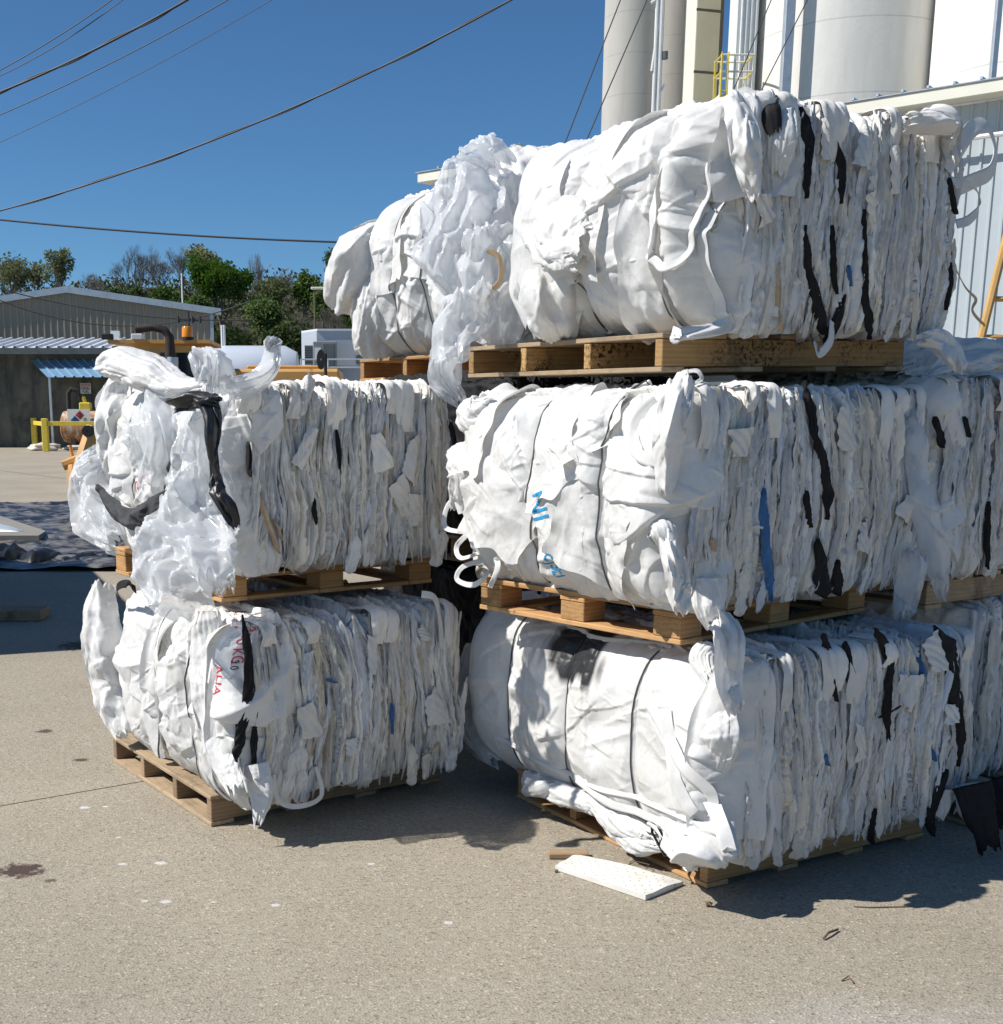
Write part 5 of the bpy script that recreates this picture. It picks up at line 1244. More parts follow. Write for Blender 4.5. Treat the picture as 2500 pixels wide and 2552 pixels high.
def ribbed(x0, x1, z0f, z1f, pitch, dep, rib, y=0.0):
    """ribbed sheet: ribs stand out towards -y; z0f, z1f give the bottom and top at each x"""
    xs = []; x = x0
    while x < x1 - 1e-6:
        for dx, yy in ((0, 0), (pitch - rib, 0), (pitch - rib * 0.75, -dep), (pitch - rib * 0.25, -dep)):
            if x + dx <= x1: xs.append((x + dx, y + yy))
        x += pitch
    xs.append((x1, y))
    vs = [(a, b, z0f(a)) for a, b in xs] + [(a, b, z1f(a)) for a, b in xs]; n = len(xs)
    return vs, [(i, i + 1, n + i + 1, n + i) for i in range(n - 1)]

# ------------------------------------------------------------------ warehouse on the right
WDIR = np.array([-0.7592, 0.6508]); W0 = at_y(1866, 186, 31.5)
WZ = float(W0[2]); W0 = W0[:2]
rzW = math.atan2(WDIR[1], WDIR[0])
# local frame: x along the wall (to the far left), y = behind it
wh = empty('warehouse', (W0[0], W0[1], 0), rzW, 'long pale blue ribbed metal warehouse with white eave band behind the bales', 'warehouse')
# local +y = dir rotated +90 = (-0.65,-0.76): towards the camera; so "behind" is -y
Lw0, Lw1 = -22.0, 16.9
vs, fs = ribbed(Lw0, Lw1, lambda x: 3.0, lambda x: WZ - 0.10, 0.305, 0.04, 0.09)
vs = [(a, -b, c) for a, b, c in vs]
mesh_obj('wall', vs, fs, M_WALL, wh)
MB().box(Lw0, Lw1, -12.0, -0.06, 0.0, 2.98).build('base_wall', M_DARKBASE, wh)
MB().box(Lw0, Lw1, -0.02, 0.12, 2.70, 3.12, 0.01).build('base_trim', M_WHITEM, wh)
MB().box(Lw1 - 0.05, Lw1 + 0.03, -12.0, 0.06, 0.0, WZ - 0.15).build('end_wall', M_WALL, wh)
MB().box(Lw1 - 0.05, Lw1 + 0.10, 0.0, 0.12, 0.5, WZ - 0.12, 0.01).build('corner_trim', M_WHITEM, wh)
mb = MB().box(Lw0, Lw1 + 0.35, 0.50, 0.62, WZ - 0.06, WZ + 0.24, 0.02).box(Lw0, Lw1 + 0.35, -0.05, 0.498, WZ - 0.04, WZ - 0.01)
mb.build('eave_gutter', M_CREAMW, wh)
rf = MB().add([(Lw0, 0.66, WZ + 0.27), (Lw1 + 0.4, 0.66, WZ + 0.27), (Lw1 + 0.4, -12, WZ + 1.9), (Lw0, -12, WZ + 1.9), (Lw0, 0.66, WZ + 0.25), (Lw1 + 0.4, 0.66, WZ + 0.25), (Lw1 + 0.4, -12, WZ + 1.88), (Lw0, -12, WZ + 1.88)],
              [(0, 1, 2, 3), (7, 6, 5, 4), (0, 4, 5, 1), (1, 5, 6, 2), (0, 3, 7, 4)])
x = Lw0 + 0.5
while x < Lw1:
    rf.box(x, x + 0.06, 0.0, 0.67, WZ + 0.275, WZ + 0.34); x += 0.61
rf.build('roof', M_GALV, wh)
MB().tube([(Lw0, 0.35, WZ - 0.95), (Lw1 + 0.9, 0.35, WZ - 0.95)], 0.06, 8).build('conduit_pipe', M_WHITEM, wh, True)
for x in (-6, -1.4, 3.5, 8.5, 13.5):
    MB().box(x, x + 0.08, 0.05, 0.40, WZ - 1.0, WZ - 0.93).build('pipe_bracket', M_GALV, wh)
MB().box(2.55, 2.95, 0.10, 0.55, WZ - 0.75, WZ - 0.55, 0.02).tube([(2.75, 0.1, WZ - 0.9), (2.75, 0.5, WZ - 0.6)], 0.04, 6).build('wall_lamp', M_DARKBASE, wh)
# downpipe
MB().box(1.35, 1.48, 0.1, 0.22, WZ - 1.6, WZ - 0.1).build('downpipe', M_WHITEM, wh)

# ------------------------------------------------------------------ silos
def silo(name, label, vx0, vx1, Y, mat, h=34.0, parts=None, group=None):
    a, b = at_y(vx0, 150, Y), at_y(vx1, 150, Y); r = (b[0] - a[0]) / 2 * 0.985; cx = (a[0] + b[0]) / 2
    e = empty('silo', (cx, Y, 0), 0, label, 'silo', group)
    MB().lathe([(r, 0), (r, h), (r * 0.98, h + 0.1), (0.01, h + 0.8)], n=96).build('shell', mat, e, True)
    MB().lathe([(r + 0.001, h - 0.35), (r + 0.12, h - 0.3), (r + 0.12, h + 0.05), (r - 0.05, h + 0.08)], n=96).build('rim', mat, e, True)
    return e, r, cx
sA, rA, cA = silo('silo', 'slender weathered grey concrete silo, leftmost of the silos', 1144, 1256, 66, M_SILOG)
sB, rB, cB = silo('silo', 'grey silo in shade between the leftmost silo and the cream tower', 1222, 1330, 70, M_SILOG)
sC, rC, cC = silo('silo', 'big white painted round silo with hoop lines', 1428, 1786, 62, M_SILOW)
sD, rD, cD = silo('silo', 'cream concrete silo at the right edge above the warehouse roof', 1776, 2150, 56, M_SILOW)
def pipe_on(parent, cx, Y, vx, Yp, w, name, mat, z0=0, z1=34, label=None):
    p = at_y(vx, 100, Yp); x = p[0] - cx; y = Yp - Y
    o = MB().box(x - w / 2, x + w / 2, y - w / 2, y + w / 2, z0, z1, 0.02).build(name, mat, parent, label=label); return o
pipe_on(sC, cC, 62, 1494, 58.6, 0.42, 'downspout', M_GALV)
pipe_on(sD, cD, 56, 1888, 50.4, 0.22, 'downspout', M_GALV)
# ladder frame and pipes between the silos
fr = empty('pipe_frame', tuple(at_y(1250, 100, 63.4) * [1, 1, 0]), 0, 'white braced pipe frame fixed to the shaded silo face', 'pipe frame')
def fl(vx, vy): return at_y(vx, vy, 63.4) - at_y(1250, 100, 63.4) * [1, 1, 0]
zb = 0.0
for n_, (va, vb, wd) in enumerate([((1256, -200), (1250, 300), 0.09), ((1265, -200), (1260, 300), 0.11)]):
    p, q = fl(*va), fl(*vb); q = np.array([p[0], 0, zb]); p = np.array([p[0], 0, p[2]])
    MB().tube([p, q], wd, 8).build('pipe', M_WHITEM, fr, True)
for (va, vb) in [((1258, -10), (1237, 135)), ((1252, 155), (1224, 320)), ((1245, 190), (1262, 160)), ((1236, 5), (1262, -10))]:
    MB().tube([fl(*va), fl(*vb)], 0.07, 6).build('brace', M_WHITEM, fr)
MB().tube([fl(1262, 98), fl(1262, 112)], 0.16, 8).build('coupling', M_DARKBASE, fr)

# cream bucket-elevator tower
TY = 64.0
a, b_, c_ = at_y(1297, 100, TY + 1.0), at_y(1319, 100, TY), at_y(1364, 100, TY + 0.35)
tw = empty('elevator_tower', (b_[0], TY, 0), 0, 'cream painted steel elevator tower with rust spots between the silos', 'tower')
ax, ay = a[0] - b_[0], 1.0; cx2, cy2 = c_[0] - b_[0], 0.35
def prism_v(poly, z0, z1):
    n = len(poly); vs = [(x, y, z0) for x, y in poly] + [(x, y, z1) for x, y in poly]
    return vs, [tuple(range(n))[::-1], tuple(range(n, 2 * n))] + [(i, (i + 1) % n, (i + 1) % n + n, i + n) for i in range(n)]
MB().add(*prism_v([(0, 0), (cx2, cy2), (cx2 + ax, cy2 + ay), (ax, ay)], 0, 34)).build('casing', M_CREAMW, tw)
zt = [float(at_y(1340, v, TY)[2]) for v in (300, 248, 136, 18, -95, -210, -330)]
for z0, z1 in zip(zt[:-1], zt[1:]):
    MB().add(*prism_v([(0.02, -0.05), (cx2 - 0.02, cy2 - 0.05), (cx2 - 0.02, cy2 - 0.004), (0.02, -0.004)], z0 + 0.06, z1 - 0.06)).build('panel', M_CREAM, tw)
    MB().add(*prism_v([(-0.02, -0.07), (cx2 + 0.02, cy2 - 0.07), (cx2 + 0.02, cy2 - 0.004), (-0.02, -0.004)], z1 - 0.055, z1 + 0.055)).build('flange', M_BROWNS, tw)
MB().add(*prism_v([(cx2 + 0.005, cy2 + 0.1), (cx2 + 0.22, cy2 + 0.2), (cx2 + 0.22, cy2 + 0.6), (cx2 + 0.005, cy2 + 0.6)], 0, 34)).build('side_channel', M_BROWNS, tw)

# corrugated leg house and platform
lp, lq = at_y(1398, 100, 61), at_y(1436, 100, 61)
lh = empty('leg_house', (lp[0], 61, 0), 0, 'narrow white ribbed tower beside the big white silo', 'tower')
wd = lq[0] - lp[0]
vs, fs = ribbed(0, wd, lambda x: 0, lambda x: 33, 0.22, 0.07, 0.1)
mesh_obj('siding', vs, fs, M_WHITEM, lh)
MB().box(0, wd, 0.1, 1.6, 0, 33).build('frame', M_WHITEM, lh)
pY = 59.5
p0 = at_y(1366, 176, pY); p1 = at_y(1430, 176, pY)
pf = empty('service_platform', (p0[0], pY, 0), 0, 'small yellow service platform with railings beside the cream tower', 'platform')
pw = p1[0] - p0[0]; zf = p0[2]; zr = float(at_y(1366, 103, pY)[2])
MB().box(0, pw, 0, 1.3, zf - 0.32, zf - 0.02, 0.02).build('deck', M_CREAM, pf)
for x in (0.05, 0.30, pw - 0.9, pw - 0.05):
    for y in (0.05, 1.25): MB().box(x - 0.04, x + 0.04, y - 0.04, y + 0.04, zf - 0.02, zr).build('post', M_YEL if x < 0.2 else M_CREAMW, pf)
for z in (zr, (zr + zf) / 2 + 0.1):
    for y in (0.05, 1.25): MB().tube([(0.0, y, z), (pw, y, z)], 0.045, 6).build('rail', M_CREAMW, pf)
    for x in (0.05, pw - 0.05): MB().tube([(x, 0.05, z), (x, 1.25, z)], 0.045, 6).build('rail', M_YEL, pf)
for k in range(7): MB().tube([(0.02, -0.04, zf - 1.6 + k * 0.28), (0.32, -0.04, zf - 1.6 + k * 0.28)], 0.025, 6).build('rung', M_YEL, pf)
for x in (0.02, 0.32): MB().tube([(x, -0.04, 0.0), (x, -0.04, zr + 0.1)], 0.03, 6).build('ladder_rail', M_YEL, pf)
MB().tube([(0.6, 0.05, zf - 0.3), (pw - 0.1, 0.05, zf - 1.3)], 0.06, 6).build('brace', M_CREAMW, pf)
MB().tube([(0.1, 1.2, zf - 1.2), (pw, 1.2, zf - 0.4)], 0.06, 6).build('brace', M_CREAMW, pf)
MB().box(pw - 0.12, pw - 0.02, 0.6, 0.7, 0, zf - 0.3).build('support_leg', M_BROWNS, pf)

# guy wires in front of the silos
def wire(name, pts, r, label, cat='cable', group=None, sag=0.0, n=30, mat=None):
    A, B = np.array(pts[0]), np.array(pts[-1])
    P = []
    for i in range(n):
        t = i / (n - 1); p = A + (B - A) * t; p = p.copy(); p[2] -= sag * 4 * t * (1 - t); P.append(p)
    o = MB().tube([q - A for q in P], r, 6).build(name, mat or M_CABLE, None, True); o.location = A
    return tag(o, label, cat, group)
G_GUY = 'thin stay cables slanting down in front of the silos'
wire('stay_cable', [at_y(1201, -60, 34), at_y(1040, 355, 34)], 0.018, 'stay cable slanting across the sky left of the leftmost silo', group=G_GUY)
wire('stay_cable', [at_y(1254, -60, 34), at_y(1075, 355, 34)], 0.018, 'stay cable crossing the face of the leftmost grey silo', group=G_GUY)
wire('stay_cable', [at_y(1489, -60, 36), at_y(1330, 320, 36)], 0.016, 'stay cable passing the yellow platform', group=G_GUY)
wire('stay_cable', [at_y(1563, -60, 36), at_y(1370, 320, 36)], 0.016, 'stay cable crossing the left side of the big white silo', group=G_GUY)

# ------------------------------------------------------------------ overhead lines, upper left
G_OH = 'overhead lines in the sky'
def oh(pts, Y0, Y1, r, label, sagV=0.0, ext=0.35):
    a, b = pts
    ext0 = (a[0] - (b[0] - a[0]) * ext, a[1] - (b[1] - a[1]) * ext); ext1 = (b[0] + (b[0] - a[0]) * ext, b[1] + (b[1] - a[1]) * ext)
    P = [];
    for i in range(41):
        t = i / 40; vx = ext0[0] + (ext1[0] - ext0[0]) * t; vy = ext0[1] + (ext1[1] - ext0[1]) * t + sagV * (1 - ((t - 0.5) / (0.5 / (1 + 2 * ext))) ** 2)
        d = vray(vx, vy); Y = Y0 + (Y1 - Y0) * t; P.append(EYE + d * (Y / d[1]))
    return P
def ohw(pts, Y0, Y1, r, label, sagV=0.0, spiral=0, clips=0, hoff=0.0):
    P = oh(pts, Y0, Y1, r, label, sagV); A = P[0]
    root = MB().tube([p - A for p in P], r, 6).build('power_line', M_CABLE, None, True); root.location = A; tag(root, label, 'power line', G_OH)
    if spiral:
        Q = []; 
        for i in range(400):
            t = i / 399 * 40; k = min(39, int(t)); f = t - k; p = P[k] * (1 - f) + P[k + 1] * f
            an = i / 399 * spiral * 6.283; Q.append(p - A + np.array([0.3 * math.cos(an), 0, math.sin(an)]) * r * 1.5)
        MB().tube(Q, r * 0.7, 5).build('messenger_cable', M_CABLE, root, True)
    return root
ohw([(0, 400), (970, 0)], 16, 11, 0.009, 'thick twisted overhead cable running from the left edge up to the top centre', 34, 7)
ohw([(0, 175), (355, 0)], 14, 12, 0.011, 'thick dark overhead cable in the upper left corner', 8, 4)
ohw([(0, 218), (432, 0)], 20, 18, 0.007, 'thin overhead line just below the thick upper left cable', 8)
ohw([(0, 270), (515, 0)], 22, 19, 0.005, 'thinnest grey overhead line, third from the corner', 9)
ohw([(0, 133), (212, 0)], 22, 21, 0.008, 'upper of the two crossing lines in the top left corner', 5)
ohw([(0, 144), (232, 0)], 22, 21, 0.007, 'lower of the two crossing lines in the top left corner', 9)
ohw([(0, 417), (700, 461)], 45, 42, 0.035, 'nearly level line low in the sky above the trees', 7)
for k, (a, b, s) in enumerate([((0, 520 + 28), (352, 606), 10), ((0, 570), (350, 608), 26)]):
    w_ = ohw([a, b], 40, 40, 0.02, ['service line dipping across the tan shed to the insulators', 'lower sagging service line in front of the tan shed'][k], s)

# ------------------------------------------------------------------ hill, trees
M_HILL = simple('hillside_earth', (0.050, 0.048, 0.028), 0.95, 0, 0.4, 0.15)
xs = np.linspace(-260, 160, 90); ys = np.linspace(95, 420, 60)
XX, YY = np.meshgrid(xs, ys, indexing='ij')
HZ = 22.0 * sstep(150, 225, YY + 12 * perlin(XX / 60, YY / 60, 0.4)) * (0.75 + 0.35 * perlin(XX / 50, YY / 90, 2.2) + 0.25 * sstep(-120, -40, XX)) - 0.3
hill = grid_mesh('hill', [np.stack([XX, YY, HZ], -1)], M_HILL); hill['kind'] = 'structure'
def hill_z(x, y):
    i = np.clip((x - xs[0]) / (xs[1] - xs[0]), 0, 88); j = np.clip((y - ys[0]) / (ys[1] - ys[0]), 0, 58)
    return float(HZ[int(i), int(j)])
def leafmat(name, c1, c2):
    m, nt, p, out = mat_new(name)
    g = N(nt, 'NewGeometry')
    n = noise_n(nt, objco(nt), 0.9, 3, 0.7)
    c = ramp(nt, g.outputs['Random Per Island'], [(0, c1), (1, c2)])
    L(nt, c, p.inputs['Base Color']); p.inputs['Roughness'].default_value = 0.7; p.inputs['Specular IOR Level'].default_value = 0.2
    t = N(nt, 'BsdfTranslucent'); L(nt, c, t.inputs[0]); mx = nt.nodes.new('ShaderNodeMixShader'); mx.inputs[0].default_value = 0.3
    L(nt, p.outputs[0], mx.inputs[1]); L(nt, t.outputs[0], mx.inputs[2]); L(nt, mx.outputs[0], out.inputs[0]); return m
ML = {'bright': leafmat('spring_leaves', (0.055, 0.125, 0.015), (0.13, 0.22, 0.035)), 'mid': leafmat('green_leaves', (0.05, 0.10, 0.02), (0.12, 0.18, 0.04)),
      'olive': leafmat('olive_buds', (0.15, 0.17, 0.07), (0.30, 0.32, 0.15)), 'dark': leafmat('dark_leaves', (0.03, 0.055, 0.015), (0.08, 0.12, 0.03)), 'brown': leafmat('bare_brush', (0.06, 0.055, 0.03), (0.15, 0.14, 0.075))}
M_BARK = simple('bark', (0.17, 0.15, 0.12), 0.9)
def tree(label, vx, vtop, Y, vw, kind, seed, leaves=1500, group='trees on the hillside behind the yard', bare=True):
    rs = random.Random(seed)
    top = at_y(vx, vtop, Y); x = float(top[0]); zb = hill_z(x, Y) - 0.5; Hh = float(top[2]) - zb
    Wd = vw * VS / FPX * Y / 2
    e = empty('bare_tree' if not leaves else 'leafy_tree', (x, Y, zb), rs.uniform(0, 6), label, 'tree', group)
    mb = MB(); tips = []
    def br(p, d, l, r, dep):
        q = p + d * l; mid = p + d * l * 0.5 + Vector((rs.uniform(-1, 1), rs.uniform(-1, 1), 0)) * l * 0.06
        mb.tube([p, mid, q], [r, r * 0.85, r * 0.68], 4 if dep > 1 else 6, cap=False)
        if dep >= (6 if not leaves else 4): tips.append(q); return
        if leaves and dep >= 2: tips.append(q)
        for k in range((3 if dep < 4 else 4) if dep > 0 else 6):
            sp = rs.uniform(0.35, 0.85) if dep else rs.uniform(0.3, 0.8)
            nd = (d + Vector((rs.uniform(-1, 1), rs.uniform(-1, 1), rs.uniform(-0.2, 0.7))).normalized() * sp).normalized()
            br(q if k else p + d * l * rs.uniform(0.7, 1), nd, l * rs.uniform(0.62, 0.82), r * rs.uniform(0.5, 0.66), dep + 1)
    br(Vector((0, 0, 0)), Vector((0, 0, 1)), Hh * 0.30, Hh * 0.020, 0)
    zz = max(v[2] for v in mb.v); xx = max(abs(v[0]) + abs(v[1]) for v in mb.v) * 0.75
    S_ = Matrix.Diagonal((Wd / xx, Wd / xx, Hh / zz, 1)); mb.xf(S_)
    mb.build('trunk', M_BARK, e)
    if leaves:
        tips = [S_ @ t for t in tips]; vs = []; fs = []
        for i in range(int(leaves * 2.2)):
            t = rs.choice(tips); s = rs.uniform(0.12, 0.32)
            c = t + Vector([max(-1.7, min(1.7, rs.gauss(0, 1))) for _ in range(3)]) * Wd * 0.11
            if c.z < Hh * 0.22: c.z = Hh * rs.uniform(0.25, 0.6)
            u = Vector((rs.uniform(-1, 1), rs.uniform(-1, 1), rs.uniform(-1, 1))).normalized() * s; v = u.orthogonal().normalized() * s * rs.uniform(0.5, 1)
            b = len(vs); vs += [c - u, c - v * 0.8, c + u, c + v]; fs.append((b, b + 1, b + 2, b + 3))
        mesh_obj('crown', vs, fs, ML[kind], e)
    return e
T_ = [("pale budding tree at the far left edge of the hill", 12, 486, 205, 95, 'olive', 650), ("thin budding tree second from the left edge", 62, 500, 208, 70, 'olive', 450), ("rounded pale-green tree above the tan shed's left slope", 106, 476, 200, 66, 'olive', 800),
      ("small bare sapling over the ridge of the tan shed", 176, 515, 205, 60, None, 0), ("wide bare grey tree, tallest on the left of the hill", 252, 462, 205, 112, None, 0), ("second wide bare tree just left of the bright green one", 302, 476, 210, 80, None, 0),
      ("bare tree right behind the bright green crown", 345, 466, 212, 75, None, 0), ("brownish budding tree behind the bright green crown", 380, 466, 214, 80, 'olive', 900), ("bright spring-green round tree in the middle of the hill", 418, 492, 195, 108, 'bright', 4200),
      ("narrow bare tree right of the bright green crown", 484, 480, 205, 48, None, 0), ("low olive tree right of the narrow bare one", 520, 530, 200, 70, 'olive', 1500), ("bare tree among the olive trees", 545, 512, 210, 60, None, 0),
      ("broad mid-green tree left of the lamp post", 572, 520, 200, 80, 'mid', 2600), ("dark green tree beside the billowing white sheet", 640, 474, 205, 66, 'mid', 1800), ("green tree low behind the lamp post", 610, 540, 195, 90, 'mid', 2400),
      ("dark evergreen bush under the wide bare tree", 235, 545, 190, 90, 'dark', 1700), ("green bush under the second bare tree", 310, 548, 190, 90, 'mid', 1700), ("low green tree left under the bright crown", 365, 560, 185, 70, 'mid', 1500), ("bare tree low on the slope behind the lamp post", 630, 570, 180, 80, None, 0),
      ("bare tree low on the slope above the white tank", 450, 590, 178, 90, None, 0), ("dim green tree low on the slope in the middle", 500, 565, 185, 90, 'mid', 1500), ("bare tree above the electrical cabinet", 575, 590, 178, 90, None, 0), ("dark bush at the foot of the slope", 540, 610, 172, 110, 'dark', 1500), ("dark bush right of the tan shed's corner", 430, 620, 172, 90, 'dark', 1500), ("green tree at the slope behind the right end of the cabinet", 670, 560, 185, 90, 'mid', 2000)]
for k, (lb, vx, vt, Y, vw, kd, nl) in enumerate(T_): tree(lb, vx, vt, Y, vw, kd, 40 + k, nl)
# undergrowth nobody could count
BR = np.clip(0.5 + 1.3 * fbm(np.arange(110)[:, None] / 7.0, np.arange(95)[None] / 7.0, 0.3, 3), 0, 1.6)
rs_ = random.Random(5); vs = []; fs = []
for i in range(42000):
    x = rs_.uniform(-95, 5); y = rs_.uniform(150, 235); z = hill_z(x, y) + min(1.7, abs(rs_.gauss(0, 1))) * (1.6 + 1.7 * float(BR[int(x) + 100, int(y) - 145])) - 0.2; s = rs_.uniform(0.15, 0.5)
    u = Vector((rs_.uniform(-1, 1), rs_.uniform(-0.5, 0.5), rs_.uniform(-1, 1))).normalized() * s; v = u.orthogonal().normalized() * s * 0.6
    b = len(vs); c = Vector((x, y, z)); vs += [c - u, c - v, c + u, c + v]; fs.append((b, b + 1, b + 2, b + 3))
o = mesh_obj('undergrowth', vs, fs, ML['brown']); tag(o, 'brown and dark green brush covering the hillside', 'undergrowth', kind='stuff')
vs = []; fs = []
for i in range(16000):
    x = rs_.uniform(-95, 5); y = rs_.uniform(145, 225); z = hill_z(x, y) + min(3.8, abs(rs_.gauss(0, 2.2))); s = rs_.uniform(0.15, 0.5)
    u = Vector((rs_.uniform(-1, 1), rs_.uniform(-0.5, 0.5), rs_.uniform(-1, 1))).normalized() * s; v = u.orthogonal().normalized() * s * 0.6
    b = len(vs); c = Vector((x, y, z)); vs += [c - u, c - v, c + u, c + v]; fs.append((b, b + 1, b + 2, b + 3))
o = mesh_obj('green_brush', vs, fs, ML['dark']); tag(o, 'dark green leafy brush at the foot of the hillside', 'undergrowth', kind='stuff')

# ------------------------------------------------------------------ tan shed
TYs = 68.0
rp, lp2, cp = at_y(128, 548, TYs), at_y(-40, 560, TYs), at_y(403, 588, TYs)
ts = empty('metal_shed', (rp[0], TYs, 0), 0, 'large tan ribbed metal shed with a low white-edged gable roof', 'shed')
zr_, ze = rp[2], cp[2]; xr = cp[0] - rp[0]; slope = (zr_ - ze) / xr
topf = lambda x: zr_ - 0.12 - slope * abs(x)
vs, fs = ribbed(-xr, xr, lambda x: 0, topf, 0.36, 0.07, 0.12); mesh_obj('gable_wall', vs, fs, M_TANW, ts)
MB().add([(xr, 0, 0), (xr, 0, ze - 0.1), (xr - 14, 30, ze - 0.1), (xr - 14, 30, 0)], [(0, 1, 2, 3)]).build('side_wall', M_TANW, ts)
MB().box(xr - 0.12, xr + 0.06, -0.12, -0.09, 0, ze - 0.1).build('corner_trim', M_GALV, ts)
rfm = MB()
for s in (-1, 1): rfm.add([(0, -0.25, zr_ + 0.12), (s * (xr + 0.5), -0.25, ze + 0.12 - slope * 0.5), (s * (xr + 0.5) - 14, 30, ze + 0.12 - slope * 0.5), (-14, 30, zr_ + 0.12), (0, -0.25, zr_ - 0.22), (s * (xr + 0.5), -0.25, ze - 0.22 - slope * 0.5)], [(0, 1, 2, 3), (0, 4, 5, 1)])
rfm.build('roof', M_GALV, ts)
v_ = at_y(489, 600, TYs)
MB().tube([(v_[0] - rp[0] - 4.2, 1, ze), (v_[0] - rp[0] - 4.2, 1, ze + 2.0)], 0.04, 6).build('vent_pipe', M_WHITEM, ts)

# ------------------------------------------------------------------ fuel shed (behind the guard rail)
FY = 57.6
def fp(vx, vy, Y=FY): return at_y(vx, vy, Y)
f0 = fp(0, 848); f1 = fp(207, 648)
sh = empty('fuel_shed', (f1[0], FY, 0), 0, 'low dark-stained shed with white ribbed metal roof and a blue awning', 'shed')
zt_ = float(fp(100, 668)[2]); Wl = -16.0
MB().box(Wl, 0.3, 0, 6, 0, zt_).build('wall', M_SHED, sh)
zr2 = float(fp(100, 643, FY + 3.5)[2])
vs, fs = ribbed(Wl, 0.9, lambda x: 0, lambda x: 1, 0.5, 0.09, 0.16)
z_e = float(fp(100, 660, FY - 0.9)[2])
vs = [(x, -0.9 + t * 4.6, z_e + t * (zr2 - z_e) - yy) for (x, yy, t) in vs]
mesh_obj('roof', vs, fs, simple('white_roof_sheet', (0.66, 0.68, 0.72), 0.45, 0.1, 0.06, 1.0), sh)
MB().box(Wl, 0.9, -0.93, -0.90, z_e - 0.28, z_e - 0.02).build('eave_board', M_DARKBASE, sh)
MB().box(-0.6, -0.2, 3.0, 3.3, zr2 - 0.1, zr2 + 0.35).build('roof_vent', M_WHITEM, sh)
# awning
za, zb2 = float(fp(100, 683)[2]), float(fp(100, 716, FY - 1.6)[2])
xa0, xa1 = fp(57, 683)[0] - f1[0], 0.5
vs, fs = ribbed(xa0, xa1, lambda x: 0, lambda x: 1, 0.42, 0.06, 0.12)
dx_ = (fp(90, 716, FY - 1.6)[0] - f1[0]) - xa0
aw = mesh_obj('awning', [(x + dx_ * (1 - t), -1.6 + t * 1.6, zb2 + t * (za - zb2) - yy) for (x, yy, t) in vs], fs, M_AWN, sh)
pX = fp(98, 800, FY - 1.5)[0] - f1[0]
MB().box(pX - 0.05, pX + 0.05, -1.5, -1.4, 0, zb2).build('awning_post', M_GALV, sh)
# sign
s0, s1 = fp(152, 727, FY - 0.05), fp(173, 747, FY - 0.05)
sgn = empty('warning_sign', (s0[0], FY - 0.06, s1[2]), 0, 'white DIESEL FUEL sign with red DANGER bar on the shed wall', 'sign')
sw, shh = s1[0] - s0[0], s0[2] - s1[2]
MB().box(0, sw, 0, 0.03, 0, shh, 0.01).build('board', M_SIGNW, sgn)
MB().box(0.03, sw - 0.03, -0.006, -0.001, shh * 0.68, shh - 0.03).build('red_bar', M_SIGNR, sgn)
def flat_text(txt, size, x, z, y, mat, parent, name='lettering', align='CENTER', rz=0.0, wf=1.0):
    cu = bpy.data.curves.new('t', 'FONT'); cu.body = txt; cu.size = size; cu.align_x = align; cu.extrude = 0.002; cu.offset = size * 0.02
    t = bpy.data.objects.new('t', cu); COL.objects.link(t); dg = bpy.context.evaluated_depsgraph_get(); dg.update()
    me = bpy.data.meshes.new_from_object(t.evaluated_get(dg)); bpy.data.objects.remove(t)
    me.transform(Matrix.Translation((x, y, z)) @ Matrix.Rotation(rz, 4, 'Z') @ Matrix.Rotation(math.pi / 2, 4, 'X') @ Matrix.Diagonal((wf, 1, 1, 1)))
    me.materials.clear(); me.materials.append(mat); o = bpy.data.objects.new(name, me); link(o); o.parent = parent; return o
flat_text('DANGER', shh * 0.2, sw / 2, shh * 0.74, -0.01, M_SIGNW, sgn)
flat_text('DIESEL', shh * 0.32, sw / 2, shh * 0.38, -0.004, M_SIGNK, sgn)
flat_text('FUEL', shh * 0.32, sw / 2, shh * 0.07, -0.004, M_SIGNK, sgn)
# tank
k0, k1 = fp(119, 830, FY - 2.2), fp(184, 830, FY - 2.2); zt0 = float(fp(150, 779, FY - 2.4)[2])
tk = empty('fuel_tank', (k0[0], FY - 2.2, 0), 0, 'rusty white horizontal fuel tank standing under the blue awning', 'tank')
kr = (zt0 - 0.25) / 2; kl = k1[0] - k0[0] + 2.5
tm = MB().lathe([(0.01, 0), (kr * 0.7, 0.04), (kr * 0.93, 0.12), (kr, 0.3), (kr, kl), (kr * 0.7, kl + 0.2), (0.01, kl + 0.25)], n=40)
tm.xf(Matrix.Translation((0, 0, 0.25 + kr)) @ Matrix.Rotation(math.pi / 2, 4, 'Y')); tm.build('shell', M_RTANK, tk, True)
for x in (0.5, 2.0): MB().box(x, x + 0.2, -kr * 0.7, kr * 0.7, 0, 0.6).build('saddle', M_BROWNS, tk)
MB().tube([(0.35, 0, zt0 - 0.1), (0.35, 0, zt0 + 0.75), (0.5, 0, zt0 + 0.95), (0.75, 0, zt0 + 0.85), (0.9, 0, zt0 + 0.5)], 0.11, 8).build('filler_pipe', M_RUBBER, tk, True)
MB().box(0.85, 1.35, -0.2, 0.2, zt0 - 0.05, zt0 + 0.35, 0.04).tube([(1.1, 0, zt0 + 0.3), (1.0, 0, zt0 + 0.6)], 0.09, 6).build('fuel_pump', M_YEL, tk)
MB().tube([(1.9, 0, zt0 - 0.1), (1.9, 0, zt0 + 0.35)], 0.12, 10).build('vent_cap', M_RUBBER, tk, True)
dz = 0.25 + kr * 1.55; dy = -kr * 0.92
MB().box(0.45, 1.45, dy - 0.03, dy - 0.01, dz - 0.40, dz + 0.38).build('label_board', M_SIGNW, tk)
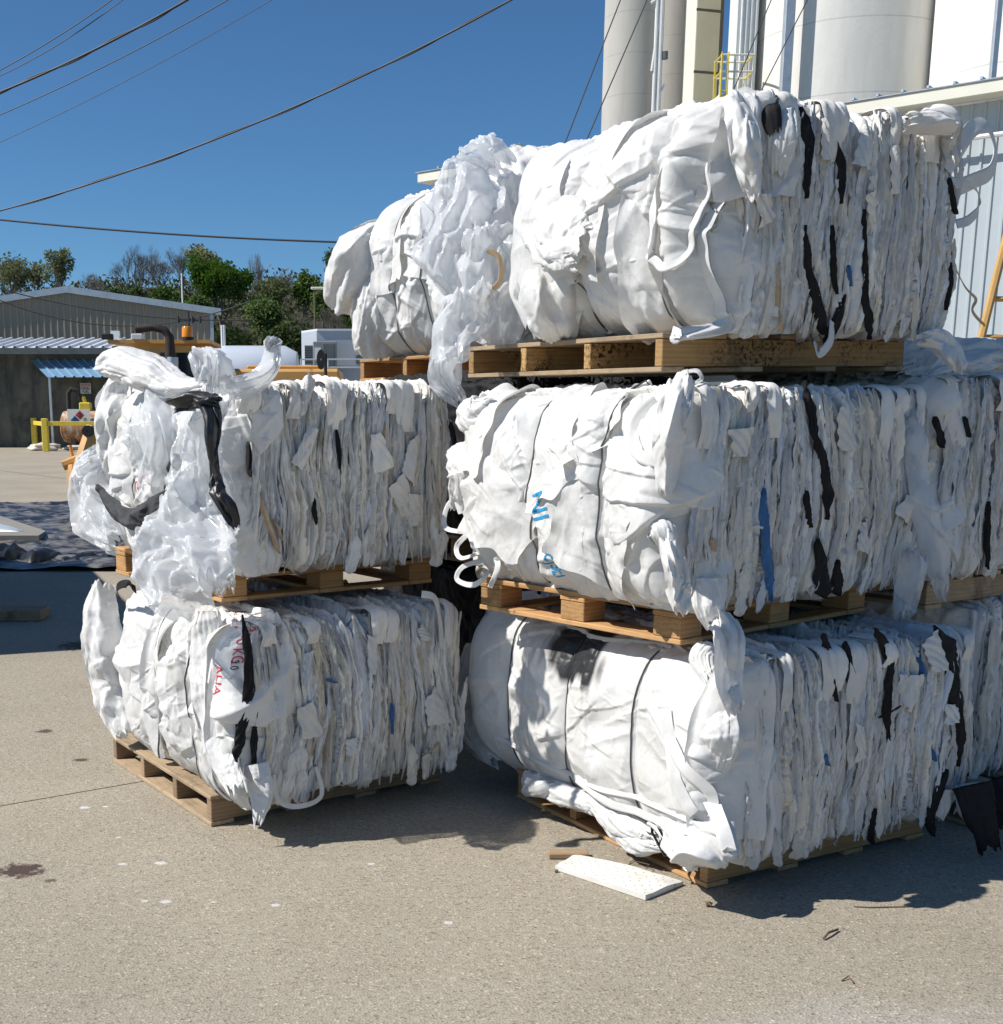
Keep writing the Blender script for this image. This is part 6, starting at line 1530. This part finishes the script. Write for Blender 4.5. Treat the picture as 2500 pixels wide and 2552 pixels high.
for (cx_, cz_, mm) in ((0.78, dz - 0.10, M_BLUES), (1.0, dz + 0.12, M_SIGNR), (1.22, dz - 0.10, M_SIGNW), (1.0, dz - 0.31, M_SIGNW)):
    r_ = 0.2; MB().add([(cx_ - r_, dy - 0.04, cz_), (cx_, dy - 0.04, cz_ - r_), (cx_ + r_, dy - 0.04, cz_), (cx_, dy - 0.04, cz_ + r_)], [(0, 1, 2, 3)]).build('hazard_diamond', mm, tk)
for t_, cx_, cz_, mm in (('0', 0.78, dz - 0.18, M_SIGNK), ('2', 1.0, dz + 0.04, M_SIGNK), ('0', 1.22, dz - 0.18, M_SIGNK)): flat_text(t_, 0.26, cx_, cz_, dy - 0.05, mm, tk)
MB().box(1.75, 2.75, dy - 0.04, dy - 0.01, dz - 0.35, dz + 0.35, 0.01).build('label_board', M_SIGNW, tk)
flat_text('DANGER', 0.2, 2.25, dz + 0.12, dy - 0.05, M_SIGNK, tk); flat_text('DIESEL', 0.17, 2.25, dz - 0.08, dy - 0.05, M_SIGNK, tk); flat_text('FUEL', 0.17, 2.25, dz - 0.27, dy - 0.05, M_SIGNK, tk)
# guard rail
g1, g2 = at_z(88, 857, 0), at_z(67, 849.5, 0)
gr_ = empty('guard_rail', (g1[0], g1[1], 0), 0, 'yellow painted steel guard rail in front of the fuel tank', 'guard rail')
zg = 1.36; dx2, dy2 = g2[0] - g1[0], g2[1] - g1[1]
for x, y in ((0, 0), (dx2, dy2), (5.2, 0.6)): MB().box(x - 0.12, x + 0.12, y - 0.12, y + 0.12, 0, zg, 0.02).build('post', M_YEL, gr_)
MB().box(0.122, 5.1, -0.04, 0.04, zg - 0.30, zg - 0.12, 0.01).build('rail', M_YEL, gr_)
rl = math.hypot(dx2, dy2); mb = MB().box(0.13, rl - 0.13, -0.05, 0.05, zg - 0.32, zg - 0.14, 0.01).xf(Matrix.Rotation(math.atan2(dy2, dx2), 4, 'Z')); mb.build('rail', M_YEL, gr_)
def blob(name, label, cat, w3, dims, mat, seed):
    a, b = np.meshgrid(np.linspace(0, math.pi, 26), np.linspace(0, 2 * math.pi, 40), indexing='ij')
    d = np.stack([np.sin(a) * np.cos(b), np.sin(a) * np.sin(b), np.cos(a)], -1); r = 1 + 0.35 * fbm(d[..., 0] * 1.5 + seed, d[..., 1] * 1.5, d[..., 2] * 1.5, 4)
    G = d * r[..., None] * np.array(dims); G[..., 2] = np.maximum(G[..., 2] + dims[2] * 0.7, 0.0)
    o = grid_mesh(name, [G], mat); o.location = w3; return tag(o, label, cat)
M_LITTER = simple('pale_litter_bag', (0.55, 0.50, 0.45), 0.7, vary=0.2, scale=4)
blob('litter_bag', 'crumpled pale bag on the ground left of the yellow post', 'litter bag', tuple(at_z(82, 856, 0) + [0, 0.3, 0]), (0.65, 0.3, 0.2), M_LITTER, 3)
blob('litter_bag', 'flat pale bag on the ground behind the yellow post', 'litter bag', tuple(at_z(150, 854, 0)), (0.7, 0.3, 0.12), M_LITTER, 8)

# ------------------------------------------------------------------ white tank, cabinet, lamp
TKY = 46.0
a_, b2 = at_y(398, 670, TKY), at_y(572, 670, TKY)
zt1 = float(at_y(480, 656, TKY)[2]); rr_ = 1.15
tk2 = empty('storage_tank', (a_[0] - 2, TKY, 0), 0, 'long white horizontal cylinder tank behind the yellow machine', 'tank')
ln_ = b2[0] - a_[0] + 2
tm = MB().lathe([(0.01, 0), (rr_ * 0.8, 0.15), (rr_, 0.6), (rr_, ln_ - 0.6), (rr_ * 0.8, ln_ - 0.15), (0.01, ln_)], n=48).xf(Matrix.Translation((0, 0, zt1 - rr_)) @ Matrix.Rotation(math.pi / 2, 4, 'Y'))
tm.build('shell', simple('white_tank_paint', (0.55, 0.60, 0.68), 0.35, 0, 0.05, 1.0), tk2, True)
for x in (1.2, ln_ / 2, ln_ - 1.3): MB().box(x, x + 0.3, -rr_ * 0.8, rr_ * 0.8, 0, zt1 - rr_ * 1.6).build('saddle', M_DARKBASE, tk2)
for k in range(2):
    q = at_y(421 + 4 * k, 617, TKY); MB().tube([(q[0] - a_[0] + 2, 0, zt1 - 0.1), (q[0] - a_[0] + 2, 0, q[2])], 0.05, 6).build('vent_pipe', M_WHITEM, tk2)
q = at_y(522, 665, TKY - 1.2); MB().box(q[0] - a_[0] + 1.95, q[0] - a_[0] + 2.05, -1.3, -1.2, 0, zt1 - 0.1).build('ladder', M_DARKBASE, tk2)
CY = 38.0
c0_, c1_ = at_y(601, 628, CY), at_y(690, 628, CY); cz = float(c0_[2])
cb = empty('generator_cabinet', (c0_[0], CY, 0), 0, 'white electrical cabinet with louvred grilles and a grey control box', 'cabinet')
cw = c1_[0] - c0_[0]; lwx = at_y(572, 628, CY + 1.0)[0] - c0_[0]
M_CAB = simple('cabinet_white', (0.40, 0.44, 0.50), 0.45, 0, 0.04, 2)
M_CABS = simple('cabinet_side', (0.62, 0.66, 0.72), 0.45, 0, 0.04, 2)
MB().add(*prism_v([(0, 0), (cw + 1.5, 0), (cw + 1.5 + lwx, 1.0 + 2), (lwx, 1.0)], 0.9, cz)).build('housing', M_CAB, cb)
MB().add(*prism_v([(0.02, -0.04), (cw + 1.5, -0.04), (cw + 1.5 + lwx, 3.0), (lwx, 1.0)], cz + 0.001, cz + 0.06)).build('roof', M_CABS, cb)
for x0_, x1_, va, vb in ((0.83, 0.99, 640, 690),):
    vm = MB(); z0_, z1_ = float(at_y(650, vb, CY)[2]), float(at_y(650, va, CY)[2]); n_ = 10
    for k in range(n_): z = z0_ + (z1_ - z0_) * k / n_; vm.box(cw * x0_, cw * x1_, -0.06, -0.003, z, z + (z1_ - z0_) / n_ * 0.55)
    vm.build('louvre', M_DARKBASE, cb)
vm = MB(); z0_, z1_ = float(at_y(590, 692, CY)[2]), float(at_y(590, 656, CY)[2])
for k in range(8):
    z = z0_ + (z1_ - z0_) * k / 8; vm.box(lwx * 0.72, lwx * 0.25, 0.0, 0.1, z, z + 0.09)
vm.xf(Matrix.Translation((0, 0.25, 0))); vm.build('louvre', M_DARKBASE, cb)
z0_, z1_ = float(at_y(620, 700, CY - 0.6)[2]), float(at_y(620, 648, CY - 0.6)[2])
xb0, xb1 = at_y(594, 660, CY - 0.6)[0] - c0_[0], at_y(638, 660, CY - 0.6)[0] - c0_[0]
cbx = MB().box(xb0, xb1, -0.62, -0.1, z0_ - 1, z1_, 0.02).build('control_box', simple('control_grey', (0.22, 0.24, 0.26), 0.5), cb)
MB().box(xb0 + 0.05, xb0 + 0.24, -0.65, -0.625, z1_ - 0.55, z1_ - 0.18).build('label', M_SIGNW, cbx)
MB().box(xb0 + 0.30, xb1 - 0.05, -0.65, -0.625, z0_ - 0.6, z1_ - 0.06, 0.01).build('door', M_DARKBASE, cbx)
for z in (z0_ + 0.25, z0_ + 0.02): MB().tube([(-0.4, -1.2, z), (cw + 1.2, -1.2, z)], 0.025, 6).build('hand_rail', M_GALV, cb)
for x in (-0.4, 0.4, cw): MB().tube([(x, -1.2, 0), (x, -1.2, z0_ + 0.25)], 0.025, 6).build('rail_post', M_GALV, cb)
lp_ = at_y(597, 551, 90)
lm = empty('street_lamp', (lp_[0], 90, 0), 0, 'slim lamp post with a short arm in front of the wooded hill', 'street lamp')
MB().tube([(0, 0, 0), (0, 0, lp_[2])], [0.12, 0.07], 8).build('pole', M_BROWNS, lm, True)
MB().tube([(0, 0, lp_[2] - 0.1), (0.6, 0, lp_[2] + 0.15), (1.0, 0, lp_[2] + 0.1)], 0.05, 6).build('arm', M_BROWNS, lm, True)
MB().box(-0.25, 1.1, -0.2, 0.2, lp_[2] + 0.05, lp_[2] + 0.22, 0.04).build('lamp_head', M_CREAMW, lm)
# insulator bracket
ib = at_y(358, 606, 40)
pl_ = empty('utility_post', (ib[0], 40, 0), 0, 'thin dark service post carrying insulators in front of the tan shed', 'utility post')
MB().tube([(0, 0, 0), (0, 0, ib[2] + 0.25)], 0.03, 6).build('post', M_CABLE, pl_)
MB().tube([(-0.35, 0, ib[2] - 0.05), (0.35, 0, ib[2] - 0.05)], 0.02, 6).build('cross_arm', M_CABLE, pl_)
for x in (-0.33, 0.12, 0.36): MB().tube([(x, 0, ib[2] - 0.12), (x, 0, ib[2] + 0.10)], [0.05, 0.03], 8).build('insulator', M_CABLE, pl_, True)

# ------------------------------------------------------------------ yellow machine
MY = 20.5
def mp(vx, vy, Y=MY): return at_y(vx, vy, Y)
mo = mp(290, 850); mo = np.array([mo[0], MY, 0])
mc = empty('wheel_loader', tuple(mo), 0, 'dusty yellow loader with a black elbow exhaust and orange beacon behind the left stack', 'loader')
def ml(vx, vy, Y=MY): return mp(vx, vy, Y) - mo
x0, x1 = ml(212, 650)[0], ml(393, 650)[0]; zr3 = ml(300, 645)[2]
MB().add(*prism_v([(x0 - 0.05, -0.06), (x1 + 0.06, -0.06), (x1 + 0.02, 1.5), (x0, 1.5)], zr3 - 0.06, zr3)).build('cab_roof', M_MACH, mc)
zc0 = zr3 - 1.15
for x in (x0, (x0 + x1) / 2 - 0.1, x1 - 0.1):
    for y in (0, 1.35): MB().box(x, x + 0.10, y, y + 0.08, zc0, zr3 - 0.1).build('cab_post', M_MACH, mc)
for xa, xb in ((x0 + 0.1, (x0 + x1) / 2 - 0.1), ((x0 + x1) / 2, x1 - 0.1)):
    MB().box(xa + 0.005, xb - 0.005, 0.03, 0.05, zc0, zr3 - 0.12).build('window', M_GLASS, mc)
    MB().box(xa, xb, 0.0, 0.028, zr3 - 0.2, zr3 - 0.101).build('window_frame', M_MACH, mc)
MB().box(x0, x1, 1.37, 1.42, zc0, zr3 - 0.1).build('rear_window', M_GLASS, mc)
MB().box(x0 - 0.1, x1 + 0.1, 0, 1.5, 0.9, zc0, 0.03).build('cab_body', M_MACH, mc)
xh = ml(645, 700)[0]; zh = ml(500, 692)[2]
MB().box(x1 + 0.11, xh, 0.1, 1.4, 0.8, zh - 0.06, 0.05).box(x1 + 0.6, xh - 0.3, 0.3, 1.2, zh - 0.055, zh, 0.02).build('engine_hood', M_MACH, mc)
pts = [ml(323, 700, MY - 0.5), ml(323, 668, MY - 0.5), ml(322, 640, MY - 0.5), ml(312, 626, MY - 0.5), ml(290, 621, MY - 0.5), ml(258, 625, MY - 0.5)]
MB().tube(pts, [0.085, 0.085, 0.07, 0.065, 0.06, 0.065], 12).build('exhaust_pipe', M_RUSTP, mc, True)
MB().tube([ml(328, 705, MY - 0.55), ml(328, 678, MY - 0.55)], 0.09, 10).build('chrome_sleeve', M_GALV, mc, True)
b0 = ml(356, 646)
bb_ = MB().tube([b0, b0 + [0, 0, 0.05]], 0.1, 14).build('beacon_base', M_RUBBER, mc, True)
mo_, nt_, p_, _ = mat_new('amber_lens'); p_.inputs['Base Color'].default_value = (0.75, 0.25, 0.02, 1); p_.inputs['Roughness'].default_value = 0.15
MB().tube([b0 + [0, 0, 0.052], b0 + [0, 0, 0.20], b0 + [0, 0, 0.22]], [0.09, 0.085, 0.07], 14).build('beacon', mo_, mc, True)
for vx in (205, 262): 
    c = ml(vx, 640); MB().box(c[0] - 0.09, c[0] + 0.09, -0.1, 0.02, c[2] - 0.04, c[2] + 0.05, 0.01).build('work_lamp', M_RUBBER if vx < 240 else M_WHITEM, mc)
c = ml(610, 683); MB().lathe([(0.01, 0), (0.10, 0.0), (0.10, 0.03), (0.01, 0.03)], n=16).xf(Matrix.Translation((c[0], -0.1, c[2])) @ Matrix.Diagonal((0.7, 1, 1.6, 1)) @ Matrix.Rotation(math.pi / 2, 4, 'X')).tube([(c[0] + 0.07, -0.05, zh - 0.2), (c[0] + 0.07, -0.05, c[2] + 0.1)], 0.03, 6).build('mirror', M_RUBBER, mc)
for x in (x0 + 0.2, xh - 0.7):
    for y in (-0.25, 1.4):
        w_ = MB().lathe([(0.3, 0), (0.62, 0.02), (0.70, 0.08), (0.70, 0.36), (0.62, 0.42), (0.3, 0.44)], n=36).xf(Matrix.Translation((x, y + 0.22, 0.70)) @ Matrix.Rotation(math.pi / 2, 4, 'X')).build('wheel', M_RUBBER, mc, True)
        MB().lathe([(0.01, 0.06), (0.3, 0.06), (0.31, 0.38), (0.01, 0.38)], n=24).xf(Matrix.Translation((x, y + 0.22, 0.70)) @ Matrix.Rotation(math.pi / 2, 4, 'X')).build('rim', M_MACH, w_, True)
# arms and bucket at its left
def arm(pts, r, name='loader_arm', mat=None):
    MB().tube([ml(*p) for p in pts], r, 8).build(name, mat or M_MACH, mc, True)
arm([(178, 812, 19.6), (165, 850, 19.5), (150, 900, 19.4)], 0.13)
arm([(182, 822, 19.8), (160, 868, 19.8), (128, 885, 19.6)], 0.07)
arm([(119, 884, 19.5), (165, 866, 19.6), (185, 850, 19.8), (210, 800, 20.4)], 0.08)
arm([(133, 845, 19.6), (138, 868, 19.6), (136, 880, 19.6)], 0.03)
arm([(140, 885, 19.5), (138, 915, 19.4), (150, 935, 19.4)], 0.10, 'bucket_link')
c = ml(172, 818, 19.6); MB().lathe([(0.01, 0), (0.09, 0), (0.09, 0.2), (0.01, 0.2)], n=16).xf(Matrix.Translation((c[0], c[1], c[2])) @ Matrix.Rotation(math.pi / 2, 4, 'X')).build('pivot', M_RUBBER, mc, True)
bk = at_z(150, 972, 0); B0 = bk - mo
bx0, bx1 = ml(108, 930, 19.0)[0], ml(215, 940, 19.0)[0]; zb0 = 0.03
bpoly = [(0.0, 0.55), (-0.10, 0.30), (0.05, 0.05), (0.55, 0.0), (0.6, 0.05), (0.15, 0.12), (0.02, 0.32), (0.08, 0.55)]
bm_b = MB(); n = len(bpoly); Yb = bk[1] - MY
vs = [(bx0 + 0.12 * z, Yb + y, z) for y, z in bpoly] + [(bx1, Yb + y, z) for y, z in bpoly]
bm_b.add(vs, [(i, (i + 1) % n, (i + 1) % n + n, i + n) for i in range(n)] + [tuple(range(n))[::-1], tuple(range(n, 2 * n))])
bo = bm_b.build('bucket', M_MACH, mc)
tm = MB()
for k in range(14):
    x = bx0 + 0.08 + k * (bx1 - bx0 - 0.1) / 14; tm.box(x, x + 0.022, Yb - 0.13, Yb - 0.07, 0.06, 0.50)
tm.build('bucket_ribs', M_BROWNS, bo)

# ------------------------------------------------------------------ tarp, drain, plank, left side
def poly_sheet(name, pts, nz, z, mat, amp, freq, kind=None, seed=0):
    a, b = np.meshgrid(np.linspace(0, 1, nz[0]), np.linspace(0, 1, nz[1]), indexing='ij')
    P = [at_z(*p, 0) for p in pts]
    G = (P[0] * ((1 - a) * (1 - b))[..., None] + P[1] * (a * (1 - b))[..., None] + P[2] * (a * b)[..., None] + P[3] * ((1 - a) * b)[..., None])
    wv = fbm(G[..., 0] * freq[0] + seed, G[..., 1] * freq[1], seed, 4)
    G[..., 2] = z + amp * (0.5 + 0.5 * wv).clip(0, 2)
    G[..., 0] += 0.10 * perlin(b * 9, a * 9, 1 + seed); G[..., 1] += 0.08 * perlin(b * 9, a * 9, 4 + seed)
    return grid_mesh(name, [G], mat)
M_TARP = simple('black_plastic_tarp', (0.018, 0.02, 0.022), 0.33, 0, 0.4, 2.5, bumpd=0.01, spec=0.5, dirt=((0.20, 0.185, 0.165), 3.2, 0.46))
M_TARP2 = simple('black_tarp_fold', (0.01, 0.011, 0.012), 0.45, 0, 0.3, 2.5, spec=0.4)
o = poly_sheet('ground_tarp', [(-160, 968), (330, 950), (420, 1085), (-160, 1085)], (150, 110), 0.012, M_TARP, 0.10, (1.2, 3.5)); tag(o, 'wet black plastic tarp lying wrinkled on the concrete at the left', 'tarp')
a, b = np.meshgrid(np.linspace(0, 1, 160), np.linspace(0, math.pi, 22), indexing='ij')
A, B = at_z(-120, 1077, 0), at_z(330, 1075, 0)
rr2 = 0.16 + 0.35 * np.clip(1 - a * 2.2, 0, 1) + 0.07 * fbm(a * 14, 0.3, 0.3, 3)
G = np.stack([A[0] + (B[0] - A[0]) * a, A[1] + (B[1] - A[1]) * a - np.cos(b) * rr2 * 1.5 + 0.4 + 0.15 * perlin(a * 8, 1, 1), np.sin(b) * rr2 * 0.55 * (1 + 0.35 * fbm(a * 20, b * 1.2, 0.7, 3))], -1)
o = grid_mesh('tarp_roll', [G], M_TARP2); tag(o, 'black bunched-up edge of tarp lying in front of the wet one', 'tarp')
M_KERB = simple('pale_concrete_rim', (0.24, 0.225, 0.20), 0.9, 0, 0.1, 3)
dr = empty('drain_grate', tuple(at_z(88, 1031, 0)), 0, 'concrete-rimmed drain with dark blue grate in the black tarp', 'drain')
D0 = at_z(88, 1031, 0)
def dl(vx, vy, z=0.0): return at_z(vx, vy, z) - D0
def slab(pts, z0, z1):
    n = len(pts); return [(p[0], p[1], z0) for p in pts] + [(p[0], p[1], z1) for p in pts], [tuple(range(n))[::-1], tuple(range(n, 2 * n))] + [(i, (i + 1) % n, (i + 1) % n + n, i + n) for i in range(n)]
MB().add(*slab([dl(-90, 978), dl(-60, 974), dl(88, 1027), dl(75, 1036)], 0, 0.13)).add(*slab([dl(-90, 1037), dl(75, 1037), dl(70, 1028), dl(-90, 1029)], 0.002, 0.132)).build('rim', M_KERB, dr)
M_GRATE = simple('blue_black_grate', (0.02, 0.035, 0.06), 0.7, 0.0, 0.3, 4)
gm = MB().add(*slab([dl(-90, 985), dl(62, 1029), dl(-90, 1029)], 0.0, 0.09))
gm.build('pan', M_GRATE, dr)
gm = MB()
for k in range(7):
    t0 = k / 7; p, q = dl(-90, 987 + 6 * k), dl(62 - 22 * k * 0.2, 1028.5 - 0.3 * k)
    gm.tube([(p[0], p[1], 0.10), (q[0], q[1], 0.10)], 0.03, 6)
gm.build('bars', M_GALV, dr)
# plank
p, q = at_z(-60, 1180, 0), at_z(77, 1180, 0)
o = MB().box(0, q[0] - p[0], 0, 0.28, 0.0, 0.08, 0.006).build('wooden_plank', W_OLD); o.location = (p[0], p[1], 0.003); tag(o, 'brown wooden plank lying in the dark shade at the left', 'plank')
# unseen container, added just outside the frame to throw the shade
c0 = np.array([-4.45, 7.98]); c1 = np.array([-6.15, 12.45]); dd = c1 - c0; ln_ = np.linalg.norm(dd); rz = math.atan2(dd[1], dd[0])
ct = empty('shadow_caster', (c0[0], c0[1], 0), rz, 'unseen corrugated container added left of the frame to cast the shade', 'container')
M_CONT = simple('container_paint', (0.08, 0.11, 0.14), 0.5, 0, 0.15, 1.0)
cm = MB().box(0, ln_, 0.04, 2.4, 0.12, 2.85)
vs, fs = ribbed(0, ln_, lambda x: 0.2, lambda x: 2.8, 0.28, 0.035, 0.16, 0.036); cm.add(vs, fs); cm.build('body', M_CONT, ct)
for x in (0, ln_ - 0.15):
    for y in (-0.02, 2.3): MB().box(x, x + 0.15, y, y + 0.15, 0, 2.9).build('corner_post', M_CONT, ct)
MB().box(-0.01, ln_ + 0.01, -0.03, 2.46, 2.905, 2.96).build('roof', M_CONT, ct)

# ------------------------------------------------------------------ things on the ground in front
def slabmat():
    m, nt, p, out = mat_new('white_perforated_board'); co = objco(nt)
    c = ramp(nt, noise_n(nt, co, 8, 5), [(0.3, (0.60, 0.58, 0.52)), (0.7, (0.74, 0.73, 0.69))])
    v = N(nt, 'TexVoronoi', Scale=34.0, Randomness=0.3); v.voronoi_dimensions = '2D'; L(nt, co, v.inputs['Vector'])
    hole = mth(nt, 'LESS_THAN', v.outputs['Distance'], 0.10)
    c = mixc(nt, hole, c, (0.30, 0.28, 0.26)); L(nt, c, p.inputs['Base Color']); p.inputs['Roughness'].default_value = 0.8
    bump(nt, mth(nt, 'MULTIPLY', hole, -1.0), p, 0.8, 0.003); return m
P = [at_z(1054, 1652, 0), at_z(1225, 1710, 0), at_z(1296, 1681, 0), at_z(1090, 1629, 0)]
c0 = P[0]; ex, ey = P[1] - P[0], P[3] - P[0]; ex2 = P[2] - P[3]
a, b = np.meshgrid(np.linspace(0, 1, 40), np.linspace(0, 1, 20), indexing='ij')
top = (ex * (1 - b)[..., None] + ex2 * b[..., None]) * a[..., None] + ey * b[..., None]
z = 0.022 + 0.006 * fbm(a * 3, b * 2, 0.4, 2) + 0.004 * np.sin(a * 3.0)
edge = np.minimum(np.minimum(a, 1 - a) * 12, np.minimum(b, 1 - b) * 6).clip(0, 1); z = z - 0.003 * (1 - edge) ** 2
T1 = top.copy(); T1[..., 2] = z
sd1 = [np.stack([r_, r_ * [1, 1, 0] + [0, 0, 0.002]], 0) for r_ in (T1[:, 0], T1[::-1, -1], T1[-1], T1[0][::-1])]
o = grid_mesh('board', [T1] + sd1, slabmat()); o.location = c0; tag(o, 'white perforated foam board lying flat in front of the right stack', 'board')
def stick(label, pts, r, mat, name='wood_stick', cat='stick', squash=1.0, grp=None):
    W = [at_z(x, y, 0) + [0, 0, r + h] for x, y, h in pts]; A = W[0].copy(); A[2] = 0
    o = MB().tube([p - A for p in W], r, 6).build(name, mat, None); o.location = A; return tag(o, label, cat, grp)
p, q = at_z(1042, 1632, 0), at_z(1118, 1630, 0)
o = MB().box(0, q[0] - p[0], 0, 0.05, 0, 0.02, 0.003).build('wood_offcut', W_OLD); o.location = (p[0], p[1], 0.002); tag(o, 'short brown wood offcut behind the white board', 'offcut')
M_TWIG = simple('dry_twig', (0.16, 0.10, 0.06), 0.8)
stick('curled dry leaf on the sunlit concrete below the right stack', [(1563, 1745 + 40, 0.002), (1572, 1778, 0.01), (1590, 1768, 0.003)], 0.004, M_TWIG, 'dry_leaf', 'leaf')
stick('thin straw lying just outside the shadow edge', [(1722, 1722, 0.0), (1650, 1724, 0.001), (1620, 1722, 0.0)][::-1], 0.0022, M_TWIG, 'straw', 'straw')
stick('small bent twig below the curled leaf', [(1598, 1863, 0.0), (1610, 1858, 0.006), (1620, 1868, 0.001)], 0.0025, M_TWIG, 'twig', 'twig')
stick('small dark stone chip near the pallet corner shadow', [(1340, 1716 + 5, 0.0), (1346, 1721, 0.003), (1351, 1722, 0.0)], 0.008, M_TWIG, 'stone_chip', 'stone')
stick('brown chip left of the white board', [(1116 - 60 - 2, 1656, 0.0), (1058 - 0, 1657, 0.002)], 0.006, M_TWIG, 'bark_chip', 'chip')
o = stick('loose wire tangle behind the white board', [(1175, 1662, .0), (1200, 1640, .012), (1232, 1652, .02), (1215, 1668, .004), (1180, 1655, .012), (1222, 1634, .012), (1262, 1655, .004)], 0.0016, M_TWIG, 'loose_wire', 'wire')
# ladder leaning at the right edge
l0, l1 = at_y(1876, 690, 8.2), at_y(1950, 440, 8.2)
ld = empty('wooden_ladder', (l0[0], 8.2, 0), 0, 'tan wooden ladder leaning at the right edge of the photo', 'ladder')
dv = (l1 - l0); s0_ = l0 - np.array([l0[0], 8.2, 0]); base = s0_ - dv * (s0_[2] / dv[2])
for off in (0, 0.42):
    MB().tube([base + [off, 0.0, 0], s0_ + dv * 1.3 + [off, 0.3, 0]], 0.028, 8).build('stile', simple('ladder_wood', (0.50, 0.30, 0.10), 0.5), ld, True)
tot = s0_ + dv * 1.3 + [0, 0.3, 0] - base
for k in range(1, 12):
    p = base + tot * (k / 12.0 + 0.035); MB().tube([p, p + [0.42, 0, 0]], 0.018, 8).build('rung', M_MACH, ld, True)
